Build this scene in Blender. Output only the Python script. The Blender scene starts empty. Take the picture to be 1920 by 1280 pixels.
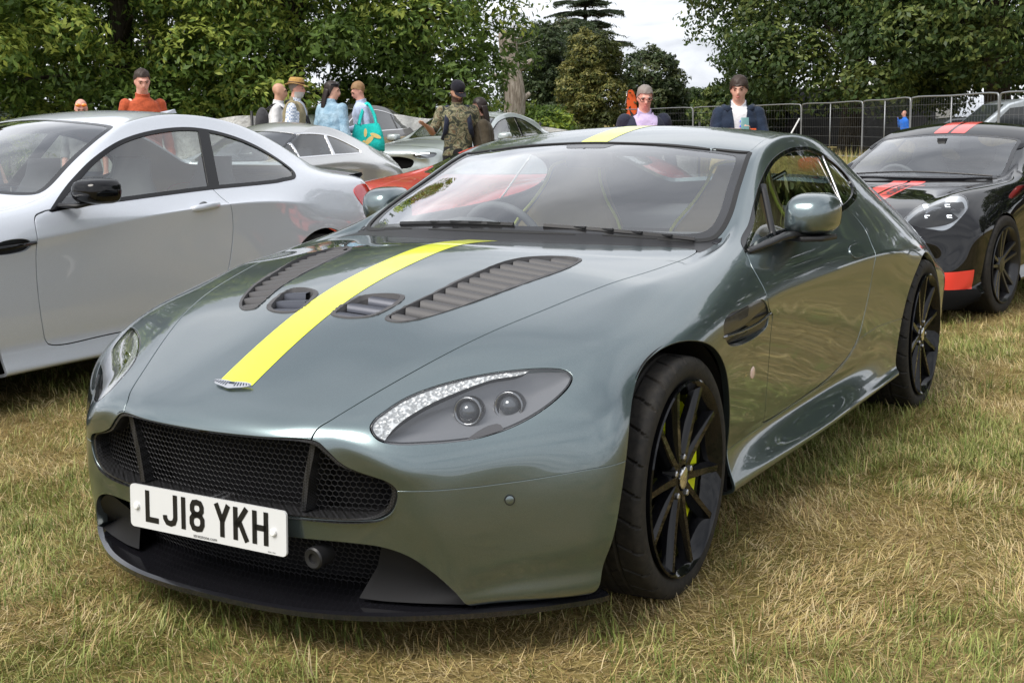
import bpy, bmesh, math, random
import numpy as np
from mathutils import Vector, Matrix, Euler
random.seed(7); RNG = np.random.default_rng(7)
scene = bpy.context.scene
COL = scene.collection
R_ = math.radians

# ------------------------------------------------------------------ camera
cam_data = bpy.data.cameras.new('camera'); cam = bpy.data.objects.new('camera', cam_data); COL.objects.link(cam)
scene.camera = cam
def set_camera():
    pitch, yaw, roll = R_(9.783), R_(-30.989), R_(-0.955)
    cy, sy, cp, sp = math.cos(yaw), math.sin(yaw), math.cos(pitch), math.sin(pitch)
    f = Vector((sy*cp, cy*cp, -sp)); r = Vector((cy, -sy, 0)); u = r.cross(f)
    c, s = math.cos(roll), math.sin(roll)
    r2 = c*r + s*u; u2 = -s*r + c*u
    m = Matrix(((r2.x, u2.x, -f.x, 2.191), (r2.y, u2.y, -f.y, -3.040), (r2.z, u2.z, -f.z, 1.272), (0, 0, 0, 1)))
    cam.matrix_world = m
set_camera()
cam_data.sensor_width = 36.0; cam_data.lens = 2366.36/1920*36.0; cam_data.clip_start = 0.05; cam_data.clip_end = 2000
# ------------------------------------------------------------------ world, sun, exposure
SUN_DIR = Vector((-.18, -.58, .79)).normalized()      # toward the sun, soft behind high cloud
SUN_EL, SUN_AZ = math.asin(SUN_DIR.z), math.atan2(SUN_DIR.x, SUN_DIR.y)
world = bpy.data.worlds.new('World'); scene.world = world; world.use_nodes = True
def build_world():
    nt = world.node_tree; nt.nodes.clear(); N = nt.nodes.new; L = nt.links.new
    out = N('ShaderNodeOutputWorld'); bg = N('ShaderNodeBackground'); L(bg.outputs[0], out.inputs[0])
    sky = N('ShaderNodeTexSky'); sky.sky_type = 'NISHITA'; sky.sun_disc = False; sky.sun_elevation = SUN_EL; sky.sun_rotation = SUN_AZ
    sky.air_density = 1.0; sky.dust_density = 2.0
    hs = N('ShaderNodeHueSaturation'); hs.inputs['Saturation'].default_value = 0.25; L(sky.outputs[0], hs.inputs['Color'])
    tc = N('ShaderNodeTexCoord'); sep = N('ShaderNodeSeparateXYZ'); L(tc.outputs['Generated'], sep.inputs[0])
    # cloud deck: project the view direction on a plane overhead
    den = N('ShaderNodeMath'); den.operation = 'ADD'; den.inputs[1].default_value = 0.18; L(sep.outputs['Z'], den.inputs[0])
    dv = N('ShaderNodeVectorMath'); dv.operation = 'DIVIDE'; cb = N('ShaderNodeCombineXYZ')
    for i in range(3): L(den.outputs[0], cb.inputs[i])
    L(tc.outputs['Generated'], dv.inputs[0]); L(cb.outputs[0], dv.inputs[1])
    n1 = N('ShaderNodeTexNoise'); n1.inputs['Scale'].default_value = 1.25; n1.inputs['Detail'].default_value = 9; n1.inputs['Roughness'].default_value = 0.55; n1.inputs['Distortion'].default_value = 0.5
    L(dv.outputs[0], n1.inputs['Vector'])
    mr = N('ShaderNodeMapRange'); mr.inputs[1].default_value = 0.34; mr.inputs[2].default_value = 0.68; mr.inputs[3].default_value = 0.0; mr.inputs[4].default_value = 1.0
    L(n1.outputs['Fac'], mr.inputs[0])
    cr = N('ShaderNodeValToRGB'); e = cr.color_ramp.elements
    e[0].position = 0.0; e[0].color = (3.0, 3.2, 3.6, 1); e[1].position = 1.0; e[1].color = (7.2, 7.3, 7.5, 1)
    m = cr.color_ramp.elements.new(0.5); m.color = (5.2, 5.4, 5.8, 1)
    L(mr.outputs[0], cr.inputs[0])
    mix = N('ShaderNodeMix'); mix.data_type = 'RGBA'; mix.inputs['Factor'].default_value = 0.86
    L(hs.outputs[0], mix.inputs['A']); L(cr.outputs[0], mix.inputs['B']); L(mix.outputs['Result'], bg.inputs[0])
    bg.inputs[1].default_value = 0.08
build_world()
sun_data = bpy.data.lights.new('sun', 'SUN'); sun = bpy.data.objects.new('sun', sun_data); COL.objects.link(sun)
sun_data.energy = 1.5; sun_data.angle = R_(32); sun_data.color = (1.0, .95, .88)
sun.rotation_euler = SUN_DIR.to_track_quat('Z', 'Y').to_euler()
scene.view_settings.view_transform = 'Standard'; scene.view_settings.look = 'None'; scene.view_settings.exposure = 1.38; scene.view_settings.gamma = 1.0
scene.view_settings.use_curve_mapping = False
scene.cycles.max_bounces = 8; scene.cycles.transparent_max_bounces = 16; scene.cycles.transmission_bounces = 8; scene.cycles.glossy_bounces = 4; scene.cycles.diffuse_bounces = 3
scene.cycles.use_denoising = True
# ------------------------------------------------------------------ mesh tools
def mesh_obj(name, V, F, mat=None, parent=None, smooth=True, normals=None, mats=None, mi=None):
    me = bpy.data.meshes.new(name)
    V = np.asarray(V, dtype=np.float64)
    if isinstance(F, np.ndarray): F = F.tolist()
    me.from_pydata(V.tolist(), [], F)
    if mats:
        for m in mats: me.materials.append(m)
        if mi is not None: me.polygons.foreach_set('material_index', np.asarray(mi, dtype=np.int32))
    elif mat: me.materials.append(mat)
    if smooth: me.polygons.foreach_set('use_smooth', np.ones(len(me.polygons), dtype=bool))
    me.update()
    if normals is not None: me.normals_split_custom_set_from_vertices(np.asarray(normals).tolist())
    o = bpy.data.objects.new(name, me); COL.objects.link(o)
    if parent: o.parent = parent
    return o
def tag(o, label=None, category=None, group=None, kind=None):
    for k, v in (('label', label), ('category', category), ('group', group), ('kind', kind)):
        if v: o[k] = v
    return o
def empty(name, loc=(0, 0, 0), rz=0.0, label=None, category=None, group=None):
    o = bpy.data.objects.new(name, None); COL.objects.link(o); o.location = loc; o.rotation_euler = (0, 0, rz)
    o.empty_display_size = 0.1
    return tag(o, label, category, group)
def unit(a): 
    a = np.asarray(a, float); return a/np.maximum(np.linalg.norm(a, axis=-1, keepdims=True), 1e-12)
def crom(pts, n=8, closed=False):
    """Catmull-Rom through points; a point given twice in a row makes a corner"""
    P = np.asarray(pts, float); m = len(P); out = []
    rng = range(m if closed else m-1)
    for i in rng:
        a, b = P[i], P[(i+1) % m]
        if np.allclose(a, b): continue
        p0 = P[(i-1) % m] if (closed or i > 0) else 2*a-b
        p3 = P[(i+2) % m] if (closed or i+2 < m) else 2*b-a
        if np.allclose(p0, a): p0 = 2*a-b
        if np.allclose(p3, b): p3 = 2*b-a
        l0, l1, l2 = [max(np.linalg.norm(q), 1e-9)**.5 for q in (a-p0, b-a, p3-b)]
        m1 = (b-a) + l1*((a-p0)/l0 - (b-p0)/(l0+l1)); m2 = (b-a) + l1*((p3-b)/l2 - (p3-a)/(l1+l2))
        for t in np.arange(n)/n:
            h = t*t*(3-2*t)
            out.append((2*t**3-3*t*t+1)*a + (t**3-2*t*t+t)*m1 + h*b + (t**3-t*t)*m2)
    if not closed: out.append(P[-1])
    return np.array(out)
def poly_sdf(q, poly):
    """signed distance (negative inside) of 2-D points to closed polygon"""
    a = poly; b = np.roll(poly, -1, 0); ab = b-a; L2 = np.maximum((ab**2).sum(1), 1e-14)
    out = np.empty(len(q)); 
    for s in range(0, len(q), 20000):
        Q = q[s:s+20000, None, :]
        t = np.clip(((Q-a)*ab).sum(2)/L2, 0, 1)
        d2 = ((a+t[..., None]*ab-Q)**2).sum(2); d = np.sqrt(d2.min(1))
        c = ((a[:, 1] > Q[..., 1]) != (b[:, 1] > Q[..., 1]))
        with np.errstate(divide='ignore', invalid='ignore'):
            xi = a[:, 0] + (Q[..., 1]-a[:, 1])*ab[:, 0]/np.where(np.abs(ab[:, 1]) < 1e-12, 1e-12, ab[:, 1])
        ins = ((c & (Q[..., 0] < xi)).sum(1) % 2) == 1
        out[s:s+20000] = np.where(ins, -d, d)
    return out
def limit_fit(V, quads, it=14):
    """cage whose Catmull-Clark limit passes through V"""
    V = np.asarray(V, float); n = len(V); Q = np.asarray(quads)
    E = {}; 
    for f in quads:
        for k in range(4):
            e = tuple(sorted((f[k], f[(k+1) % 4]))); E[e] = E.get(e, 0)+1
    bd = [e for e, c in E.items() if c == 1]; isb = np.zeros(n, bool)
    for e in bd: isb[list(e)] = True
    ea = np.array(list(E.keys())); val = np.bincount(ea.ravel(), minlength=n).astype(float)
    be = np.array(bd) if bd else np.zeros((0, 2), int); bval = np.maximum(np.bincount(be.ravel(), minlength=n), 1) if len(be) else np.ones(n)
    C = V.copy()
    for _ in range(it):
        se = np.zeros_like(C); np.add.at(se, ea[:, 0], C[ea[:, 1]]); np.add.at(se, ea[:, 1], C[ea[:, 0]])
        sf = np.zeros_like(C)
        for k in range(4): np.add.at(sf, Q[:, k], C[Q[:, (k+2) % 4]])
        # faces opposite vertex
        L = (val[:, None]**2*C + 4*se + sf)/(val*(val+5))[:, None]
        if len(be):
            sb = np.zeros_like(C); np.add.at(sb, be[:, 0], C[be[:, 1]]); np.add.at(sb, be[:, 1], C[be[:, 0]])
            Lb = (4*C + 2*sb/bval[:, None])/6
            corner = (val == 2)
            L = np.where(isb[:, None], np.where(corner[:, None], C, Lb), L)
        C = C + 0.9*(V-L)
    return C
def subdivide(V, quads, level, creases=None):
    me = bpy.data.meshes.new('tmp'); me.from_pydata(np.asarray(V).tolist(), [], [list(map(int, q)) for q in quads])
    if creases:
        at = me.attributes.new('crease_edge', 'FLOAT', 'EDGE')
        for e in me.edges:
            k = tuple(sorted(e.vertices))
            if k in creases: at.data[e.index].value = creases[k]
    o = bpy.data.objects.new('tmp', me); COL.objects.link(o)
    m = o.modifiers.new('s', 'SUBSURF'); m.levels = level; m.render_levels = level; m.use_limit_surface = True
    m.boundary_smooth = 'PRESERVE_CORNERS'
    dg = bpy.context.evaluated_depsgraph_get(); ev = o.evaluated_get(dg); me2 = ev.to_mesh()
    nv = len(me2.vertices); W = np.empty(nv*3); me2.vertices.foreach_get('co', W); W = W.reshape(-1, 3)
    F = np.empty(len(me2.polygons)*4, dtype=np.int64); me2.polygons.foreach_get('vertices', F); F = F.reshape(-1, 4)
    ev.to_mesh_clear(); bpy.data.objects.remove(o); bpy.data.meshes.remove(me)
    return W, F
def vnormals(V, T):
    n = np.zeros_like(V); fn = np.cross(V[T[:, 1]]-V[T[:, 0]], V[T[:, 2]]-V[T[:, 0]])
    for k in range(3): np.add.at(n, T[:, k], fn)
    return unit(n)
class TM:
    """triangle mesh with normals"""
    def __init__(s, V, T, N=None):
        s.V = V; s.T = T; s.N = vnormals(V, T) if N is None else N
    def sub(s, mask):
        T = s.T[mask]; u, inv = np.unique(T, return_inverse=True)
        return TM(s.V[u], inv.reshape(-1, 3), s.N[u])
    def split(s, d):
        """split along d == 0 -> (inside d<0, outside)"""
        d = np.where(np.abs(d) < 1e-6, 1e-6, d); T = s.T; sg = d[T] < 0; cnt = sg.sum(1)
        mix = (cnt > 0) & (cnt < 3); Tm = T[mix]; sm = sg[mix]
        odd = np.where(sm.sum(1) == 1, sm.argmax(1), (~sm).argmax(1))
        r = np.arange(len(Tm)); a = Tm[r, odd]; b = Tm[r, (odd+1) % 3]; c = Tm[r, (odd+2) % 3]
        ed = np.concatenate([np.sort(np.stack([a, b], 1), 1), np.sort(np.stack([a, c], 1), 1)])
        if len(ed):
            ue, inv = np.unique(ed, axis=0, return_inverse=True); inv = inv.ravel()
            t = d[ue[:, 0]]/(d[ue[:, 0]]-d[ue[:, 1]]); t = t[:, None]
            NV = s.V[ue[:, 0]]*(1-t)+s.V[ue[:, 1]]*t; NN = unit(s.N[ue[:, 0]]*(1-t)+s.N[ue[:, 1]]*t)
            iab = inv[:len(Tm)]+len(s.V); iac = inv[len(Tm):]+len(s.V)
        else: NV = np.zeros((0, 3)); NN = NV; iab = iac = np.zeros(0, int)
        V = np.concatenate([s.V, NV]); N = np.concatenate([s.N, NN])
        one = np.stack([a, iab, iac], 1); two = np.concatenate([np.stack([iab, b, c], 1), np.stack([iab, c, iac], 1)])
        oi = sm[r, odd]; 
        ins = np.concatenate([T[cnt == 3], one[oi], two[np.concatenate([~oi, ~oi])]])
        out = np.concatenate([T[cnt == 0], one[~oi], two[np.concatenate([oi, oi])]])
        def mk(Tt):
            u, inv = np.unique(Tt, return_inverse=True); return TM(V[u], inv.reshape(-1, 3), N[u])
        return mk(ins), mk(out)
    def dist(s, poly, ax, facing=0.05, rng=None):
        """poly: 2-D closed polygon in the plane seen along ax: 'x','y','z' or a 3x3 basis (u, v, n)"""
        if isinstance(ax, str):
            B = {'x': ((0, 1, 0), (0, 0, 1), (1, 0, 0)), 'y': ((1, 0, 0), (0, 0, 1), (0, -1, 0)), 'z': ((1, 0, 0), (0, 1, 0), (0, 0, 1))}[ax]
        else: B = ax
        B = np.asarray(B, float); q = s.V@B[:2].T
        lo = poly.min(0)-.05; hi = poly.max(0)+.05
        d = np.full(len(q), .05); m = ((q > lo) & (q < hi)).all(1) & (s.N@B[2] > facing)
        if rng is not None: m &= (s.V@B[2] > rng[0]) & (s.V@B[2] < rng[1])
        if m.any(): d[m] = poly_sdf(q[m], poly)
        return d
    def cut(s, poly, ax, gap=0.0, **k):
        d = s.dist(poly, ax, **k)
        if gap == 0: return s.split(d)
        i, _ = s.split(d+gap); _, o = s.split(d-gap)
        return i, o
    def offset(s, h): return TM(s.V+s.N*h, s.T, s.N)
    def mirrored(s): return TM(s.V*[-1, 1, 1], s.T[:, ::-1], s.N*[-1, 1, 1])
    def join(s, o):
        return TM(np.concatenate([s.V, o.V]), np.concatenate([s.T, o.T+len(s.V)]), np.concatenate([s.N, o.N]))
    def both(s): return s.join(s.mirrored())
    def border(s, skip_mid=True):
        T = s.T; e = np.concatenate([T[:, [0, 1]], T[:, [1, 2]], T[:, [2, 0]]]); k = np.sort(e, 1)
        _, idx, c = np.unique(k, axis=0, return_index=True, return_counts=True)
        b = e[idx[c == 1]]
        if skip_mid: b = b[~((np.abs(s.V[b[:, 0], 0]) < 2e-4) & (np.abs(s.V[b[:, 1], 0]) < 2e-4))]
        return b
    def flange(s, depth=.012, round_=.0015, skip_mid=True):
        b = s.border(skip_mid)
        if not len(b): return s
        u, inv = np.unique(b, return_inverse=True); inv = inv.reshape(-1, 2)
        P = s.V[u]; N = s.N[u]
        # outward direction in surface
        tdir = s.V[b[:, 1]]-s.V[b[:, 0]]; fn = s.N[b[:, 0]]; outw = np.cross(tdir, fn)
        o = np.zeros_like(P); np.add.at(o, inv[:, 0], outw); np.add.at(o, inv[:, 1], outw); o = unit(o)
        base = len(s.V); k = len(u)
        V = np.concatenate([s.V, P, P+o*round_*.7-N*round_*.5, P+o*round_-N*round_*1.5, P+o*round_-N*depth])
        Nn = np.concatenate([s.N, N, unit(N+o), o, o])
        F = []
        for l in range(3):
            A = base+l*k+inv[:, 0]; B = base+l*k+inv[:, 1]; C = base+(l+1)*k+inv[:, 0]; D = base+(l+1)*k+inv[:, 1]
            F += [np.stack([A, C, B], 1), np.stack([B, C, D], 1)]
        return TM(V, np.concatenate([s.T]+F), Nn)
    def obj(s, name, mat, parent=None):
        return mesh_obj(name, s.V, s.T, mat, parent, True, s.N)
def tm_from_quads(V, F):
    T = np.concatenate([F[:, [0, 1, 2]], F[:, [0, 2, 3]]]); return TM(V, T)
def sheet(rows_):
    """rows of 3-D points -> V, quads"""
    A = np.asarray(rows_, float); r, c = A.shape[:2]
    i = np.arange(r*c).reshape(r, c)
    F = np.stack([i[:-1, :-1], i[:-1, 1:], i[1:, 1:], i[1:, :-1]], -1).reshape(-1, 4)
    return A.reshape(-1, 3), F
# ------------------------------------------------------------------ materials
MATS = {}
def mat(name, color=(.5, .5, .5), rough=.5, metal=0.0, coat=0.0, coat_rough=.03, spec=.5, alpha=None, trans=0.0, ior=1.45, emit=None, build=None, aniso=None, sheen=0.0):
    if name in MATS: return MATS[name]
    m = bpy.data.materials.new(name); m.use_nodes = True; b = m.node_tree.nodes['Principled BSDF']
    b.inputs['Base Color'].default_value = (*color, 1); b.inputs['Roughness'].default_value = rough; b.inputs['Metallic'].default_value = metal
    b.inputs['Coat Weight'].default_value = coat; b.inputs['Coat Roughness'].default_value = coat_rough; b.inputs['Specular IOR Level'].default_value = spec
    b.inputs['Transmission Weight'].default_value = trans; b.inputs['IOR'].default_value = ior; b.inputs['Sheen Weight'].default_value = sheen
    if emit: b.inputs['Emission Color'].default_value = (*emit[:3], 1); b.inputs['Emission Strength'].default_value = emit[3]
    if build: build(m.node_tree, b)
    MATS[name] = m; return m
def nd(nt, t, **k):
    n = nt.nodes.new(t)
    for a, v in k.items():
        if hasattr(n, a): setattr(n, a, v)
        else: n.inputs[a].default_value = v
    return n
def noise(nt, scale, detail=4, rough=.55, coord='Object', dist=0.0):
    tc = nt.nodes.new('ShaderNodeTexCoord'); n = nd(nt, 'ShaderNodeTexNoise', Scale=scale, Detail=detail, Roughness=rough, Distortion=dist)
    nt.links.new(tc.outputs[coord], n.inputs['Vector']); return n
def ramp(nt, src, stops):
    r = nt.nodes.new('ShaderNodeValToRGB'); els = r.color_ramp.elements
    while len(els) < len(stops): els.new(.5)
    for e, (p, c) in zip(els, stops): e.position = p; e.color = (*c, 1) if len(c) == 3 else c
    nt.links.new(src, r.inputs[0]); return r
def paint(name, color, metal=.75, rough=.33, dust=.12, flake=True):
    def bld(nt, b):
        L = nt.links.new
        # flakes: tiny normal jitter in the base layer
        if flake:
            tc = nt.nodes.new('ShaderNodeTexCoord'); v = nd(nt, 'ShaderNodeTexVoronoi', Scale=1400.0); L(tc.outputs['Object'], v.inputs['Vector'])
            mx = nd(nt, 'ShaderNodeMix', data_type='RGBA'); mx.inputs['Factor'].default_value = .10
            mx.inputs['A'].default_value = (*color, 1); L(v.outputs['Color'], mx.inputs['B']); 
            hm = nd(nt, 'ShaderNodeMix', data_type='RGBA'); hm.blend_type = 'MULTIPLY'; hm.inputs['Factor'].default_value = 1; hm.inputs['B'].default_value = (*color, 1)
            sc = nd(nt, 'ShaderNodeMapRange'); sc.inputs[3].default_value = .75; sc.inputs[4].default_value = 1.3; L(v.outputs['Distance'], sc.inputs[0]); sc.inputs[2].default_value = .8
            L(sc.outputs[0], hm.inputs['A']); base = hm.outputs['Result']
        else:
            rg = nt.nodes.new('ShaderNodeRGB'); rg.outputs[0].default_value = (*color, 1); base = rg.outputs[0]
        # fine road dust: a mottled film
        n = noise(nt, 3.5, 7, .7); r = ramp(nt, n.outputs['Fac'], [(.45, (0, 0, 0)), (.8, (1, 1, 1))])
        m1 = nd(nt, 'ShaderNodeMath', operation='MULTIPLY'); m1.inputs[1].default_value = dust; L(r.outputs[0], m1.inputs[0])
        mx2 = nd(nt, 'ShaderNodeMix', data_type='RGBA'); L(m1.outputs[0], mx2.inputs['Factor']); L(base, mx2.inputs['A']); mx2.inputs['B'].default_value = (.20, .17, .12, 1)
        L(mx2.outputs['Result'], b.inputs['Base Color'])
        n2 = noise(nt, 60, 5, .7); r2 = ramp(nt, n2.outputs['Fac'], [(.5, (.015,)*3), (.85, (.10,)*3)]); L(r2.outputs[0], b.inputs['Coat Roughness'])
    mm = mat(name, color, rough, metal, 1.0, .03, build=bld); mm.node_tree.nodes['Principled BSDF'].inputs['Coat IOR'].default_value = 1.75; return mm
def glass(name, tint=(.75, .85, .82), rough=0.0, refl=1.0, min_refl=.04, spec=(1, 1, 1)):
    """thin glazing: tinted see-through plus mirror reflection by angle"""
    if name in MATS: return MATS[name]
    m = bpy.data.materials.new(name); m.use_nodes = True; nt = m.node_tree; nt.nodes.clear(); L = nt.links.new
    o = nd(nt, 'ShaderNodeOutputMaterial'); t = nd(nt, 'ShaderNodeBsdfTransparent'); t.inputs[0].default_value = (*tint, 1)
    g = nd(nt, 'ShaderNodeBsdfGlossy'); g.inputs['Roughness'].default_value = rough; g.inputs[0].default_value = (*spec, 1)
    lw = nd(nt, 'ShaderNodeFresnel', IOR=1.5); ml = nd(nt, 'ShaderNodeMath', operation='MULTIPLY'); ml.inputs[1].default_value = refl; ml.use_clamp = True
    ge = nd(nt, 'ShaderNodeNewGeometry'); io = nd(nt, 'ShaderNodeMapRange'); io.inputs[3].default_value = 1.5; io.inputs[4].default_value = 1/1.5; L(ge.outputs['Backfacing'], io.inputs[0]); L(io.outputs[0], lw.inputs['IOR'])
    L(lw.outputs[0], ml.inputs[0]); mx = nd(nt, 'ShaderNodeMixShader'); L(ml.outputs[0], mx.inputs[0]); L(t.outputs[0], mx.inputs[1]); L(g.outputs[0], mx.inputs[2])
    L(mx.outputs[0], o.inputs[0]); MATS[name] = m; return m
def carbon(name):
    def bld(nt, b):
        L = nt.links.new; tc = nt.nodes.new('ShaderNodeTexCoord'); mp = nd(nt, 'ShaderNodeMapping'); mp.inputs['Rotation'].default_value = (.6, .5, .785)
        L(tc.outputs['Object'], mp.inputs[0]); w = nd(nt, 'ShaderNodeTexChecker', Scale=190.0); L(mp.outputs[0], w.inputs[0])
        w.inputs['Color1'].default_value = (.006, .006, .006, 1); w.inputs['Color2'].default_value = (.028, .028, .03, 1); L(w.outputs[0], b.inputs['Base Color'])
    return mat(name, (.015, .015, .015), .45, .1, .35, .12, build=bld, spec=.3)
P_HERO = paint('paint_grey_green', (.122, .160, .168), .90, .30, .05)
M_BLACK = mat('black_plastic', (.012, .012, .013), .45)
M_GLOSSBLACK = mat('gloss_black', (.004, .004, .005), .3, 0, .7, .03, spec=0.0)
M_RUBBER = mat('rubber_seal', (.012, .012, .012), .6)
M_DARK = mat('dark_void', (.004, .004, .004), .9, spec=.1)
M_CHROME = mat('chrome', (.75, .75, .76), .12, 1.0)
M_STEEL = mat('satin_metal', (.45, .45, .46), .32, 1.0)
M_CARBON = carbon('carbon_fibre')
M_YELLOW = mat('lime_stripe', (.80, .86, .035), .35, 0, .8, .06)
M_CALIPER = mat('lime_caliper', (.72, .80, .01), .35, 0, .4)
def tyre_mat():
    def bld(nt, b):
        n = noise(nt, 45, 6, .7); r = ramp(nt, n.outputs['Fac'], [(.35, (.010, .0095, .009)), (.75, (.032, .028, .023))]); nt.links.new(r.outputs[0], b.inputs['Base Color'])
    return mat('tyre_rubber', (.02, .019, .018), .72, build=bld, spec=.35)
M_TYRE = tyre_mat()
M_TYRETEXT = mat('tyre_lettering', (.10, .10, .10), .7)
M_GLASS = glass('clear_glass', (.90, .94, .93), refl=2.6)
M_GLASSDARK = glass('privacy_glass', (.20, .23, .23), refl=1.8)
M_LENS = glass('lamp_lens', (.93, .95, .96), refl=1.5)
# ------------------------------------------------------------------ shared builders
class MB:
    """collects quads/tris of simple shapes into one mesh"""
    def __init__(s): s.V = []; s.F = []; s.M = []
    def add(s, V, F, m=0):
        b = len(s.V); s.V += [tuple(map(float, v)) for v in V]
        for f in F: s.F.append(tuple(int(i)+b for i in f)); s.M.append(m)
        return s
    def box(s, c, d, rot=None, m=0, taper=1.0):
        x, y, z = [k/2 for k in d]; P = [(-x, -y, -z), (x, -y, -z), (x, y, -z), (-x, y, -z), (-x*taper, -y*taper, z), (x*taper, -y*taper, z), (x*taper, y*taper, z), (-x*taper, y*taper, z)]
        if rot is not None: e = Euler(rot).to_matrix(); P = [tuple(e@Vector(p)) for p in P]
        return s.add([(p[0]+c[0], p[1]+c[1], p[2]+c[2]) for p in P], [(0, 3, 2, 1), (4, 5, 6, 7), (0, 1, 5, 4), (1, 2, 6, 5), (2, 3, 7, 6), (3, 0, 4, 7)], m)
    def tube(s, pts, r, n=8, m=0, cap=True, closed=False, squash=None):
        P = np.asarray(pts, float); k = len(P); rr = np.full(k, r) if np.isscalar(r) else np.asarray(r, float)
        if closed: t = unit(np.roll(P, -1, 0)-np.roll(P, 1, 0))
        else: t = unit(np.gradient(P, axis=0))
        up = np.array([0, 0, 1.]); 
        if abs(t[0]@up) > .9: up = np.array([1., 0, 0])
        u = unit(np.cross(t[0], up)); V = []; a = np.arange(n)/n*2*math.pi
        for i in range(k):
            u = u-t[i]*(u@t[i]); u = unit(u); w = np.cross(t[i], u); sq = (1, 1) if squash is None else squash
            V += list(P[i]+rr[i]*(np.cos(a)[:, None]*u*sq[0]+np.sin(a)[:, None]*w*sq[1]))
        F = []
        for i in range(k if closed else k-1):
            j = (i+1) % k
            for q in range(n): F.append((i*n+q, i*n+(q+1) % n, j*n+(q+1) % n, j*n+q))
        if cap and not closed: F += [tuple(range(n))[::-1], tuple((k-1)*n+q for q in range(n))]
        return s.add(V, F, m)
    def lathe(s, prof, n=48, axis='x', c=(0, 0, 0), m=0, closed=False):
        """prof: (along, radius)"""
        a = np.arange(n)/n*2*math.pi; V = []
        for (h, r) in prof:
            for t in a:
                p = (h, r*math.cos(t), r*math.sin(t)) if axis == 'x' else ((r*math.cos(t), h, r*math.sin(t)) if axis == 'y' else (r*math.cos(t), r*math.sin(t), h))
                V.append((p[0]+c[0], p[1]+c[1], p[2]+c[2]))
        F = []; k = len(prof)
        for i in range(k if closed else k-1):
            j = (i+1) % k
            for q in range(n): F.append((i*n+q, j*n+q, j*n+(q+1) % n, i*n+(q+1) % n))
        return s.add(V, F, m)
    def prism(s, poly, z0, z1, m=0, to=None):
        """extrude 2-D polygon between z0 and z1; to maps (x, y, z) -> 3-D"""
        n = len(poly); V = [(x, y, z0) for x, y in poly]+[(x, y, z1) for x, y in poly]
        if to: V = [to(*v) for v in V]
        return s.add(V, [tuple(range(n))[::-1], tuple(range(n, 2*n))]+[(i, (i+1) % n, n+(i+1) % n, n+i) for i in range(n)], m)
    def obj(s, name, mat_=None, parent=None, smooth=False, mats=None, fix=True, angle=None):
        o = mesh_obj(name, s.V, s.F, mat_, parent, smooth, None, mats, s.M if mats else None)
        if fix:
            bm = bmesh.new(); bm.from_mesh(o.data); bmesh.ops.recalc_face_normals(bm, faces=bm.faces[:]); bm.to_mesh(o.data); bm.free()
        if angle is not None: smooth_angle(o, angle)
        return o
def smooth_angle(o, deg=35):
    me = o.data; me.polygons.foreach_set('use_smooth', np.ones(len(me.polygons), bool))
    bm = bmesh.new(); bm.from_mesh(me)
    for e in bm.edges: e.smooth = not (len(e.link_faces) == 2 and e.calc_face_angle(0) > R_(deg))
    bm.to_mesh(me); bm.free()
def bevel(o, w, seg=2, deg=30):
    bm = bmesh.new(); bm.from_mesh(o.data)
    es = [e for e in bm.edges if len(e.link_faces) == 2 and e.calc_face_angle(0) > R_(deg)]
    bmesh.ops.bevel(bm, geom=es, offset=w, segments=seg, affect='EDGES', profile=.5); bm.to_mesh(o.data); bm.free(); smooth_angle(o, 40); return o
def copy_tree(o, parent=None):
    c = o.copy(); COL.objects.link(c); c.parent = parent
    for ch in o.children: copy_tree(ch, c)
    return c
def text_mesh(txt, size=1.0, bold=0.0, depth=0.0, font_scale_x=1.0):
    cu = bpy.data.curves.new('t', 'FONT'); cu.body = txt; cu.size = size; cu.offset = bold; cu.extrude = depth; cu.align_x = 'CENTER'; cu.align_y = 'CENTER'; cu.resolution_u = 3
    o = bpy.data.objects.new('t', cu); COL.objects.link(o); dg = bpy.context.evaluated_depsgraph_get(); ev = o.evaluated_get(dg); me = ev.to_mesh()
    V = np.array([v.co[:] for v in me.vertices]).reshape(-1, 3); F = [tuple(p.vertices) for p in me.polygons]; ev.to_mesh_clear()
    bpy.data.objects.remove(o); bpy.data.curves.remove(cu); V[:, 0] *= font_scale_x; return V, F
_tyre_cache = {}
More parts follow.
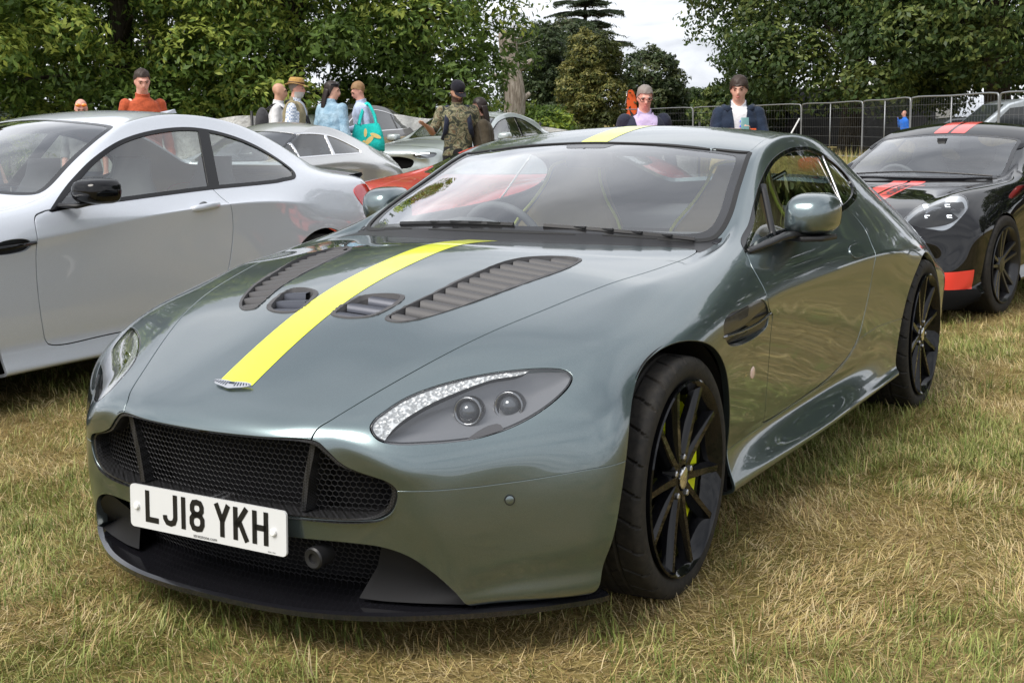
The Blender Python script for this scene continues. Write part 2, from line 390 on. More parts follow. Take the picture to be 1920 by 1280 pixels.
def tyre_mesh(R=.33, rim=.246, w=.255, tread=True):
    key = (R, rim, w, tread)
    if key in _tyre_cache: return _tyre_cache[key]
    NA = 720 if tread else 72; h = w/2
    prof = [(-h*.86, rim-.004), (-h*.90, rim+.006), (-h*.965, rim+(R-rim)*.25), (-h*.985, rim+(R-rim)*.48), (-h*.972, rim+(R-rim)*.74), (-h*.93, R-.010), (-h*.88, R-.0045), (-h*.82, R-.003)]
    tr = np.linspace(-h*.76, h*.76, 33 if tread else 5); prof += [(float(x), R-.004*(x/h)**2*1.1) for x in tr]
    prof += [(-a, b) for a, b in prof[7::-1]]
    A = np.array(prof); a = np.arange(NA)/NA*2*math.pi
    X = np.repeat(A[:, 0][None], NA, 0); Rr = np.repeat(A[:, 1][None], NA, 0)
    if tread:
        xn = X/h; ang = np.degrees(a)[:, None]
        g = np.zeros_like(Rr)
        for c in (-.42, -.14, .14, .42): g = np.maximum(g, (np.abs(xn-c) < .035)*1.0)
        ph = (ang - 9*np.abs(xn)**1.5*np.sign(xn)) % 13.846; lat = ((ph < 1.0) & (np.abs(xn) > .47) & (np.abs(xn) < .96)); g = np.maximum(g, lat*1.0)
        ph2 = (ang + 12*xn + 5) % 13.846; g = np.maximum(g, ((ph2 < .8) & (np.abs(xn) < .38) & (np.abs(xn) > .16))*1.0)
        Rr = Rr - .006*g*(A[:, 1] > R-.018)[None]
        # rib just outside the rim, raised lettering band
        Rr = Rr
    V = np.stack([X, Rr*np.cos(a)[:, None], Rr*np.sin(a)[:, None]], -1).reshape(-1, 3)
    k = len(prof); i = np.arange(NA*k).reshape(NA, k); j = np.roll(i, -1, 0)
    F = np.stack([i[:, :-1], i[:, 1:], j[:, 1:], j[:, :-1]], -1).reshape(-1, 4)
    me = bpy.data.meshes.new('tyre'); me.from_pydata(V.tolist(), [], F.tolist()); me.materials.append(M_TYRE); me.polygons.foreach_set('use_smooth', np.ones(len(F), bool)); me.update()
    bm = bmesh.new(); bm.from_mesh(me); bmesh.ops.recalc_face_normals(bm, faces=bm.faces[:]); 
    for e in bm.edges: e.smooth = not (len(e.link_faces) == 2 and e.calc_face_angle(0) > R_(38))
    bm.to_mesh(me); bm.free()
    _tyre_cache[key] = me; return me
def rim_parts(style, R=.246, w=.255, mat_rim=None, hub=M_STEEL):
    """returns list of (name, MB, material, smooth_angle) with outer face toward +x at x = w/2"""
    f = w/2; out = []; mr = mat_rim or M_GLOSSBLACK
    b = MB(); b.lathe([(f-.012, R+.004), (f+.002, R+.008), (f+.005, R+.003), (f-.002, R-.006), (f-.016, R-.016), (f-.05, R-.030), (-f+.03, R-.036), (-f+.01, R-.01), (-f, R)], 72)
    out.append(('barrel', b, mr, 30))
    def spoke(mb, ang0, ang1, r0, r1, w0, w1, x0, x1, d0, d1, xm=None):
        p0 = np.array([r0*math.cos(ang0), r0*math.sin(ang0)]); p1 = np.array([r1*math.cos(ang1), r1*math.sin(ang1)])
        dr = unit(p1-p0); nr = np.array([-dr[1], dr[0]]); V = []; K = 6
        for i in range(K+1):
            t = i/K; c = p0+(p1-p0)*t; ww = w0+(w1-w0)*t; x = x0+(x1-x0)*t**1.6; d = d0+(d1-d0)*t
            if t > .93: ww *= 1.25
            for (k, xx) in ((-.5, -d), (-.5, -.012), (-.30, 0.0), (.30, 0.0), (.5, -.012), (.5, -d)):
                q = c+nr*k*ww*(1.25 if xx == -d else 1); V.append((x+xx, q[0], q[1]))
        F = []
        for i in range(K):
            for j in range(5): F.append((i*6+j, i*6+j+1, (i+1)*6+j+1, (i+1)*6+j))
        mb.add(V, F)
    if style == 'hero':
        for k in range(5):
            a = math.pi/2+.18+k*2*math.pi/5
            for s in (-1, 1):
                sp = MB(); spoke(sp, a+s*.27, a+s*.28, .044, R-.004, .034, .024, f-.016, f-.003, .036, .028); out.append(('spoke', sp, mr, 25))
        b = MB(); b.lathe([(f-.09, .062), (f-.03, .060), (f-.018, .052), (f-.014, .036), (f-.020, .034)], 40); out.append(('hub', b, mr, 30))
        for k in range(5):
            a = math.pi/2+.18+math.pi/5+k*2*math.pi/5; n = MB(); n.lathe([(f-.05, .009), (f-.012, .009), (f-.009, .006), (f-.009, .0001)], 6, c=(0, .056*math.cos(a), .056*math.sin(a))); out.append(('wheel_bolt', n, M_STEEL, 20))
        n = MB(); n.lathe([(f-.02, .031), (f-.010, .030), (f-.007, .024), (f-.006, .0001)], 32); out.append(('centre_cap', n, M_CHROME, 40))
    elif style == 'five_twin':
        for k in range(5):
            a = math.pi/2+.1+k*2*math.pi/5
            for s in (-1, 1):
                sp = MB(); spoke(sp, a+s*.30, a+s*.17, .045, R-.004, .034, .028, f-.03, f-.006, .05, .04); out.append(('spoke', sp, mr, 25))
        b = MB(); b.lathe([(f-.09, .07), (f-.04, .068), (f-.024, .05), (f-.022, .0001)], 40); out.append(('hub', b, mr, 30))
    else:
        for k in range(10):
            a = k*2*math.pi/10; sp = MB(); spoke(sp, a, a, .04, R-.004, .03, .024, f-.02, f-.006, .05, .04); out.append(('spoke', sp, mr, 25))
        b = MB(); b.lathe([(f-.09, .07), (f-.03, .066), (f-.018, .05), (f-.016, .0001)], 40); out.append(('hub', b, mr, 30))
    return out
def add_wheel(parent, loc, side=1, R=.33, rim=.246, w=.255, style='hero', steer=0.0, mat_rim=None, tread=False, caliper=None, disc=True, spin=0.0, trim=None):
    """wheel empty under a car; outer face toward +x when side=1"""
    e = empty('wheel', loc); e.parent = parent; e.rotation_euler = (0, 0, steer+(0 if side > 0 else math.pi))
    t = bpy.data.objects.new('tyre', tyre_mesh(R, rim, w, tread)); COL.objects.link(t); t.parent = e
    ps = rim_parts(style, rim-.002, w, mat_rim)
    for name, mb, m, ang in ps:
        o = mb.obj(name, m, e, True, angle=ang); o.rotation_euler = (spin, 0, 0)
    if trim:
        b = MB(); b.lathe([(w/2+.004, rim+.009), (w/2+.0065, rim+.006), (w/2+.004, rim+.002)], 72); b.obj('rim_stripe', trim, e, True)
    if disc:
        b = MB(); b.lathe([(-.01, .10), (.018, .10), (.018, .192), (-.01, .192)], 64, closed=True)
        o = b.obj('brake_disc', M_STEELDARK, e, True, angle=30)
    if caliper:
        b = MB(); A = np.linspace(R_(-58), R_(58), 15); V = []; 
        cs = [(.020, .112), (.068, .112), (.078, .126), (.078, .196), (.066, .214), (-.03, .214), (-.03, .200), (.020, .200)]
        for a in A:
            k = .75 if abs(a) > R_(50) else 1
            for (x, r) in cs: rr = .165+(r-.165)*(k if r < .165 else 1); V.append((x, rr*math.cos(a), rr*math.sin(a)))
        n = len(cs); F = [(i*n+j, i*n+(j+1) % n, (i+1)*n+(j+1) % n, (i+1)*n+j) for i in range(len(A)-1) for j in range(n)]+[tuple(range(n)), tuple((len(A)-1)*n+j for j in range(n))]
        b.add(V, F); b.obj('brake_caliper', caliper, e, True, angle=30)
    return e
def hex_mesh(mb, pts2, x0, x1, z0, z1, pitch, to3, r=.0016, inside=None, n=3):
    """wire honeycomb on a sheet; to3 maps (u, v) -> 3-D"""
    a = pitch/math.sqrt(3); E = set(); P = {}
    def key(x, z): return (round(x/a*20), round(z/a*20))
    rows = int((z1-z0)/(1.5*a))+2; cols = int((x1-x0)/pitch)+2
    for i in range(rows):
        for j in range(cols):
            cx = x0+j*pitch+(pitch/2 if i % 2 else 0); cz = z0+i*1.5*a
            c = [(cx+a*math.sin(k*math.pi/3), cz+a*math.cos(k*math.pi/3)) for k in range(6)]
            for k in range(6):
                p, q = c[k], c[(k+1) % 6]; kp, kq = key(*p), key(*q); P[kp] = p; P[kq] = q; E.add((min(kp, kq), max(kp, kq)))
    for kp, kq in E:
        p, q = P[kp], P[kq]; mid = ((p[0]+q[0])/2, (p[1]+q[1])/2)
        if inside is None or inside(mid): mb.tube([to3(*p), to3(*q)], r, n, cap=False)
M_STEELDARK = mat('brake_iron', (.10, .10, .10), .42, 1.0)
PLATE_GLYPH = {  # strokes on a 50 x 79 mm cell
 'L': [[(7, 79), (7, 7), (46, 7)]], 'J': [[(43, 79), (43, 22), (38, 11), (27, 7), (15, 9), (8, 18), (7, 26)]], '1': [[(25, 79), (25, 0)]],
 '8': [[(25, 72), (14, 70), (9, 62), (9, 52), (15, 44), (25, 42), (35, 44), (41, 52), (41, 62), (36, 70), (25, 72)], [(25, 42), (13, 39), (7, 31), (7, 19), (13, 9), (25, 7), (37, 9), (43, 19), (43, 31), (37, 39), (25, 42)]],
 'Y': [[(5, 79), (25, 38)], [(45, 79), (25, 38), (25, 0)]], 'K': [[(7, 79), (7, 0)], [(43, 79), (9, 34)], [(19, 46), (44, 0)]], 'H': [[(7, 79), (7, 0)], [(43, 79), (43, 0)], [(7, 40), (43, 40)]],
 'G': [[(43, 56), (42, 64), (36, 71), (25, 72), (14, 70), (8, 62), (7, 50), (7, 28), (9, 15), (15, 8), (25, 7), (36, 9), (42, 17), (43, 36), (27, 36)]],
 '2': [[(7, 56), (9, 66), (16, 72), (30, 72), (40, 67), (42, 57), (39, 47), (9, 7), (44, 7)]], 'O': [[(25, 72), (13, 70), (7, 60), (7, 19), (13, 9), (25, 7), (37, 9), (43, 19), (43, 60), (37, 70), (25, 72)]],
 'N': [[(7, 0), (7, 79)], [(7, 74), (43, 5)], [(43, 0), (43, 79)]], 'E': [[(44, 72), (7, 72), (7, 7), (44, 7)], [(7, 40), (38, 40)]]}
def stroke_poly(mb, pts, w, z, to):
    """flat ribbon along a 2-D polyline with mitred corners"""
    P = np.asarray(pts, float); n = len(P); closed = np.allclose(P[0], P[-1]) and n > 3
    d = unit(P[1:]-P[:-1]); V = []
    for i in range(n):
        a = d[i-1] if (i > 0 or closed) else d[0]; b = d[i] if i < n-1 else (d[0] if closed else d[-1])
        if i == 0 and closed: a = d[-1]
        na, nb = np.array([-a[1], a[0]]), np.array([-b[1], b[0]]); m = unit(na+nb); k = w/2/max(.35, m@na)
        V += [P[i]+m*k, P[i]-m*k]
    mb.add([to(v[0], v[1], z) for v in V], [(2*i, 2*i+1, 2*i+3, 2*i+2) for i in range(n-1)])
def plate_chars(text, to, z, char_w=.050, gap=.0112, space=.034, h=.082):
    total = sum(space-gap if c == ' ' else (char_w if c != '1' else .020)+gap for c in text)-gap; x = -total/2; out = []
    for c in text:
        if c == ' ': x += space-gap; continue
        mb = MB(); w = char_w if c != '1' else .020; off = 0 if c != '1' else -.015
        for s in PLATE_GLYPH[c]:
            pts = [(x+off+px/1000*char_w/.05, -h/2+py/1000*h/.079) for px, py in s]; stroke_poly(mb, pts, .0145, z, to)
        out.append(mb); x += w+gap
    return out
# ------------------------------------------------------------------ ground, grass
def vnoise(x, y, seed=0):
    """smooth value noise 0..1"""
    r = np.random.default_rng(seed); G = r.random((64, 64)); xi = np.floor(x).astype(int); yi = np.floor(y).astype(int); fx = x-xi; fy = y-yi
    fx = fx*fx*(3-2*fx); fy = fy*fy*(3-2*fy); g = lambda a, b: G[a % 64, b % 64]
    return (g(xi, yi)*(1-fx)+g(xi+1, yi)*fx)*(1-fy)+(g(xi, yi+1)*(1-fx)+g(xi+1, yi+1)*fx)*fy
def fbm(x, y, seed=0, oct=3):
    s = 0; a = 1; t = 0
    for o in range(oct): s = s+a*vnoise(x*2**o, y*2**o, seed+o); t += a; a *= .5
    return s/t
CAMXY = np.array([2.191, -3.04])
def ground_z(x, y):
    """gentle fall to the back right, slight rise to the back left"""
    u = (x-CAMXY[0])*.857+(y-CAMXY[1])*.515; w = np.maximum((y-CAMXY[1])*.857-(x-CAMXY[0])*.515, .1); t = np.clip((u/w+.10)/.16, 0, 1); t = t*t*(3-2*t)
    r = -.22*(1-np.exp(-np.maximum(0, w-5.5)/8)); l = .12*np.clip((w-9)/7, 0, 1)
    return r*t+l*(1-t)+.012*(fbm(x*1.3, y*1.3, 40)-.5)*(w < 40)
def ground_mat():
    def bld(nt, b):
        L = nt.links.new
        n1 = noise(nt, .9, 5, .6); n2 = noise(nt, 28, 6, .75)
        r1 = ramp(nt, n1.outputs['Fac'], [(.38, (.16, .15, .045)), (.5, (.27, .22, .085)), (.66, (.36, .28, .13))])
        r2 = ramp(nt, n2.outputs['Fac'], [(.3, (.35, .33, .3)), (.7, (1.15, 1.12, 1.05))])
        m = nd(nt, 'ShaderNodeMix', data_type='RGBA', blend_type='MULTIPLY'); m.inputs['Factor'].default_value = 1; L(r1.outputs[0], m.inputs['A']); L(r2.outputs[0], m.inputs['B']); L(m.outputs['Result'], b.inputs['Base Color'])
        bp = nd(nt, 'ShaderNodeBump', Strength=.8, Distance=.03); L(n2.outputs['Fac'], bp.inputs['Height']); L(bp.outputs[0], b.inputs['Normal'])
    return mat('field_soil', (.15, .13, .05), .95, build=bld, spec=.1)
def ground():
    # fine near the cars, coarse to the horizon, one sheet
    u = np.concatenate([-np.geomspace(900, 12, 22), np.linspace(-11, 9, 61), np.geomspace(10, 900, 22)])
    v = np.concatenate([-np.geomspace(300, 8, 14), np.linspace(-7, 14, 64), np.geomspace(15, 1200, 30)])
    X, Y = np.meshgrid(u, v); Z = ground_z(X, Y); Z = Z-.006*np.clip(np.hypot(X, Y)-70, 0, 150)
    V, F = sheet(np.stack([X, Y, Z], -1)); tag(mesh_obj('ground', V, F, ground_mat()), 'mown dry summer grass field under the parked cars', 'field', kind='structure')
def leaf_mat(name, rough=.55, trans=.25):
    def bld(nt, b):
        at = nt.nodes.new('ShaderNodeVertexColor'); at.layer_name = 'col'; nt.links.new(at.outputs['Color'], b.inputs['Base Color'])
        out = [n for n in nt.nodes if n.type == 'OUTPUT_MATERIAL'][0]
        t = nt.nodes.new('ShaderNodeBsdfTranslucent'); nt.links.new(at.outputs['Color'], t.inputs[0]); mx = nt.nodes.new('ShaderNodeMixShader'); mx.inputs[0].default_value = trans
        nt.links.new(b.outputs[0], mx.inputs[1]); nt.links.new(t.outputs[0], mx.inputs[2]); nt.links.new(mx.outputs[0], out.inputs[0])
    return mat(name, (.2, .2, .1), rough, build=bld, spec=.35)
def fast_mesh(name, V, F, col, m, parent=None, smooth=False):
    """V (n,3), F (k,3|4) uniform, col (n,3) vertex colours"""
    me = bpy.data.meshes.new(name); n, k = len(V), F.shape[1]
    me.vertices.add(n); me.vertices.foreach_set('co', V.astype(np.float32).ravel()); me.loops.add(len(F)*k); me.loops.foreach_set('vertex_index', F.astype(np.int32).ravel())
    me.polygons.add(len(F)); me.polygons.foreach_set('loop_start', np.arange(0, len(F)*k, k, dtype=np.int32)); 
    if smooth: me.polygons.foreach_set('use_smooth', np.ones(len(F), bool))
    me.update(calc_edges=True)
    if col is not None:
        a = me.color_attributes.new('col', 'FLOAT_COLOR', 'POINT'); a.data.foreach_set('color', np.concatenate([col, np.ones((n, 1))], 1).astype(np.float32).ravel())
    me.materials.append(m); o = bpy.data.objects.new(name, me); COL.objects.link(o)
    if parent: o.parent = parent
    return o
def blades(P, az, L, w, lean, curl, col, seg=2):
    """P root points, az direction, L length, lean from vertical -> V, F, C"""
    n = len(P); d = np.stack([np.cos(az), np.sin(az)], 1); side = np.stack([-np.sin(az), np.cos(az), np.zeros(n)], 1)
    V = []; C = []; pos = P.copy(); th = lean.copy()
    for i in range(seg+1):
        t = i/seg; ww = (w*(1-t**1.6)*.5+.0002)[:, None]
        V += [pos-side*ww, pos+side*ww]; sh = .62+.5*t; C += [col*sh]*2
        st = (L/seg)[:, None]; pos = pos+st*np.concatenate([np.sin(th)[:, None]*d, np.cos(th)[:, None]], 1); th = th+curl/seg
        pos[:, 2] = np.maximum(pos[:, 2], P[:, 2]+.004)
    V = np.stack(V, 1).reshape(-1, 3); C = np.stack(C, 1).reshape(-1, 3); k = 2*(seg+1); b = (np.arange(n)*k)[:, None]
    F = np.concatenate([b+np.array([[2*i, 2*i+1, 2*i+3, 2*i+2]]) for i in range(seg)], 0)
    return V, F, C
def scatter(poly, dens, rng):
    lo, hi = poly.min(0), poly.max(0); n = int((hi-lo).prod()*dens); q = lo+rng.random((n, 2))*(hi-lo); return q[poly_sdf(q, poly) < 0]
STRAW = np.array([(.56, .44, .22), (.46, .35, .15), (.64, .52, .30), (.38, .26, .12), (.52, .43, .17)])
GREEN = np.array([(.17, .21, .045), (.23, .27, .065), (.30, .33, .10), (.13, .17, .035), (.36, .37, .13)])
def grass_layer(name, poly, dens_flat, dens_tuft, seed, scale=1.0, label=''):
    rng = np.random.default_rng(seed); parts = []
    q = scatter(poly, dens_flat, rng); gmask = fbm(q[:, 0]*1.6+5, q[:, 1]*1.6, 3); pg = np.clip((gmask-.40)*2.8, .06, .66)
    isg = rng.random(len(q)) < pg; n = len(q)
    P = np.stack([q[:, 0], q[:, 1], ground_z(q[:, 0], q[:, 1])], 1)
    wind = fbm(q[:, 0]*2.3, q[:, 1]*2.3, 9)*9
    col = np.where(isg[:, None], GREEN[rng.integers(0, 5, n)], STRAW[rng.integers(0, 5, n)])*(.88+.5*rng.random((n, 1)))
    lean = np.where(isg, rng.normal(.80, .38, n), rng.normal(1.15, .36, n)); L = np.where(isg, rng.uniform(.020, .050, n), rng.uniform(.022, .062, n))*scale
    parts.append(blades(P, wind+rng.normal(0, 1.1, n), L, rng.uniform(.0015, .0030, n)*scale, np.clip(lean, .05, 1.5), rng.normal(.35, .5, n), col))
    # tufts
    c = scatter(poly, dens_tuft, rng); g2 = fbm(c[:, 0]*1.6+5, c[:, 1]*1.6, 3); c = c[rng.random(len(c)) < np.clip((g2-.36)*2.6, .08, .9)]
    k = 13; q = np.repeat(c, k, 0)+rng.normal(0, .022*scale, (len(c)*k, 2)); n = len(q); big = np.repeat(rng.uniform(.7, 1.5, len(c)), k)
    P = np.stack([q[:, 0], q[:, 1], ground_z(q[:, 0], q[:, 1])], 1); az = np.repeat(rng.uniform(0, 6.28, len(c)), k)+rng.normal(0, 1.3, n)
    base = np.repeat(rng.integers(0, 5, len(c)), k); col = GREEN[base]*(.85+.55*rng.random((n, 1))); dry = rng.random(n) < .22; col[dry] = STRAW[rng.integers(0, 5, dry.sum())]
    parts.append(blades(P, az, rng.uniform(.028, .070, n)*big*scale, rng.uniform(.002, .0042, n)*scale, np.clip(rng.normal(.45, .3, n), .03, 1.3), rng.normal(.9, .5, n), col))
    V = []; F = []; C = []; b = 0
    for v, f, cc in parts: V.append(v); F.append(f+b); C.append(cc); b += len(v)
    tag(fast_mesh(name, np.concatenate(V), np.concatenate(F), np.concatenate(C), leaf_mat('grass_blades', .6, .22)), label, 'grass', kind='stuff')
ground()
near_poly = np.array([(-.9, -1.75), (.9, -1.0), (2.3, -.35), (2.05, 1.3), (1.85, 2.6), (.2, 2.6), (-1.6, .8), (-2.6, .7), (-2.9, .1), (-1.7, -.9)])
mid_poly = np.array([(1.85, 2.6), (1.75, 4.5), (1.9, 8.5), (-.2, 9.0), (.2, 2.6)])
left_poly = np.array([(-1.7, -.9), (-2.9, .1), (-2.6, .7), (-1.6, .8), (-2.0, 3.0), (-4.6, 3.0), (-5.5, .8), (-3.6, -.6)])
grass_layer('grass', near_poly, 10500, 190, 1, 1.0, 'straw and green mown grass in front of the cars')
grass_layer('grass', mid_poly, 3600, 90, 2, 1.25, 'mown grass beside the black coupe')
grass_layer('grass', left_poly, 2000, 40, 3, 1.2, 'mown grass under the silver coupe')
# ------------------------------------------------------------------ trees
def bark_mat(name, c0, c1):
    def bld(nt, b):
        tc = nt.nodes.new('ShaderNodeTexCoord'); mp = nd(nt, 'ShaderNodeMapping'); mp.inputs['Scale'].default_value = (9, 9, 1.6); nt.links.new(tc.outputs['Object'], mp.inputs[0])
        n = nd(nt, 'ShaderNodeTexNoise', Scale=1.5, Detail=8, Roughness=.7); nt.links.new(mp.outputs[0], n.inputs['Vector']); r = ramp(nt, n.outputs['Fac'], [(.35, c0), (.68, c1)]); nt.links.new(r.outputs[0], b.inputs['Base Color'])
        bp = nd(nt, 'ShaderNodeBump', Strength=1.0, Distance=.05); nt.links.new(n.outputs['Fac'], bp.inputs['Height']); nt.links.new(bp.outputs[0], b.inputs['Normal'])
    return mat(name, c0, .9, build=bld, spec=.1)
M_BARK = bark_mat('bark_dark', (.030, .024, .018), (.10, .085, .065))
M_DEADWOOD = bark_mat('dead_wood', (.16, .13, .10), (.52, .47, .41))
M_LEAF = leaf_mat('leaves', .45, .38)
def leaves(C, N, size, asp, col, rng, up=.35, jit=.55, fold=0.0):
    """leaf rhombs at C facing about N"""
    n = len(C); nn = unit(N+rng.normal(0, jit, (n, 3))+np.array([0, 0, up])); t = unit(np.cross(nn, rng.normal(0, 1, (n, 3)))+np.array([0, 0, -.25])); t = unit(t-nn*(t*nn).sum(1, keepdims=True)); s = np.cross(nn, t)
    L = (size*(.65+.7*rng.random(n)))[:, None]; W = L*asp
    V = np.stack([C-t*L*.5, C+s*W*.5-t*L*.05, C+t*L*.5-nn*L*.12, C-s*W*.5-t*L*.05], 1).reshape(-1, 3)
    F = (np.arange(n)*4)[:, None]+np.arange(4)[None]; cc = np.repeat(col, 4, 0)
    return V, F, cc
def crown_points(lobes, per, rng, shell=(.72, 1.02)):
    """points and outward normals on lobes [(c, (rx, ry, rz))] skipping those deep inside another lobe"""
    Cs = np.array([l[0] for l in lobes]); Rs = np.array([l[1] for l in lobes]); P = []; N = []; I = []
    for i in range(len(lobes)):
        d = unit(rng.normal(0, 1, (per, 3))); d[:, 2] = np.where(d[:, 2] < -.55, -d[:, 2], d[:, 2]); r = shell[0]+(shell[1]-shell[0])*rng.random((per, 1))**.6
        # lumpy lobe
        lump = 1+.16*np.sin(d[:, :1]*7+i)+.14*np.sin(d[:, 1:2]*8+2*i)+.14*np.sin(d[:, 2:3]*9+i*3)
        p = Cs[i]+d*Rs[i]*r*lump; k = np.ones(per, bool)
        near = np.where(np.linalg.norm(Cs-Cs[i], axis=1) < Rs[i].max()+Rs.max(1))[0]
        for j in near:
            if j != i: k &= (((p-Cs[j])/Rs[j])**2).sum(1) > .55
        P.append(p[k]); N.append(unit(d[k]/Rs[i])); I.append(np.full(k.sum(), i))
    return np.concatenate(P), np.concatenate(N), np.concatenate(I)
def limb_tree(mb, base, top, r, rng, spread, nb=9, sub=3):
    base = np.array(base, float); top = np.array(top, float); mid_ = (base+top)/2+rng.normal(0, r*.6, 3)*[1, 1, 0]; c = crom([base, mid_, top], 6)
    mb.tube(c, np.linspace(r*1.25, r*.45, len(c)), 10)
    for i in range(nb):
        t = .3+.65*i/nb; p = c[int(t*(len(c)-1))]; a = i*2.4+rng.random(); L = spread*(1.1-.5*t)*(.7+.5*rng.random()); e = p+np.array([math.cos(a)*L, math.sin(a)*L, L*(.25+.5*rng.random())]); m2 = (p+e)/2+[0, 0, L*.08]; b = crom([p, m2, e], 5)
        mb.tube(b, np.linspace(r*.42, r*.10, len(b)), 7)
        for k in range(sub): q = b[2+k % (len(b)-3)]; e2 = q+rng.normal(0, 1, 3)*L*.28+[0, 0, L*.12]; mb.tube(crom([q, (q+e2)/2+rng.normal(0, .05*L, 3), e2], 3), [r*.14, r*.1, r*.08, r*.06, r*.05, r*.04, r*.03][:len(crom([q, (q+e2)/2, e2], 3))], 5)
def tree(name, label, base, height, radius, seed, cols, leaf=.12, asp=.42, lobes_n=40, per=900, lobe_r=(.8, 1.5), crown_base=.1, trunk_r=.3, squash=1.0, up=.35, group=None, jit=.55, tipcol=None, spread=None, shape=1.0):
    rng = np.random.default_rng(seed); bx, by = base; bz = float(ground_z(np.array([bx]), np.array([by]))[0]); root = empty(name, (0, 0, 0), 0, label, 'tree', group)
    lobes = []
    for i in range(lobes_n):
        z = crown_base+(1-crown_base)*((i+.5)/lobes_n); prof = math.sin(math.pi*min(1, max(.0, (.10+.86*z)**shape)))**.5
        a = i*2.399+rng.random()*.6; rr = radius*prof*(.55+.45*rng.random()**.5); lr = lobe_r[0]+(lobe_r[1]-lobe_r[0])*rng.random()
        lobes.append((np.array([bx+math.cos(a)*rr, by+math.sin(a)*rr, bz+height*z*.93]), np.array([lr, lr, lr*.78*squash])))
    P, N, I = crown_points(lobes, per, rng); n = len(P)
    cols = np.array(cols); lob_t = rng.random(lobes_n); col = cols[rng.integers(0, len(cols), n)]*(.75+.5*rng.random((n, 1)))*(.82+.36*lob_t[I])[:, None]
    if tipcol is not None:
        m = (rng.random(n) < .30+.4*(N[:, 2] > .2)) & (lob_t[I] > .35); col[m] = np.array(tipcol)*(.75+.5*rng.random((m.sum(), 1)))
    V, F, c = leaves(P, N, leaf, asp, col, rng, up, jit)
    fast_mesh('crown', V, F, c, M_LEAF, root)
    mb = MB(); limb_tree(mb, (bx, by, bz-.3), (bx, by, bz+height*.75), trunk_r, rng, spread or radius*.75); mb.obj('trunk', M_BARK, root, True, fix=False)
    return root
LAUREL = [(.115, .190, .038), (.150, .235, .048), (.185, .275, .058), (.080, .140, .032)]; LTIP = (.40, .47, .10)
OAK = [(.050, .088, .026), (.066, .108, .032), (.085, .130, .038), (.038, .068, .020)]; OTIP = (.16, .20, .055)
HOLM = [(.085, .105, .030), (.110, .130, .038), (.065, .085, .026)]; HTIP = (.25, .24, .075)
FAR = [(.060, .088, .036), (.08, .108, .045), (.045, .070, .030)]
# the laurel bank on the left
gl = 'laurel trees along the showground hedge'
LA = dict(leaf=.145, asp=.40, lobe_r=(.65, 1.15), crown_base=.0, trunk_r=.25, group=gl, tipcol=LTIP)
tree('laurel_tree', 'bushy yellow-green laurel at the far left, behind the man in the rust sweater', (-19.46, 12.05), 8.66, 3.31, 11, LAUREL, lobes_n=62, per=1250, **LA)
tree('laurel_tree', 'bushy laurel between the man in the rust sweater and the man in the straw hat', (-17.86, 15.47), 8.89, 3.08, 12, LAUREL, lobes_n=62, per=1250, **LA)
tree('laurel_tree', 'tall laurel rising behind the woman in the denim jacket', (-15.70, 17.87), 9.35, 2.74, 13, LAUREL, lobes_n=60, per=1250, **LA)
tree('laurel_tree', 'laurel at the right end of the leafy bank, behind the man in the black cap', (-13.87, 20.03), 9.12, 1.88, 14, LAUREL, lobes_n=50, per=1250, **LA)
tree('laurel_tree', 'dark laurel at the back of the leafy bank', (-21.40, 19.81), 10.83, 4.10, 15, OAK, .16, .42, 56, 1200, (.9, 1.5), .0, .3, group=gl)
# middle distance
tree('holm_oak', 'rounded olive holm oak standing in the middle distance', (-21.93, 44.03), 5.1, 1.1, 21, HOLM, .15, .42, 34, 1500, (.5, .85), .0, .2, tipcol=HTIP)
tree('broadleaf_tree', 'grey-green spreading tree to the right of the holm oak', (-23.3, 52.7), 4.7, 1.1, 22, FAR, .22, .45, 28, 900, (.55, .9), .0, .25, tipcol=(.12, .14, .06))
tree('broadleaf_tree', 'dark leafy tree behind the dead trunk', (-27.96, 49.88), 5.9, 1.3, 23, FAR, .22, .45, 30, 900, (.6, 1.0), .0, .25)
tree('broadleaf_tree', 'tall grey tree between the dead trunk and the holm oak', (-29.6, 56.0), 6.6, 1.2, 24, FAR, .24, .45, 28, 900, (.6, 1.0), .0, .25, tipcol=(.14, .15, .09))
tree('hedgerow_tree', 'low dark hedgerow tree behind the man with glasses', (-22.9, 55.7), 2.9, 1.7, 25, OAK, .22, .45, 26, 800, (.5, .8), .0, .2, tipcol=OTIP)
tree('hedgerow_tree', 'low hedgerow tree behind the youth in the hoodie', (-19.2, 53.4), 3.1, 2.0, 26, OAK, .22, .45, 28, 800, (.5, .8), .0, .2, tipcol=OTIP)
# the big oak on the right
tree('oak_tree', 'huge dark green oak spreading over the right half behind the fence', (-12.7, 48.7), 16.5, 5.4, 31, OAK, .22, .50, 150, 1300, (1.0, 1.8), .14, .42, tipcol=OTIP, spread=5.0, up=.25, shape=.8)
tree('oak_tree', 'second dark oak filling the top right behind the black coupe', (-6.2, 45.0), 16.0, 4.8, 32, OAK, .22, .50, 130, 1250, (1.0, 1.8), .15, .42, tipcol=OTIP, spread=4.6, up=.25, shape=.8)
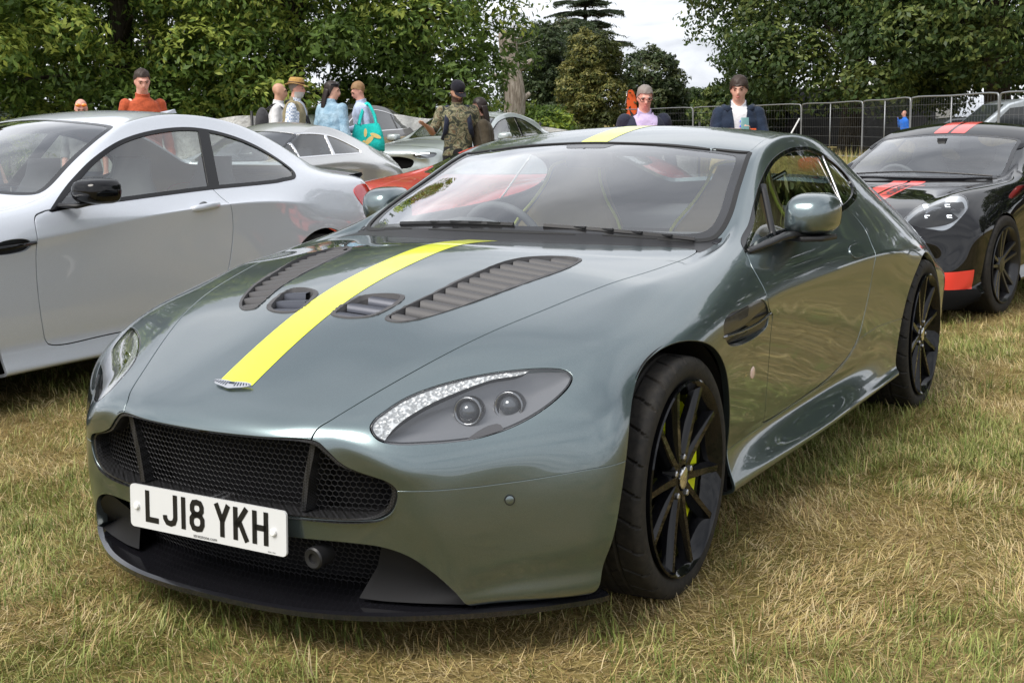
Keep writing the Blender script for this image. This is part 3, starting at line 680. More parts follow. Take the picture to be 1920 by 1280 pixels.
# ------------------------------------------------------------------ car bodies: a draped cage of rows (nose to tail) and columns (centre to sill)
def drape(rows, front, jc=4):
    """rows[r][c] -> half cage; front[k][j] closes the nose. Returns mirrored full mesh (V, quads)"""
    A = np.asarray(rows, float); R, C = A.shape[:2]; Fp = np.asarray(front, float)
    V = [tuple(p) for p in A.reshape(-1, 3)]; idx = np.arange(R*C).reshape(R, C)
    Q = []
    for r in range(R-1):
        for c in range(C-1): Q.append((idx[r, c], idx[r, c+1], idx[r+1, c+1], idx[r+1, c]))
    K = C-1-jc; g = np.zeros((K+1, jc+1), int); g[0, :] = idx[0, :jc+1]; g[:, jc] = idx[0, jc:]
    for k in range(1, K+1):
        for j in range(jc):
            g[k, j] = len(V); V.append(tuple(Fp[k-1][j]))
    for k in range(K):
        for j in range(jc): Q.append((g[k, j], g[k+1, j], g[k+1, j+1], g[k, j+1]))
    V = np.array(V); n = len(V); mid = np.abs(V[:, 0]) < 1e-9
    mp = np.full(n, -1); nxt = n; ex = []
    for i in range(n):
        if mid[i]: mp[i] = i
        else: mp[i] = nxt; nxt += 1; ex.append(V[i]*[-1, 1, 1])
    VV = np.concatenate([V, np.array(ex)]); QQ = Q+[tuple(mp[list(q)][::-1]) for q in Q]
    return VV, QQ, idx, mp
def fair_mesh(V, Q, lam=.4, c0=.93):
    """relax the cage along its grid lines wherever they bend only gently"""
    n = len(V); nb = {}; fc = {}
    for fi, f in enumerate(Q):
        for k in range(4):
            a, b = f[k], f[(k+1) % 4]; nb.setdefault(a, set()).add(b); nb.setdefault(b, set()).add(a); fc.setdefault(frozenset((a, b)), []).append(fi)
    M = np.eye(n)
    for j in range(n):
        N_ = list(nb[j])
        if len(N_) != 4: continue
        for x in range(4):
            for y in range(x+1, 4):
                i, k = N_[x], N_[y]
                if set(fc[frozenset((i, j))]) & set(fc[frozenset((j, k))]): continue
                if len(fc[frozenset((i, j))]) < 2 or len(fc[frozenset((j, k))]) < 2: continue
                p, q, r = V[i], V[j], V[k]; h0 = np.linalg.norm(q-p)+1e-6; h1 = np.linalg.norm(r-q)+1e-6; w = np.clip((np.dot(q-p, r-q)/h0/h1-c0)/(1-c0), 0, 1); h = .5*(h0+h1)
                v = np.array([h/h0, -h/h0-h/h1, h/h1]); sel = [i, j, k]; M[np.ix_(sel, sel)] += lam*w*np.outer(v, v)
    return np.linalg.solve(M, V)
def half_surface(rows, front, level, creases=(), jc=4, fit=14):
    V, Q, idx, mp = drape(rows, front, jc); V = fair_mesh(V, Q); V[np.abs(V[:, 0]) < 1e-7, 0] = 0
    C = limit_fit(V, Q, fit) if fit else V
    cr = {}
    for c, r0, r1, w in [k for k in creases if len(k) == 4]:      # crease along column c, rows r0..r1
        for r in range(r0, r1):
            a, b = idx[r, c], idx[r+1, c]; cr[tuple(sorted((a, b)))] = w; cr[tuple(sorted((mp[a], mp[b])))] = w
    for _, r, c0, c1, w in [k for k in creases if len(k) == 5]:
        for c in range(c0, c1):
            a, b = idx[r, c], idx[r, c+1]; cr[tuple(sorted((a, b)))] = w; cr[tuple(sorted((mp[a], mp[b])))] = w
    W, F = subdivide(C, Q, level, cr)
    tm = tm_from_quads(W, F)
    W[:, 0][np.abs(W[:, 0]) < 1e-6] = 0
    keep = (W[tm.T][:, :, 0] > -1e-5).all(1)
    h = tm.sub(keep); h.V[:, 0] = np.maximum(h.V[:, 0], 0); return h
HERO_ROWS = [
 # c0            c1                c2                c3 shut         c4               c5               c6              c7               c8               c9               c10              c11             c12             c13
 [(0,-.848,.568),(.13,-.846,.568),(.24,-.832,.567),(.33,-.806,.566),(.445,-.772,.570),(.515,-.760,.505),(.545,-.745,.445),(.565,-.735,.375),(.585,-.715,.295),(.595,-.700,.245),(.60,-.692,.205),(.605,-.690,.172),(.60,-.685,.145),(.55,-.64,.130)],
 [(0,-.735,.650),(.15,-.730,.647),(.28,-.712,.640),(.372,-.702,.631),(.485,-.640,.632),(.600,-.635,.592),(.665,-.640,.520),(.695,-.630,.445),(.705,-.620,.375),(.708,-.612,.305),(.71,-.606,.250),(.70,-.598,.200),(.695,-.595,.150),(.62,-.56,.130)],
 [(0,-.520,.748),(.17,-.515,.746),(.33,-.500,.727),(.460,-.500,.716),(.600,-.450,.703),(.724,-.435,.672),(.815,-.440,.604),(.864,-.445,.520),(.882,-.450,.435),(.887,-.450,.345),(.886,-.448,.270),(.874,-.450,.210),(.86,-.445,.155),(.76,-.43,.130)],
 [(0,-.270,.834),(.18,-.265,.832),(.37,-.255,.808),(.555,-.270,.777),(.670,-.260,.768),(.785,-.255,.730),(.866,-.258,.658),(.902,-.260,.570),(.905,-.262,.480),(.905,-.262,.370),(.90,-.262,.285),(.90,-.262,.220),(.89,-.262,.165),(.80,-.26,.140)],
 [(0,0,.882),(.18,0,.880),(.40,0,.856),(.635,0,.824),(.725,0,.813),(.815,0,.770),(.885,0,.702),(.915,0,.610),(.918,0,.510),(.915,0,.390),(.91,0,.300),(.91,0,.235),(.90,0,.180),(.80,0,.150)],
 [(0,.220,.903),(.18,.220,.901),(.42,.225,.880),(.680,.210,.849),(.760,.220,.840),(.836,.225,.800),(.893,.225,.728),(.911,.225,.640),(.902,.225,.520),(.885,.225,.385),(.88,.225,.300),(.89,.225,.235),(.89,.225,.185),(.80,.225,.160)],
 [(0,.470,.914),(.20,.475,.912),(.44,.520,.900),(.668,.625,.877),(.742,.620,.870),(.815,.530,.860),(.882,.470,.762),(.900,.450,.680),(.884,.450,.500),(.868,.450,.360),(.865,.450,.300),(.892,.450,.235),(.890,.450,.190),(.80,.450,.165)],
 [(0,.740,1.030),(.20,.745,1.026),(.43,.785,1.008),(.660,.850,.966),(.724,.880,.958),(.806,.800,.882),(.874,.750,.775),(.893,.740,.686),(.872,.740,.490),(.860,.740,.350),(.860,.740,.295),(.900,.740,.228),(.895,.740,.188),(.80,.740,.165)],
 [(0,1.010,1.130),(.20,1.015,1.126),(.41,1.045,1.107),(.622,1.080,1.072),(.682,1.115,1.070),(.798,1.040,.893),(.870,1.040,.785),(.891,1.040,.692),(.868,1.040,.485),(.858,1.040,.345),(.860,1.040,.292),(.905,1.040,.226),(.897,1.040,.188),(.80,1.040,.165)],
 [(0,1.235,1.203),(.20,1.240,1.200),(.40,1.255,1.186),(.590,1.275,1.160),(.650,1.340,1.137),(.792,1.300,.900),(.868,1.310,.794),(.891,1.310,.698),(.868,1.310,.488),(.860,1.310,.347),(.862,1.310,.294),(.908,1.310,.228),(.900,1.310,.190),(.80,1.310,.167)],
 [(0,1.580,1.258),(.20,1.580,1.255),(.40,1.580,1.240),(.580,1.590,1.217),(.640,1.610,1.165),(.785,1.600,.912),(.868,1.600,.806),(.894,1.600,.708),(.875,1.600,.497),(.868,1.600,.356),(.870,1.600,.302),(.915,1.600,.235),(.905,1.600,.197),(.80,1.600,.172)],
 [(0,1.930,1.243),(.20,1.930,1.240),(.39,1.930,1.232),(.566,1.930,1.210),(.640,1.920,1.155),(.776,1.930,.935),(.872,1.930,.815),(.905,1.930,.716),(.895,1.930,.510),(.882,1.930,.370),(.882,1.930,.310),(.905,1.930,.245),(.905,1.930,.205),(.80,1.930,.180)],
 [(0,2.260,1.180),(.19,2.260,1.177),(.37,2.260,1.176),(.552,2.250,1.166),(.650,2.230,1.094),(.752,2.270,.945),(.862,2.270,.807),(.920,2.270,.712),(.922,2.270,.560),(.908,2.270,.400),(.90,2.270,.310),(.902,2.270,.250),(.91,2.270,.210),(.80,2.270,.185)],
 [(0,2.580,1.090),(.18,2.580,1.088),(.35,2.580,1.080),(.520,2.560,1.075),(.628,2.560,1.012),(.742,2.600,.892),(.850,2.600,.785),(.920,2.600,.682),(.935,2.600,.560),(.932,2.600,.420),(.93,2.600,.320),(.93,2.600,.260),(.915,2.600,.220),(.80,2.600,.190)],
 [(0,2.920,.985),(.18,2.920,.983),(.34,2.920,.975),(.50,2.910,.950),(.612,2.920,.915),(.725,2.930,.83),(.828,2.930,.73),(.890,2.930,.628),(.918,2.930,.540),(.918,2.930,.420),(.915,2.930,.330),(.91,2.930,.270),(.90,2.930,.230),(.80,2.930,.200)],
 [(0,3.230,.915),(.18,3.230,.913),(.34,3.225,.905),(.50,3.210,.882),(.59,3.200,.84),(.67,3.200,.765),(.755,3.200,.685),(.81,3.200,.60),(.855,3.200,.530),(.855,3.200,.420),(.85,3.200,.340),(.84,3.200,.280),(.82,3.200,.240),(.75,3.18,.210)],
 [(0,3.430,.850),(.18,3.430,.850),(.33,3.420,.845),(.47,3.400,.830),(.55,3.380,.800),(.60,3.380,.740),(.65,3.380,.670),(.68,3.380,.590),(.70,3.380,.510),(.70,3.380,.420),(.70,3.380,.350),(.69,3.370,.290),(.67,3.350,.250),(.62,3.30,.220)],
 [(0,3.500,.720),(.17,3.500,.720),(.30,3.490,.715),(.40,3.480,.705),(.44,3.470,.690),(.46,3.470,.660),(.48,3.470,.620),(.49,3.470,.560),(.50,3.470,.490),(.50,3.470,.420),(.50,3.470,.360),(.49,3.46,.310),(.48,3.44,.270),(.45,3.38,.240)],
]
HERO_FRONT = [  # rows below the bonnet edge, columns c0..c3
 [(0,-.868,.520),(.13,-.866,.519),(.26,-.850,.516),(.40,-.812,.510)],
 [(0,-.866,.452),(.13,-.864,.452),(.27,-.848,.450),(.42,-.802,.447)],
 [(0,-.852,.378),(.13,-.850,.378),(.28,-.834,.377),(.43,-.790,.376)],
 [(0,-.845,.298),(.14,-.843,.298),(.29,-.826,.297),(.44,-.780,.296)],
 [(0,-.840,.246),(.14,-.838,.246),(.29,-.820,.246),(.45,-.772,.246)],
 [(0,-.838,.206),(.14,-.836,.206),(.29,-.818,.206),(.45,-.768,.206)],
 [(0,-.838,.173),(.14,-.836,.173),(.29,-.818,.173),(.45,-.768,.173)],
 [(0,-.835,.146),(.14,-.833,.146),(.29,-.815,.146),(.45,-.765,.146)],
 [(0,-.79,.131),(.14,-.788,.131),(.28,-.77,.131),(.42,-.72,.131)],
]
HERO_CREASES = [('r', 6, 0, 4, .6), (7, 6, 12, .45), (11, 6, 12, .35), (9, 6, 11, .3)]
def hero_half(level=4): return half_surface(HERO_ROWS, HERO_FRONT, level, HERO_CREASES)
# ------------------------------------------------------------------ the grey-green coupe in front
def arc_poly(c, r, a0, a1, n=28): return [(c[0]+r*math.cos(R_(a0+(a1-a0)*i/n)), c[1]+r*math.sin(R_(a0+(a1-a0)*i/n))) for i in range(n+1)]
def basis(nrm, up=(0, 0, 1)):
    n = unit(nrm); u = unit(np.cross(up, n)); v = np.cross(n, u); return np.array([u, v, n])
def p3(pts, B): return np.asarray(pts, float)@B[:2].T
def hero():
    car = empty('sports_car', (0, 0, 0), 0, 'grey-green sports coupe with a lime yellow stripe over bonnet and roof, plate LJ18 YKH', 'car')
    h = hero_half(4); full = h
    PT = P_HERO
    c2 = lambda pts, n=8: crom(np.array(pts, float), n, True)
    g = .0026
    # --- openings
    grille = c2([(-.3,.553),(0,.5525),(.18,.5545),(.300,.556),(.330,.550),(.352,.534),(.388,.502),(.425,.486),(.461,.476),(.495,.465),(.512,.448),(.513,.425),(.497,.389),(.470,.371),(.430,.363),(.374,.359),(.254,.359),(0,.359),(-.3,.359)])
    intake = c2([(-.3,.306),(0,.306),(.263,.308),(.383,.306),(.469,.299),(.526,.279),(.577,.235),(.618,.178),(.632,.150),(.632,.150),(.64,.05),(.64,.05),(0,.05),(-.3,.05)])
    _, body = h.cut(grille, 'y', facing=.02, rng=(.45, 2)); _, body = body.cut(intake, 'y', facing=-.6, rng=(.45, 2))
    arch_f = crom([(-.475,.0),(-.475,.0),(-.46,.16),(-.432,.30),(-.39,.44),(-.325,.57),(-.225,.655),(-.1,.695),(.03,.699),(.17,.660),(.285,.578),(.352,.47),(.380,.36),(.375,.27),(.37,.0),(.37,.0)], 6, True)
    arch_r = crom([(2.18,.0),(2.18,.0),(2.195,.20),(2.215,.34),(2.262,.47),(2.340,.59),(2.45,.665),(2.58,.690),(2.72,.668),(2.84,.60),(2.93,.49),(2.975,.36),(2.985,.20),(2.985,.0),(2.985,.0)], 6, True)
    _, body = body.cut(arch_f, 'x', facing=-2, rng=(.45, 2)); _, body = body.cut(arch_r, 'x', facing=-2, rng=(.45, 2))
    Bl = basis((.62, -.62, .48))
    HL = [(.433,-.761,.583),(.431,-.741,.597),(.436,-.720,.607),(.459,-.653,.634),(.506,-.587,.656),(.580,-.511,.675),(.653,-.456,.685),(.718,-.414,.687),(.753,-.397,.682),(.772,-.398,.668),(.777,-.418,.651),(.769,-.460,.627),(.743,-.516,.597),(.703,-.573,.571),(.651,-.628,.553),(.604,-.669,.547),(.556,-.709,.545),(.498,-.755,.547),(.465,-.771,.556),(.445,-.770,.570)]
    hl = crom(p3(HL, Bl), 5, True)
    lens, body = body.cut(hl, Bl, .0022, facing=-.1, rng=(.45, 2))
    # --- glass
    screen = c2([(-.3,.52),(0,.512),(.15,.522),(.33,.557),(.49,.610),(.62,.668),(.680,.715),(.6925,.755),(.688,.845),(.650,1.020),(.605,1.235),(.597,1.268),(.57,1.268),(.395,1.243),(.083,1.227),(0,1.226),(-.3,1.23)])
    ws, body = body.cut(screen, 'z', .0, facing=.05, rng=(.8, 2))
    dlo = crom([(.665,.868),(.665,.868),(.70,.892),(.86,.942),(1.00,1.003),(1.119,1.056),(1.269,1.110),(1.393,1.140),(1.572,1.163),(1.70,1.166),(1.830,1.160),(2.041,1.109),(2.135,1.052),(2.150,1.02),(2.128,.985),(2.05,.957),(1.896,.934),(1.702,.917),(1.242,.898),(.950,.888),(.78,.876)], 8, True)
    side_glass, body = body.cut(dlo, 'x', .0, facing=.05, rng=(.5, 2))
    back = c2([(-.3,2.37),(0,2.37),(.30,2.365),(.47,2.35),(.485,2.40),(.46,2.62),(.42,2.84),(.39,2.88),(0,2.90),(-.3,2.90)])
    rear_glass, body = body.cut(back, 'z', .0, facing=.05, rng=(.7, 2))
    # --- panels
    hood = np.array(list(crom([(.300,-.92),(.300,-.92),(.316,-.812),(.336,-.781),(.383,-.679),(.446,-.541),(.508,-.395),(.569,-.229),(.622,-.03),(.674,.197),(.697,.40),(.700,.50),(.680,.590),(.62,.590),(.49,.540),(.33,.484),(.15,.446),(0,.437),(0,.437)], 8))+[(-.3, .437), (-.3, -.92)])
    d = np.maximum(body.dist(hood, 'z', facing=-.3, rng=(.5, 2)), .51-body.V[:, 2])
    bonnet, body = body.split(d+g)[0], body.split(d-g)[1]
    long_v = c2([(.226,-.408),(.229,-.372),(.256,-.261),(.280,-.05),(.302,.10),(.345,.185),(.42,.245),(.462,.240),(.478,.18),(.478,.09),(.441,-.068),(.385,-.255),(.318,-.372),(.265,-.412)])
    small_v = c2([(.060,-.425),(.057,-.376),(.076,-.318),(.115,-.293),(.163,-.280),(.196,-.284),(.208,-.319),(.190,-.396),(.161,-.422),(.105,-.436)])
    vents = []
    for v in (long_v, small_v):
        _, bonnet = bonnet.cut(v, 'z', facing=.05); vents.append(v)
    roof = np.array(list(crom([(.590,1.262),(.590,1.262),(.594,1.29),(.583,1.449),(.578,1.576),(.576,1.761),(.570,1.95),(.556,2.15),(.530,2.30),(.49,2.352),(.40,2.36),(0,2.366),(0,2.366)], 8))+[(-.3, 2.366), (-.3, 1.2), (.4, 1.2)])
    rf, body = body.cut(roof, 'z', .0014, facing=.2, rng=(1.0, 2))
    door = crom([(.668,.870),(.668,.870),(.636,.829),(.633,.765),(.643,.716),(.668,.690),(.702,.674),(.702,.674),(.700,.624),(.712,.502),(.716,.345),(.716,.322),(.716,.322),(.82,.318),(1.091,.326),(1.35,.342),(1.52,.370),(1.63,.402),(1.71,.450),(1.755,.528),(1.785,.628),(1.802,.730),(1.842,.787),(1.895,.845),(1.87,.90),(1.80,.935),(1.80,.935),(1.2,.935)], 8, True)
    dr, body = body.cut(door, 'x', .0036, facing=.05, rng=(.6, 2))
    Bs = np.array([(0, 1, 0), (0, 0, 1), (1, 0, 0)], float)
    strake = crom([(.262,.668),(.252,.690),(.262,.712),(.312,.730),(.42,.733),(.565,.738),(.60,.735),(.655,.692),(.664,.672),(.655,.645),(.60,.632),(.484,.624),(.36,.630),(.30,.642)], 6, True)
    stk, body = body.cut(strake, 'x', .0, facing=.05, rng=(.7, 2))
    # bumper below the seam
    seam = crom([(.40,.4425),(.518,.443),(.588,.442),(.664,.443),(.759,.452),(.854,.466),(.93,.470),(1.2,.480)], 6)
    zs = np.interp(body.V[:, 0], seam[:, 0], seam[:, 1]); d = np.where(body.V[:, 1] < .05, np.maximum(body.V[:, 2]-zs, body.V[:, 1]-(-.25)), .05)
    bump, body = body.split(d+.0014)[0], body.split(d-.0014)[1]
    # sill and rear bumper
    sp = np.array([(.30, .0), (.30, .315), (.716, .312), (1.091, .315), (1.35, .331), (1.53, .360), (1.64, .394), (1.72, .436), (1.80, .448), (1.95, .457), (2.25, .447), (2.25, .0)])
    sill, body = body.cut(sp, 'x', .0014, facing=-2, rng=(.5, 2))
    tail, body = body.split(np.maximum(2.75-body.V[:, 1], body.V[:, 2]-.62))
    fr, rear = body.split(body.V[:, 1]-.95)       # front wings with A pillars, rear quarters
    # leftovers around the cowl sit in the front part as black trim
    cow, fr = fr.cut(np.array([(-.1, .40), (.5, .46), (.71, .56), (.697, .735), (.60, .70), (.3, .6), (-.1, .56)]), 'z', 0, facing=.2, rng=(.8, 2))
    # --- emit objects
    def side(tm, name, m, fl=.014):
        a = tm.flange(fl) if fl else tm; o = a.obj(name, m, car); b = a.mirrored().obj(name, m, car); return o, b
    def mid(tm, name, m, fl=.014):
        a = tm.flange(fl) if fl else tm; return a.both().obj(name, m, car)
    bon = mid(bonnet, 'bonnet', PT); mid(rf, 'roof', PT, .01); mid(bump, 'front_bumper', PT, .03); side(tail, 'rear_bumper', PT); mid(cow, 'cowl_panel', M_BLACK)
    side(fr, 'front_wing', PT, .02); side(rear, 'rear_quarter', PT, .02); side(sill, 'side_sill', PT, .01); doors = side(dr, 'door', PT)
    wsO = mid(ws.offset(-.003), 'windscreen', M_GLASS, 0); mid(rear_glass.offset(-.003), 'rear_window', M_GLASS, 0)
    # black frit band round the windscreen, seals
    inner = c2([(-.3,.555),(0,.548),(.15,.557),(.33,.592),(.49,.645),(.600,.697),(.645,.735),(.657,.775),(.652,.85),(.614,1.015),(.574,1.195),(.560,1.222),(.52,1.226),(.395,1.214),(.10,1.200),(.085,1.165),(.06,1.155),(0,1.155),(-.3,1.155)])
    _, frit = ws.offset(-.0022).cut(inner, 'z', facing=-1); mid(frit, 'windscreen_band', mat('glass_frit', (.012, .012, .013), .25, 0, .6), 0)
    seal = full.sub((full.V[full.T][:, :, 2] > .85).all(1)); seal, _ = seal.split(np.where(seal.N[:, 2] > .25, np.abs(poly_sdf(seal.V[:, :2], screen))-.007, .05)); mid(seal.offset(.0022), 'screen_seal', M_RUBBER, .004)
    # side glazing: frame, quarter light, main pane, rear pane
    ins = crom([(.70,.876),(.70,.876),(.74,.894),(.87,.934),(1.005,.993),(1.125,1.046),(1.272,1.099),(1.395,1.129),(1.572,1.151),(1.70,1.154),(1.825,1.148),(2.025,1.099),(2.108,1.050),(2.120,1.022),(2.10,.997),(2.035,.973),(1.89,.950),(1.702,.932),(1.242,.912),(.950,.902),(.80,.890)], 8, True)
    pane, frame = side_glass.cut(ins, 'x', facing=-1); side(frame.offset(.002), 'window_surround', M_GLOSSBLACK, .008)
    pane = pane.offset(-.004)
    q1 = np.array([(.5,.8),(1.035,.8),(1.035,.8),(.955,.90),(1.035,1.04),(1.09,1.2),(.5,1.2)]); q1 = np.array([(.5,.8),(.985,.8),(.975,.90),(1.075,1.02),(1.135,1.2),(.5,1.2)])
    a, b = pane.cut(q1, 'x', .012, facing=-1); q2 = np.array([(1.83,.8),(1.83,.9),(1.80,.94),(1.90,1.2),(2.5,1.2),(2.5,.8)]); c, b = b.cut(q2, 'x', .004, facing=-1)
    side(a, 'quarter_window', M_GLASS, 0); side(b, 'door_window', M_SIDEGLASS, 0); side(c, 'rear_quarter_window', M_SIDEGLASS, 0)
    for s in (-1, 1):
        m = MB(); m.tube([(s*x, y, z) for x, y, z in crom([(.796,.965,.892),(.752,1.040,.965),(.700,1.125,1.052)], 5)], .011, 8, squash=(1, .6)); m.obj('window_divider', M_BLACK, car, True)
        m = MB(); m.tube([(s*x, y, z) for x, y, z in crom([(.776,1.815,.935),(.722,1.86,1.03),(.664,1.90,1.125)], 5)], .0045, 8); m.obj('window_divider', M_STEEL, car, True)
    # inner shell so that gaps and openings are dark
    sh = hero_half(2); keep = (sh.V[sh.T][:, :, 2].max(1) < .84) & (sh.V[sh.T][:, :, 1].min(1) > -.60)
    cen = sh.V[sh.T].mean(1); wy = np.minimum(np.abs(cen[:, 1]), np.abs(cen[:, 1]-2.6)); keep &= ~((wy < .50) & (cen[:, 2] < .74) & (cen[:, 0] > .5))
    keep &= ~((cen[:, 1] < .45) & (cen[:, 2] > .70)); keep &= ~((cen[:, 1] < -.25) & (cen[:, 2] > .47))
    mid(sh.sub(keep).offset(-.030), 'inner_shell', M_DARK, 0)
    b = MB()
    for s in (-1, 1):
        b.prism([(.44, -.36), (.44, 3.2), (0, 3.2), (0, -.60)], .135, .15, to=lambda x, y, z: (s*x, y, z)); b.box((s*.62, 1.3, .15), (.40, 1.60, .02))
    b.box((0, .15, .70), (1.1, 1.0, .02)); b.box((0, -.42, .40), (1.1, .02, .5)); b.box((0, .66, .60), (1.5, .02, .48))
    b.obj('underbody', M_DARK, car)
    # wheel wells
    for yc, ap in ((0, arch_f), (2.6, arch_r)):
        c0 = np.array([yc, .33]); q = ap[(ap[:, 1] > .165)]; q = c0+(q-c0)*1.012; n = len(q)
        for s in (-1, 1):
            m = MB(); V = [(s*x, y, z) for y, z in q for x in (.44, .80, .872)]
            m.add(V, [(3*i+j, 3*i+j+1, 3*i+j+4, 3*i+j+3) for i in range(n-1) for j in (0, 1)])
            m.add([(s*.44, yc, .20)]+[(s*.44, y, z) for y, z in q], [(0, i+1, i+2) for i in range(n-1)])
            m.obj('wheel_well', M_WELL, car, True, fix=False)
    # --- headlamps
    def lamp(sgn):
        e = bpy.data.objects.new('headlamp', None); COL.objects.link(e); e.parent = car; e.empty_display_size = .05
        mm = (lambda t: t) if sgn > 0 else (lambda t: t.mirrored())
        mm(lens).obj('lens', M_LENS, e)
        rim_tm, _ = lens.split(-(poly_sdf(lens.V@Bl[:2].T, hl)+.006)); mm(rim_tm.offset(-.0008)).obj('lens_seal', M_GLOSSBLACK, e)
        # bowl: the lens sheet pushed in, deeper away from the edge
        dd = -poly_sdf(lens.V@Bl[:2].T, hl); depth = .008+.056*np.clip(dd/.05, 0, 1)**.8
        bowl = TM(lens.V-Bl[2]*depth[:, None], lens.T); led_edge = crom(p3([(.476,-.770,.545),(.476,-.766,.553),(.484,-.728,.584),(.511,-.657,.617),(.555,-.585,.643),(.614,-.510,.667),(.682,-.448,.683),(.70,-.40,.76),(.45,-.58,.76),(.34,-.76,.66),(.38,-.86,.54),(.46,-.83,.51)], Bl), 5, True)
        bowl.N = unit(bowl.N*.35+Bl[2]); led, dark = bowl.cut(led_edge, Bl, facing=-1)
        mm(dark).obj('reflector_bowl', M_LAMPDARK, e); mm(TM(led.V+Bl[2]*(.86*(.008+.056*np.clip(-poly_sdf(led.V@Bl[:2].T, hl)/.05, 0, 1)**.8))[:, None], led.T)).obj('led_strip', M_LAMPLED, e)
        for (c, r) in (((.598,-.585,.610), .026), ((.672,-.518,.616), .027)):
            c = np.array(c)-Bl[2]*.030; ax = unit((.25, -.95, .12)); u = unit(np.cross(ax, (0, 0, 1))); w = np.cross(u, ax)
            def ring(prof, nm, m_, nseg=32):
                V = []; F = []
                for (hh, rr) in prof:
                    for k in range(nseg): a = k/nseg*2*math.pi; V.append(c+ax*hh+rr*(math.cos(a)*u+math.sin(a)*w))
                for i in range(len(prof)-1):
                    for k in range(nseg): F.append((i*nseg+k, (i+1)*nseg+k, (i+1)*nseg+(k+1) % nseg, i*nseg+(k+1) % nseg))
                V = np.array(V)*([sgn, 1, 1]); b_ = MB(); b_.add(V, F); return b_.obj(nm, m_, e, True)
            ring([(-.03, r*1.35), (.004, r*1.38), (.008, r*1.25), (0, r*1.05), (-.012, r)], 'bezel', M_CHROMEDARK)
            ring([(-.014, r), (.002, r*.88), (.012, r*.6), (.016, r*.3), (.017, .0005)], 'projector', M_PROJ)
        # washer flap set in the lower lens edge
        fl = crom(p3([(.628,-.648,.552),(.650,-.615,.572),(.672,-.592,.582),(.684,-.585,.578),(.690,-.586,.566),(.692,-.588,.562)], Bl), 5)
        fp = np.concatenate([fl, p3([(.70,-.58,.54),(.63,-.66,.53)], Bl)]); f1, _ = lens.cut(fp, Bl, facing=-1); 
        if len(f1.T): mm(f1.offset(.0012)).obj('washer_flap', M_FLAP, e)
        return e
    lamp(1); lamp(-1)
    # --- grille: surround, honeycomb, uprights
    fr_y = lambda x, z: -.868+.30*x*x+.12*max(0, abs(x)-.3)**1.5       # plan curve of the front face
    gp = grille[(grille[:, 0] >= 0)]; gp = gp[np.argsort(-gp[:, 1]*0+np.arange(len(gp)))]
    full_out = np.concatenate([gp, gp[::-1]*[-1, 1]])
    cen_g = np.array([0, .455])
    def loop(sc, yo, dz=0): 
        q = cen_g+(full_out-cen_g)*sc; return np.stack([q[:, 0], np.array([fr_y(a, b) for a, b in full_out])+yo, q[:, 1]+dz], 1)
    b = MB(); L = [loop((1.006, 1.03), .010), loop((1.0, 1.0), .022), loop((.985, .955), .010), loop((.965, .915), .008), loop((.955, .90), .020), loop((.940, .87), .09)]; n = len(full_out)
    for A_, B_ in zip(L[:-1], L[1:]): b.add(np.concatenate([A_, B_]), [(i, (i+1) % n, n+(i+1) % n, n+i) for i in range(n)])
    b.obj('grille_surround', M_CARBON, car, True, fix=False)
    gin = cen_g+(full_out-cen_g)*(.945, .88)
    m = MB(); hex_mesh(m, None, -.50, .50, .36, .56, .0155, lambda u, v: (u, fr_y(u, v)+.052-.10*(v-.45), v), .00135, inside=lambda p: poly_sdf(np.array([p]), gin)[0] < 0, n=4); m.obj('grille_honeycomb', M_MESHWIRE, car, True, fix=False)
    m = MB(); V = [(x, fr_y(x, 0)+.12, z) for x in np.linspace(-.47, .47, 9) for z in (.34, .545)]; m.add(V, [(2*i, 2*i+1, 2*i+3, 2*i+2) for i in range(8)]); m.obj('radiator_core', M_CORE, car)
    for s in (-1, 1):
        m = MB(); m.add([(s*x, y, z) for z, xa in ((.372, .268), (.46, .283), (.545, .305)) for x, y in ((xa-.008, fr_y(xa, 0)+.028), (xa+.008, fr_y(xa, 0)+.028), (xa+.014, fr_y(xa, 0)+.10), (xa-.014, fr_y(xa, 0)+.10))],
              [(r*4+k, r*4+(k+1) % 4, (r+1)*4+(k+1) % 4, (r+1)*4+k) for r in range(2) for k in range(4)]+[(0, 1, 2, 3), (8, 9, 10, 11)]); m.obj('grille_upright', M_CARBON, car)
    # --- lower intake and splitter
    m = MB(); iy = lambda x, z: -.735+.32*x*x-(z-.22)*.45
    hex_mesh(m, None, -.45, .45, .135, .32, .017, lambda u, v: (u, iy(u, v), v), .0014, inside=lambda p: abs(p[0]) < .44-.25*max(0, .24-p[1]) and .13 < p[1] < .312, n=4); m.obj('intake_honeycomb', M_MESHWIRE, car, True, fix=False)
    m = MB(); V = [(x, iy(x, .2)+.07, z) for x in np.linspace(-.55, .55, 9) for z in (.12, .33)]; m.add(V, [(2*i, 2*i+1, 2*i+3, 2*i+2) for i in range(8)]); m.obj('intake_backing', M_CORE, car)
    for s in (-1, 1):
        m = MB(); top = crom([(.455,-.762,.296),(.50,-.745,.284),(.545,-.722,.258),(.585,-.695,.222),(.618,-.668,.172)], 4); bot = crom([(.375,-.752,.152),(.43,-.738,.150),(.49,-.718,.150),(.55,-.694,.150),(.62,-.662,.150)], 4); K = len(top)
        inn = crom([(.43,-.70,.30),(.44,-.69,.29),(.47,-.67,.26),(.52,-.65,.22),(.60,-.64,.17)], 4)
        V = []
        for a_, b_, c_ in zip(top, bot, inn):
            mid_ = (a_+b_)/2+np.array([-.012, .045, .0]); V += [a_, mid_, b_]
        m.add([(s*v[0], v[1], v[2]) for v in V], [(3*i+j, 3*i+j+1, 3*i+j+4, 3*i+j+3) for i in range(K-1) for j in (0, 1)]); m.obj('intake_duct', M_CARBONRIB, car, True)
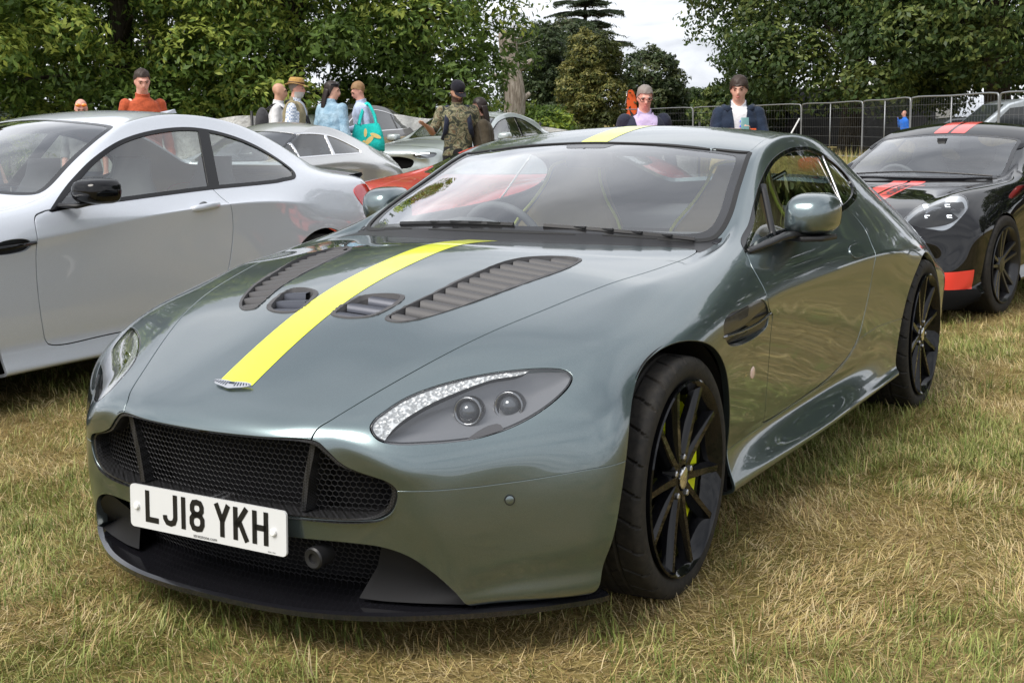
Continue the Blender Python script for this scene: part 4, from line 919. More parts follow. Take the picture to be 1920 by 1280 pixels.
    sp2 = crom([(0,-.868),(.15,-.863),(.30,-.840),(.45,-.785),(.58,-.705),(.70,-.612),(.80,-.505),(.862,-.425),(.872,-.40),(.872,-.40),(.80,-.385)], 6)
    half_in = crom([(0,-.62),(.15,-.62),(.3,-.60),(.45,-.57),(.55,-.53),(.62,-.49),(.70,-.43),(.74,-.39),(.75,-.385),(.75,-.385),(.75,-.38)], 6)
    def strip(o1, z1, o2, z2):
        n = len(o1); V = [(x, y, z1) for x, y in o1]+[(x, y, z2) for x, y in o2]; return V, [(i, i+1, n+i+1, n+i) for i in range(n-1)]
    m = MB(); o_in = half_in; e1 = sp2; e0 = np.stack([sp2[:, 0]*.985, sp2[:, 1]+.010], 1)
    for s in (-1, 1):
        for V, F in (strip(o_in, .150, e0, .136), strip(e0, .136, e1, .131), strip(e1, .131, e1, .118), strip(e1, .118, o_in, .116)): m.add([(s*x, y, z) for x, y, z in V], F)
    o = m.obj('splitter', M_SPLIT, car, True); smooth_angle(o, 40)
    # tow eye cover / sensor
    m = MB(); m.lathe([(-.05, .026), (0, .027), (.004, .023), (.002, .013), (-.004, .012), (-.004, .0001)], 28, 'y'); o = m.obj('front_camera', M_BLACK, car, True, angle=35); o.location = (.300, -.826, .262); o.rotation_euler = (0, 0, math.pi)
    for s in (-1, 1):
        q = np.array((s*.717, -.608, .406)); m = MB(); m.lathe([(0, .0125), (.0014, .0125), (.0014, .0105), (.0008, .0105)], 28, 'z'); o = m.obj('parking_sensor', M_SENSOR, car, True, angle=35); nn = Vector((s*.66, -.74, .08)); o.location = Vector(q)+nn*.0005; o.rotation_euler = nn.to_track_quat('Z', 'Y').to_euler()
        m = MB(); m.lathe([(.0006, .0104), (.0012, .0090), (.0012, .0001)], 28, 'z'); o2 = m.obj('sensor_face', PT, car, True); o2.location = o.location; o2.rotation_euler = o.rotation_euler
    # --- number plate
    pl = bpy.data.objects.new('number_plate', None); COL.objects.link(pl); pl.parent = car; pl.location = (0, -.872, .328); pl.rotation_euler = (R_(-3), 0, 0)
    rr = [(.26-.012+.012*math.cos(a), .0555-.012+.012*math.sin(a)) for a in np.linspace(0, math.pi/2, 6)]; poly = rr+[(-x, z) for x, z in rr[::-1]]+[(-x, -z) for x, z in rr]+[(x, -z) for x, z in rr[::-1]]
    m = MB(); m.prism(poly, 0, .006, to=lambda x, y, z: (x, z, y)); m.obj('plate_board', M_PLATE, pl)
    to = lambda x, y, z: (x, z, y)
    for mb in plate_chars('LJ18 YKH', lambda x, y, z: (x*1.0, z, y+.004), -.0012): mb.obj('plate_character', M_PLATEINK, pl, fix=False)
    for x in (-.235, .222): m = MB(); m.lathe([(0, .009), (-.005, .009), (-.007, .007), (-.007, .0001)], 20, 'y', c=(x, 0, 0)); m.obj('plate_screw', M_PLATEWHITE, pl, True, angle=35)
    V, F = text_mesh('stratstone.com', .013); m = MB(); m.add([(v[0]-.0, -.0012, v[1]-.0475) for v in V], F); m.obj('plate_lettering', M_PLATEINK, pl, fix=False)
    V, F = text_mesh('BSAU 145d', .005); m = MB(); m.add([(v[0]+.215, -.0012, v[1]-.050) for v in V], F); m.obj('plate_lettering', M_PLATEINK, pl, fix=False)
    # --- stripe on bonnet and roof (thin film on the panels)
    st = bonnet.offset(.0010); st, _ = st.split(st.V[:, 0]-.0555); st, _ = st.split(-(st.V[:, 1]+.742)); st.both().obj('bonnet_stripe', M_YELLOW, bon)
    st = rf.offset(.0010); st, _ = st.split(st.V[:, 0]-.0555); st.both().obj('roof_stripe', M_YELLOW, car)
    # --- winged badge
    m = MB(); wing = [(0, .006), (.018, .009), (.040, .010), (.060, .007), (.062, .001), (.052, -.006), (.036, -.011), (.020, -.014), (.008, -.017), (0, -.018)]
    pol = wing+[(-x, y) for x, y in wing[-2:0:-1]]; m.prism(pol, 0, .004)
    bd = m.obj('badge', M_CHROME, bon); bevel(bd, .001, 1)
    nb = Vector((0, -.50, .86)); bd.location = (0, -.752, .6435); bd.rotation_euler = (R_(30), 0, 0)
    m = MB()
    for s in (-1, 1):
        for k in range(6): 
            x = s*(.012+k*.008); m.add([(x, .004, .0046), (x+s*.0035, .004, .0046), (x*1.12+s*.003, -.010+k*.0017, .0046), (x*1.12, -.010+k*.0017, .0046)], [(0, 1, 2, 3)])
    m.add([(-.009, .004, .0047), (.009, .004, .0047), (.009, -.003, .0047), (-.009, -.003, .0047)], [(0, 1, 2, 3)]); o = m.obj('badge_enamel', M_BADGEINK, bon, fix=False); o.location = bd.location; o.rotation_euler = bd.rotation_euler
    # --- bonnet vents
    zf = lambda x, y: float(bonnet.V[((bonnet.V[:, :2]-[abs(x), y])**2).sum(1).argmin(), 2])
    for v, ns, y0, y1 in ((long_v, 13, -.40, .235), (small_v, 3, -.43, -.29)):
        for s in (-1, 1):
            Z = np.array([zf(x, y) for x, y in v]); c = v.mean(0); n = len(v)
            e = bpy.data.objects.new('bonnet_vent', None); COL.objects.link(e); e.parent = car
            dirn = unit(c-v); o_ = np.stack([v[:, 0], v[:, 1], Z+.0015], 1); r1 = np.stack([*(v-dirn*.003).T, Z+.002], 1); r2 = np.stack([*(v+dirn*.010).T, Z+.003], 1); r3 = np.stack([*(v+dirn*.013).T, Z-.010], 1); r4 = np.stack([*(v+dirn*.013).T, Z-.05], 1)
            r0 = np.stack([*(v-dirn*.004).T, Z-.004], 1)
            m = MB()
            for A_, B_ in ((r0, r1), (r1, r2), (r2, r3), (r3, r4)): m.add(np.concatenate([A_, B_])*[s, 1, 1], [(i, (i+1) % n, n+(i+1) % n, n+i) for i in range(n)])
            m.obj('vent_frame', M_VENT, e, True)
            vin = v+dirn*.012
            for k in range(ns):
                t = (k+.6)/ns; yy = y0+(y1-y0)*t; xs = []
                for i in range(n):
                    a_, b_ = vin[i], vin[(i+1) % n]
                    if (a_[1]-yy)*(b_[1]-yy) < 0: xs.append(a_[0]+(b_[0]-a_[0])*(yy-a_[1])/(b_[1]-a_[1]))
                if len(xs) < 2: continue
                xa, xb = min(xs), max(xs); pit = (y1-y0)/ns; za, zb = zf(xa, yy), zf(xb, yy); m = MB(); V = []
                sk = .10*(xb-xa)
                for (dy, dz) in ((-.46*pit, -.024), (-.40*pit, -.005), (.08*pit, -.003), (.52*pit, -.016)):
                    V += [(s*xa, yy+dy, za+dz), (s*xb, yy+dy+sk, zb+dz)]
                m.add(V, [(2*i, 2*i+1, 2*i+3, 2*i+2) for i in range(3)]); m.obj('louvre', M_VENT if v is long_v else M_VENTBLUE, e, True)
            m = MB(); m.add(np.stack([vin[:, 0]*s, vin[:, 1], Z-.045], 1), [tuple(range(n))]); m.obj('vent_floor', M_DARK, e)
    # --- side strake
    for s in (-1, 1):
        e = bpy.data.objects.new('side_strake', None); COL.objects.link(e); e.parent = car
        t1 = TM(stk.V-stk.N*.022, stk.T, stk.N); t = t1 if s > 0 else t1.mirrored()
        dpt = stk.flange(.03); 
        up, lo = stk.split((stk.V[:, 2]-(.652+.062*(stk.V[:, 1]-.26)/.4))*-1)
        blade = up.offset(-.004).flange(.012); (blade if s > 0 else blade.mirrored()).obj('strake_blade', M_VENTBLK, e)
        dp = np.clip((.66-stk.V[:, 1])/.30, 0, 1)*.035+.004; sc = TM(stk.V-stk.N*dp[:, None], stk.T); sc.N = vnormals(sc.V, sc.T)
        scl, _ = sc.split(stk.V[:, 2]-(.655+.062*(stk.V[:, 1]-.26)/.4)); (scl if s > 0 else scl.mirrored()).obj('strake_scoop', M_VENTBLK, e)
        wall = stk.flange(.04).sub(np.arange(len(stk.flange(.04).T)) >= len(stk.T)); (wall if s > 0 else wall.mirrored()).obj('strake_edge', PT, e)
        for (ya, yb, zc, hh, sl) in ((.275, .475, .704, .030, .07), (.335, .52, .648, .018, .05)):
            m = MB(); K = 20
            for k in range(K): yy = ya+(yb-ya)*k/K; m.box((s*(.896 if zc > .68 else .880), yy, zc+sl*(yy-ya)), (.006, .004, hh), (R_(-12), 0, 0))
            m.obj('strake_mesh', M_MESHBAR, e)
        m = MB(); pts = crom([(.905, .255, .672), (.905, .40, .668), (.902, .55, .672), (.897, .66, .684)], 6); m.tube([(s*a_, b_, c_) for a_, b_, c_ in pts], [.005]*len(pts), 8); m.obj('strake_bar', M_CHROMEDARK, e, True)
        m = MB(); m.lathe([(0, .020), (.004, .019), (.006, .015), (.0065, .0001)], 28); o = m.obj('side_repeater', M_REPEATER, car, True, angle=40); o.location = (s*.8805, .549, .518); o.rotation_euler = (0, 0, R_(-1) if s > 0 else math.pi+R_(1))
        V, F = text_mesh('12', .03, .001); m = MB(); m.add([(s*.8865, .478+s*v[0], .527+v[1]) for v in V], F); m.obj('wing_numeral', M_CHROME, car, fix=False)
        # flush door handle
        hp = crom([(1.575,.765),(1.565,.785),(1.580,.800),(1.64,.805),(1.70,.805),(1.722,.795),(1.715,.775),(1.69,.764),(1.63,.760)], 5, True)
        hd, _ = dr.cut(hp, 'x', facing=-1); dh = hd.offset(.004).flange(.006); (dh if s > 0 else dh.mirrored()).obj('door_handle', PT, doors[0 if s > 0 else 1])
        ring_, _ = dr.split(np.abs(poly_sdf(dr.V[:, 1:], hp))-.003); (ring_.offset(.0012) if s > 0 else ring_.offset(.0012).mirrored()).obj('handle_gap', M_RUBBER, doors[0 if s > 0 else 1])
    # --- door mirrors
    for s in (-1, 1):
        e = bpy.data.objects.new('door_mirror', None); COL.objects.link(e); e.parent = car
        sec = []       # shell sections from front (y small) to the glass face
        for (y, xa, xb, za, zb) in ((1.000, .858, .895, .930, .965), (1.008, .825, .925, .908, .995), (1.030, .808, .948, .894, 1.015), (1.075, .800, .962, .888, 1.028), (1.130, .800, .966, .886, 1.030), (1.170, .805, .962, .889, 1.026)):
            cx, cz, ax, az = (xa+xb)/2, (za+zb)/2, (xb-xa)/2, (zb-za)/2; sec.append([(s*(cx+ax*math.copysign(abs(math.cos(a))**.62, math.cos(a))-.012*(math.sin(a) < 0)*abs(math.sin(a))), y, cz+az*math.copysign(abs(math.sin(a))**(.75 if math.sin(a) > 0 else .5), math.sin(a))) for a in np.linspace(0, 2*math.pi, 25)[:-1]])
        V, F = [], []
        for r in sec: V += r
        n = 24; F = [(i*n+j, i*n+(j+1) % n, (i+1)*n+(j+1) % n, (i+1)*n+j) for i in range(5) for j in range(n)]+[tuple(range(n))]
        m = MB(); m.add(V, F); o = m.obj('mirror_shell', PT, e, True); md = o.modifiers.new('s', 'SUBSURF'); md.levels = 2; md.render_levels = 2
        m = MB(); m.add([(x*1+0, y+.002, z) for x, y, z in sec[-1]], [tuple(range(n))]); m.obj('mirror_glass', M_CHROME, e)
        low = [(x, y, z) for x, y, z in []]
        m = MB(); m.prism([(.815, 1.02), (.88, 1.005), (.940, 1.04), (.955, 1.155), (.81, 1.16)], .872, .890, to=lambda x, y, z: (s*x, y, z)); o = m.obj('mirror_base', M_BLACK, e); bevel(o, .006, 2)
        m = MB(); m.tube([(s*x, y, z) for x, y, z in crom([(.806, .690, .868), (.822, .80, .880), (.836, .92, .893), (.848, 1.02, .895), (.87, 1.09, .884)], 5)], [.011]*6+[.013]*6+[.016]*9, 10, squash=(1.5, .8)); m.obj('mirror_arm', M_BLACK, e, True)
    # --- wipers
    for (pts, nm) in (([(.64, .680, .884), (.40, .605, .909), (.16, .560, .924)], 0), ([(.05, .553, .925), (-.15, .558, .926), (-.38, .600, .915), (-.46, .625, .91)], 1)):
        c = crom(pts, 8); m = MB(); m.tube(c+[0, -.006, .016], .0065, 6, squash=(1, 1.6)); m.tube(c+[0, .0, .006], .004, 6)
        for k in range(4): q = c[3+k*3]; m.box(q+[0, -.008, .022], (.05, .010, .006))
        m.obj('wiper', M_BLACK, car)
    # --- cabin: dash, wheel, seats, cage bar
    cab = bpy.data.objects.new('cabin', None); COL.objects.link(cab); cab.parent = car
    m = MB(); V = []; xs = np.linspace(-.72, .72, 15)
    for x in xs:
        b_ = .035*math.exp(-((x+.36)/.16)**2); k_ = .10*(x/.72)**2
        V += [(x, .56+k_, .855), (x, .70+k_, .895+b_*.4), (x, .90+k_, .900+b_), (x, 1.00+k_, .87+b_), (x, 1.04+k_, .78), (x, 1.02+k_, .55)]
    m.add(V, [(i*6+j, i*6+j+1, (i+1)*6+j+1, (i+1)*6+j) for i in range(14) for j in range(5)]); m.obj('dashboard', M_TRIM, cab, True)
    m = MB(); a = np.linspace(0, 2*math.pi, 33)[:-1]; m.tube([(-.36+.175*math.cos(t), 1.16-.06*math.sin(t), .80+.165*math.sin(t)) for t in a], .016, 8, closed=True); m.box((-.36, 1.15, .79), (.30, .03, .05)); m.lathe([(-.03, .06), (.02, .05), (.03, .0001)], 20, 'y', c=(-.36, 1.14, .79)); m.obj('steering_wheel', M_TRIM, cab, True)
    for x in (-.37, .37):
        e = bpy.data.objects.new('seat', None); COL.objects.link(e); e.parent = cab
        for nm, rows_, mt in (('backrest', [(1.62, .40, .25), (1.66, .52, .27), (1.71, .68, .27), (1.76, .84, .25), (1.80, .95, .17), (1.83, 1.03, .125), (1.85, 1.095, .10)], M_SEAT),):
            V = []; 
            for (y, z, w) in rows_:
                for a in np.linspace(0, 2*math.pi, 17)[:-1]: V.append((x+w*math.copysign(abs(math.cos(a))**.6, math.cos(a)), y+(.055+.03*abs(math.cos(a))**2)*math.sin(a)-.05*abs(math.cos(a))**3, z+.01*math.sin(a)))
            m = MB(); F = [(i*16+j, i*16+(j+1) % 16, (i+1)*16+(j+1) % 16, (i+1)*16+j) for i in range(len(rows_)-1) for j in range(16)]+[tuple(range((len(rows_)-1)*16, len(rows_)*16))]; m.add(V, F); o = m.obj(nm, mt, e, True)
            m = MB(); left = [(x-w-.004, y-.075, z) for y, z, w in rows_]; right = [(x+w+.004, y-.075, z) for y, z, w in rows_[::-1]]; m.tube(crom(left+right, 4), .0065, 6); m.obj('piping', M_PIPE, e, True)
        m = MB(); m.box((x, 1.40, .38), (.50, .50, .16)); o = m.obj('seat_base', M_SEAT, e); bevel(o, .04, 3)
    m = MB(); m.add([(-.70, 1.0, .17), (.70, 1.0, .17), (.70, 2.5, .17), (-.70, 2.5, .17), (-.70, 2.15, .80), (.70, 2.15, .80), (-.65, 2.9, .86), (.65, 2.9, .86)], [(0, 1, 2, 3), (3, 2, 5, 4), (4, 5, 7, 6)]); m.obj('cabin_floor', M_TRIM, cab)
    m = MB(); m.tube([(.50, 1.95, 1.06), (.20, 1.98, .90)], .010, 8); m.obj('brace_bar', M_STEEL, cab, True)
    m = MB(); m.box((0, 1.20, 1.135), (.20, .03, .06)); m.box((0, 1.17, 1.165), (.02, .05, .03)); o = m.obj('interior_mirror', M_BLACK, cab); bevel(o, .01, 2)
    hl_ = rf.offset(-.035).both(); hl_.obj('headlining', M_LINING, cab)
    # --- wheels
    for s in (-1, 1):
        add_wheel(car, (s*.778, 0, .328), s, .330, .261, .255, 'hero', steer=R_(2) if s > 0 else R_(2), tread=(s > 0), caliper=M_CALIPER, spin=.35)
        add_wheel(car, (s*.785, 2.6, .328), s, .330, .261, .290, 'hero', tread=(s > 0), caliper=M_CALIPER, spin=.05)
    return car
M_SIDEGLASS = glass('side_glass', (.72, .79, .77), refl=1.8)
M_WELL = mat('wheel_liner', (.010, .010, .010), .8, spec=.2)
M_LAMPDARK = mat('lamp_bowl', (.16, .16, .17), .40, .45, .3)
def led_mat():
    def bld(nt, b):
        tc = nt.nodes.new('ShaderNodeTexCoord'); v = nd(nt, 'ShaderNodeTexVoronoi', Scale=85.0); nt.links.new(tc.outputs['Object'], v.inputs['Vector'])
        r = ramp(nt, v.outputs['Distance'], [(.0, (.75, .75, .75)), (.5, (.25, .25, .25)), (.8, (.65, .65, .65))]); nt.links.new(r.outputs[0], b.inputs['Base Color'])
        bp = nd(nt, 'ShaderNodeBump', Strength=1.0, Distance=.004); nt.links.new(v.outputs['Distance'], bp.inputs['Height']); nt.links.new(bp.outputs[0], b.inputs['Normal'])
    return mat('led_reflector', (.6, .6, .6), .22, .25, .5, build=bld)
M_LAMPLED = led_mat()
M_CHROMEDARK = mat('dark_chrome', (.22, .22, .23), .15, 1.0)
M_PROJ = mat('projector_glass', (.06, .065, .075), .08, .2, 1.0)
M_FLAP = mat('flap_grey', (.06, .06, .065), .25, 0, .8)
M_MESHWIRE = mat('mesh_wire', (.030, .030, .032), .35, .5)
M_MESHBAR = mat('mesh_bar', (.09, .09, .09), .35, .6)
M_CORE = mat('radiator_dark', (.005, .005, .006), .8, spec=.2)
M_CARBONRIB = mat('duct_black', (.012, .012, .013), .6, spec=.2)
M_SPLIT = mat('splitter_black', (.008, .008, .010), .16, 0, .9, .06)
M_SENSOR = mat('sensor_ring', (.01, .01, .01), .4)
M_PLATE = mat('plate_white', (.62, .63, .63), .30, 0, .5)
M_PLATEWHITE = mat('plate_screw_white', (.75, .75, .74), .35)
M_PLATEINK = mat('plate_ink', (.008, .008, .008), .35)
M_BADGEINK = mat('badge_ink', (.02, .03, .05), .3)
M_VENT = mat('vent_satin', (.075, .073, .075), .55, .1)
M_VENTBLUE = mat('vent_blue_grey', (.065, .07, .088), .38, .35)
M_REPEATER = mat('repeater', (.75, .55, .48), .2, 0, 1)
M_TRIM = mat('dark_trim', (.085, .088, .092), .65)
M_SEAT = mat('seat_leather', (.30, .22, .11), .5)
M_PIPE = mat('lime_piping', (.55, .58, .10), .5)
M_LINING = mat('headlining', (.10, .10, .095), .9)
M_VENTBLK = mat('strake_black', (.014, .014, .016), .35, 0, .5)
hero()
# ------------------------------------------------------------------ the other cars: same draped cage from compact tables
def car_rows(tab, sill=.165):
    out = []
    for (ty, tz), A, B, C, D, E, xl, ys in tab:
        A, B, C = map(np.array, (A, B, C)); T = np.array([0, ty, tz])
        row = [T]
        for t, f in ((.34, .10), (.70, .42)): row.append(np.array([A[0]*t, T[1]+(A[1]-T[1])*f, T[2]+(A[2]-T[2])*f]))
        row += [A, B, C, np.array([D[0], ys, D[1]]), np.array([E[0], ys, E[1]])]
        ze = min(.47, E[1]-.12)
        row += [np.array([xl, ys, ze]), np.array([xl-.008, ys, ze*.75]), np.array([xl-.008, ys, ze*.62]), np.array([xl+.015, ys, ze*.48]), np.array([xl+.006, ys, sill+.02]), np.array([xl*.88, ys, sill])]
        out.append(row)
    return out
def car_front(rows, bulge=.03, zs=None):
    """close the nose between centre line and row 0"""
    r0 = rows[0]; K = len(r0)-5; F = []
    for k in range(1, K+1):
        e = r0[4+k]; top = r0[0]; line = []
        for j in range(4):
            t = (0, .30, .58, .80)[j]; y = (top[1]-bulge*math.sin(min(1, k/K*1.3)*math.pi*.5))*(1-t**2)+e[1]*t**2
            line.append((e[0]*t, y+ (.05 if k == K else 0), e[2]))
        F.append(line)
    return F
def circ_arch(yc, zc, r, flat=.02):
    return np.array([(yc-r-flat, -.05)]+[(yc-r*math.cos(a), zc+r*math.sin(a)) for a in np.linspace(0, math.pi, 33)]+[(yc+r+flat, -.05)])
class Car: pass
def build_car(root, tab, pm, wb, screen, dlo, back=None, door=None, arch_r=(.355, .355), wheel_z=.33, level=3, glass_mat=None, trim=.012, trim_mat=None, creases=(), panes=(), extra_holes=(), door_gap=.0025, inner=True, gl=None, roof_mat=None, bonnet=None, nose_bulge=.03):
    c = Car(); c.root = root; rows = car_rows(tab); c.h = half_surface(rows, car_front(rows, nose_bulge), level, creases); body = c.h
    gm = glass_mat or M_GLASS; c.holes = {}
    def side(tm, name, m, fl=.012, parent=None):
        a = tm.flange(fl) if fl else tm; return a.obj(name, m, parent or root), a.mirrored().obj(name, m, parent or root)
    def mid(tm, name, m, fl=.012): return (tm.flange(fl) if fl else tm).both().obj(name, m, root)
    c.side, c.mid = side, mid
    c.arches = [circ_arch(0, wheel_z, arch_r[0]), circ_arch(wb, wheel_z, arch_r[1])]
    for a in c.arches: _, body = body.cut(a, 'x', facing=-2, rng=(.42, 2))
    for nm, poly, ax, kw in extra_holes: c.holes[nm], body = body.cut(poly, ax, **kw)
    ws, body = body.cut(crom(screen, 6, True), 'z', facing=.05, rng=(.7, 3)); c.ws = ws
    dl = crom(dlo, 6, True); sg, body = body.cut(dl, 'x', facing=.05, rng=(.3, 2)); c.sg = sg
    if back is not None: bk, body = body.cut(crom(back, 6, True), 'z', facing=.02, rng=(.6, 3)); mid(bk.offset(-.003), 'rear_window', gm, 0)
    if bonnet is not None:
        bn, body = body.cut(bonnet, 'z', door_gap, facing=.05, rng=(.3, 3)); c.bonnet = bn; c.bonnet_obj = mid(bn, 'bonnet', pm)
    if door is not None:
        dr, body = body.cut(crom(door, 6, True), 'x', door_gap, facing=.02, rng=(.4, 2)); c.door = dr; c.doors = side(dr, 'door', pm)
    c.body = body; mid(body, 'body_shell', pm, .015)
    mid(ws.offset(-.003), 'windscreen', gm, 0)
    fr_, _ = ws.split(-(poly_sdf(ws.V[:, :2], crom(screen, 6, True))+.03)); mid(fr_.offset(-.002), 'windscreen_band', M_FRIT, 0)
    tm_ = trim_mat or M_GLOSSBLACK
    frm, pane = sg.split(-(poly_sdf(sg.V[:, 1:], dl)+trim)); side(frm.offset(.002), 'window_surround', tm_, .006)
    pane = pane.offset(-.004)
    for k, q in enumerate(panes):      # vertical split lines given as (y at belt, y at top, half width, material)
        (y0, z0, y1, z1, hw, bm_) = q; d = (pane.V[:, 1]-(y0+(y1-y0)*(pane.V[:, 2]-z0)/(z1-z0))); bar, _ = pane.split(np.abs(d)-hw)
        side(bar.offset(.006), 'window_pillar', bm_, .006); a, _ = pane.split(d+hw); side(a, 'side_window', gl or gm, 0); _, pane = pane.split(d-hw)
    side(pane, 'side_window', gl or gm, 0)
    if inner:
        sh = half_surface(rows, car_front(rows, nose_bulge), 2, creases); cen = sh.V[sh.T].mean(1); zb = np.array([t[3][2] for t in tab]); 
        wy = np.minimum(np.abs(cen[:, 1]), np.abs(cen[:, 1]-wb)); keep = (cen[:, 2] < .80) & ~((wy < .46) & (cen[:, 2] < wheel_z+.42) & (cen[:, 0] > .45))
        mid(sh.sub(keep).offset(-.035), 'inner_shell', M_DARK, 0)
        m = MB(); y0, y1 = tab[0][0][0]+.15, tab[-1][0][0]-.15
        for s in (-1, 1): m.box((s*.24, (y0+y1)/2, .18), (.48, y1-y0, .02)); m.box((s*.6, wb/2, .18), (.4, wb-.85, .02))
        m.box((0, tab[6][0][0]+.15, .55), (1.4, .03, .65)); m.obj('underbody', M_DARK, root)
        for yc, r in ((0, arch_r[0]), (wb, arch_r[1])):
            A = np.linspace(R_(-20), R_(200), 22)
            for s in (-1, 1):
                m = MB(); q = [(yc+(r+.006)*math.cos(a), wheel_z+(r+.006)*math.sin(a)) for a in A]; xo = min(tab[4][6], .90)-.05
                m.add([(s*x, y, z) for y, z in q for x in (.45, xo)], [(2*i, 2*i+1, 2*i+3, 2*i+2) for i in range(21)]); m.add([(s*.45, yc, wheel_z)]+[(s*.45, y, z) for y, z in q], [(0, i+1, i+2) for i in range(21)]); m.obj('wheel_well', M_WELL, root, True, fix=False)
    return c
def simple_seats(root, ys, xs=.36, z0=.45, top=1.12, m=None, wheel_x=-.36, dash=None):
    m = m or M_TRIM
    for y in ys:
        for x in (-xs, xs):
            b = MB(); V = []; rows_ = [(y, z0, .24), (y+.10, z0+.30, .25), (y+.18, z0+.50, .20), (y+.20, top-.10, .13), (y+.22, top, .11)]
            for (yy, z, w) in rows_:
                for a in np.linspace(0, 2*math.pi, 13)[:-1]: V.append((x+w*math.copysign(abs(math.cos(a))**.6, math.cos(a)), yy+.06*math.sin(a), z))
            b.add(V, [(i*12+j, i*12+(j+1) % 12, (i+1)*12+(j+1) % 12, (i+1)*12+j) for i in range(len(rows_)-1) for j in range(12)]+[tuple(range((len(rows_)-1)*12, len(rows_)*12))]); b.obj('seat', m, root, True)
    if dash:
        yd, zd = dash; b = MB(); V = []
        for x in np.linspace(-.70, .70, 9): V += [(x, yd-.35+.12*x*x, zd-.03), (x, yd+.12*x*x, zd), (x, yd+.08+.12*x*x, zd-.08), (x, yd+.08, zd-.35)]
        b.add(V, [(i*4+j, i*4+j+1, (i+1)*4+j+1, (i+1)*4+j) for i in range(8) for j in range(3)]); b.obj('dashboard', M_TRIM, root, True)
        b = MB(); a = np.linspace(0, 2*math.pi, 25)[:-1]; b.tube([(wheel_x+.175*math.cos(t), yd+.22-.06*math.sin(t), zd-.08+.165*math.sin(t)) for t in a], .015, 6, closed=True); b.obj('steering_wheel', M_TRIM, root, True)
def car_mirror(root, c, s, size=(.20, .13, .10), m=None, arm=None, base=M_BLACK):
    e = bpy.data.objects.new('door_mirror', None); COL.objects.link(e); e.parent = root
    V = []; n = 20; secs = [(-.5, .35), (-.42, .75), (-.2, .95), (.1, 1.0), (.4, 1.0), (.5, .97)]
    for (t, k) in secs:
        for a in np.linspace(0, 2*math.pi, n+1)[:-1]: V.append((s*(c[0]+size[0]/2*k*math.copysign(abs(math.cos(a))**.6, math.cos(a))), c[1]+size[2]*t, c[2]+size[1]/2*k*math.copysign(abs(math.sin(a))**.7, math.sin(a))))
    b = MB(); b.add(V, [(i*n+j, i*n+(j+1) % n, (i+1)*n+(j+1) % n, (i+1)*n+j) for i in range(len(secs)-1) for j in range(n)]+[tuple(range(n)), tuple(range((len(secs)-1)*n, len(secs)*n))]); o = b.obj('mirror_shell', m, e, True, angle=50); md = o.modifiers.new('s', 'SUBSURF'); md.levels = 1; md.render_levels = 1
    b = MB(); a0 = arm or (c[0]-size[0]*.9, c[1]-.03, c[2]-size[1]*.75); b.tube([(s*a0[0], a0[1], a0[2]), (s*(a0[0]*.5+c[0]*.5), a0[1]*.5+c[1]*.5, c[2]-size[1]*.55), (s*c[0], c[1], c[2]-size[1]*.40)], .018, 8, squash=(1.5, .7)); b.obj('mirror_arm', base, e, True)
    return e
M_FRIT = mat('glass_frit', (.012, .012, .013), .25, 0, .6)
P_SILVER = paint('paint_silver', (.53, .56, .61), .22, .42, .02)
P_BLACK = paint('paint_black', (.004, .004, .005), .0, .4, .01, flake=False); _pb = P_BLACK.node_tree.nodes['Principled BSDF']; _pb.inputs['Specular IOR Level'].default_value = 0; _pb.inputs['Coat IOR'].default_value = 1.5
P_RED = paint('paint_red', (.62, .035, .03), .05, .35, .04, flake=False)
P_STONE = paint('paint_stone_grey', (.36, .40, .40), .35, .38, .05)
P_CLASSIC = paint('paint_classic_silver', (.48, .49, .49), .6, .34, .05)
P_GOLD = paint('paint_gold', (.36, .25, .10), .5, .35, .05)
P_BROWN = paint('paint_dark_brown', (.06, .055, .055), .5, .35, .05)
M_REDTRIM = mat('red_film', (.75, .045, .03), .3, 0, .8)
M_TAIL = mat('tail_lamp_red', (.55, .012, .012), .12, 0, 1.0)
M_ORANGE = mat('orange_stripe', (.85, .12, .03), .4)
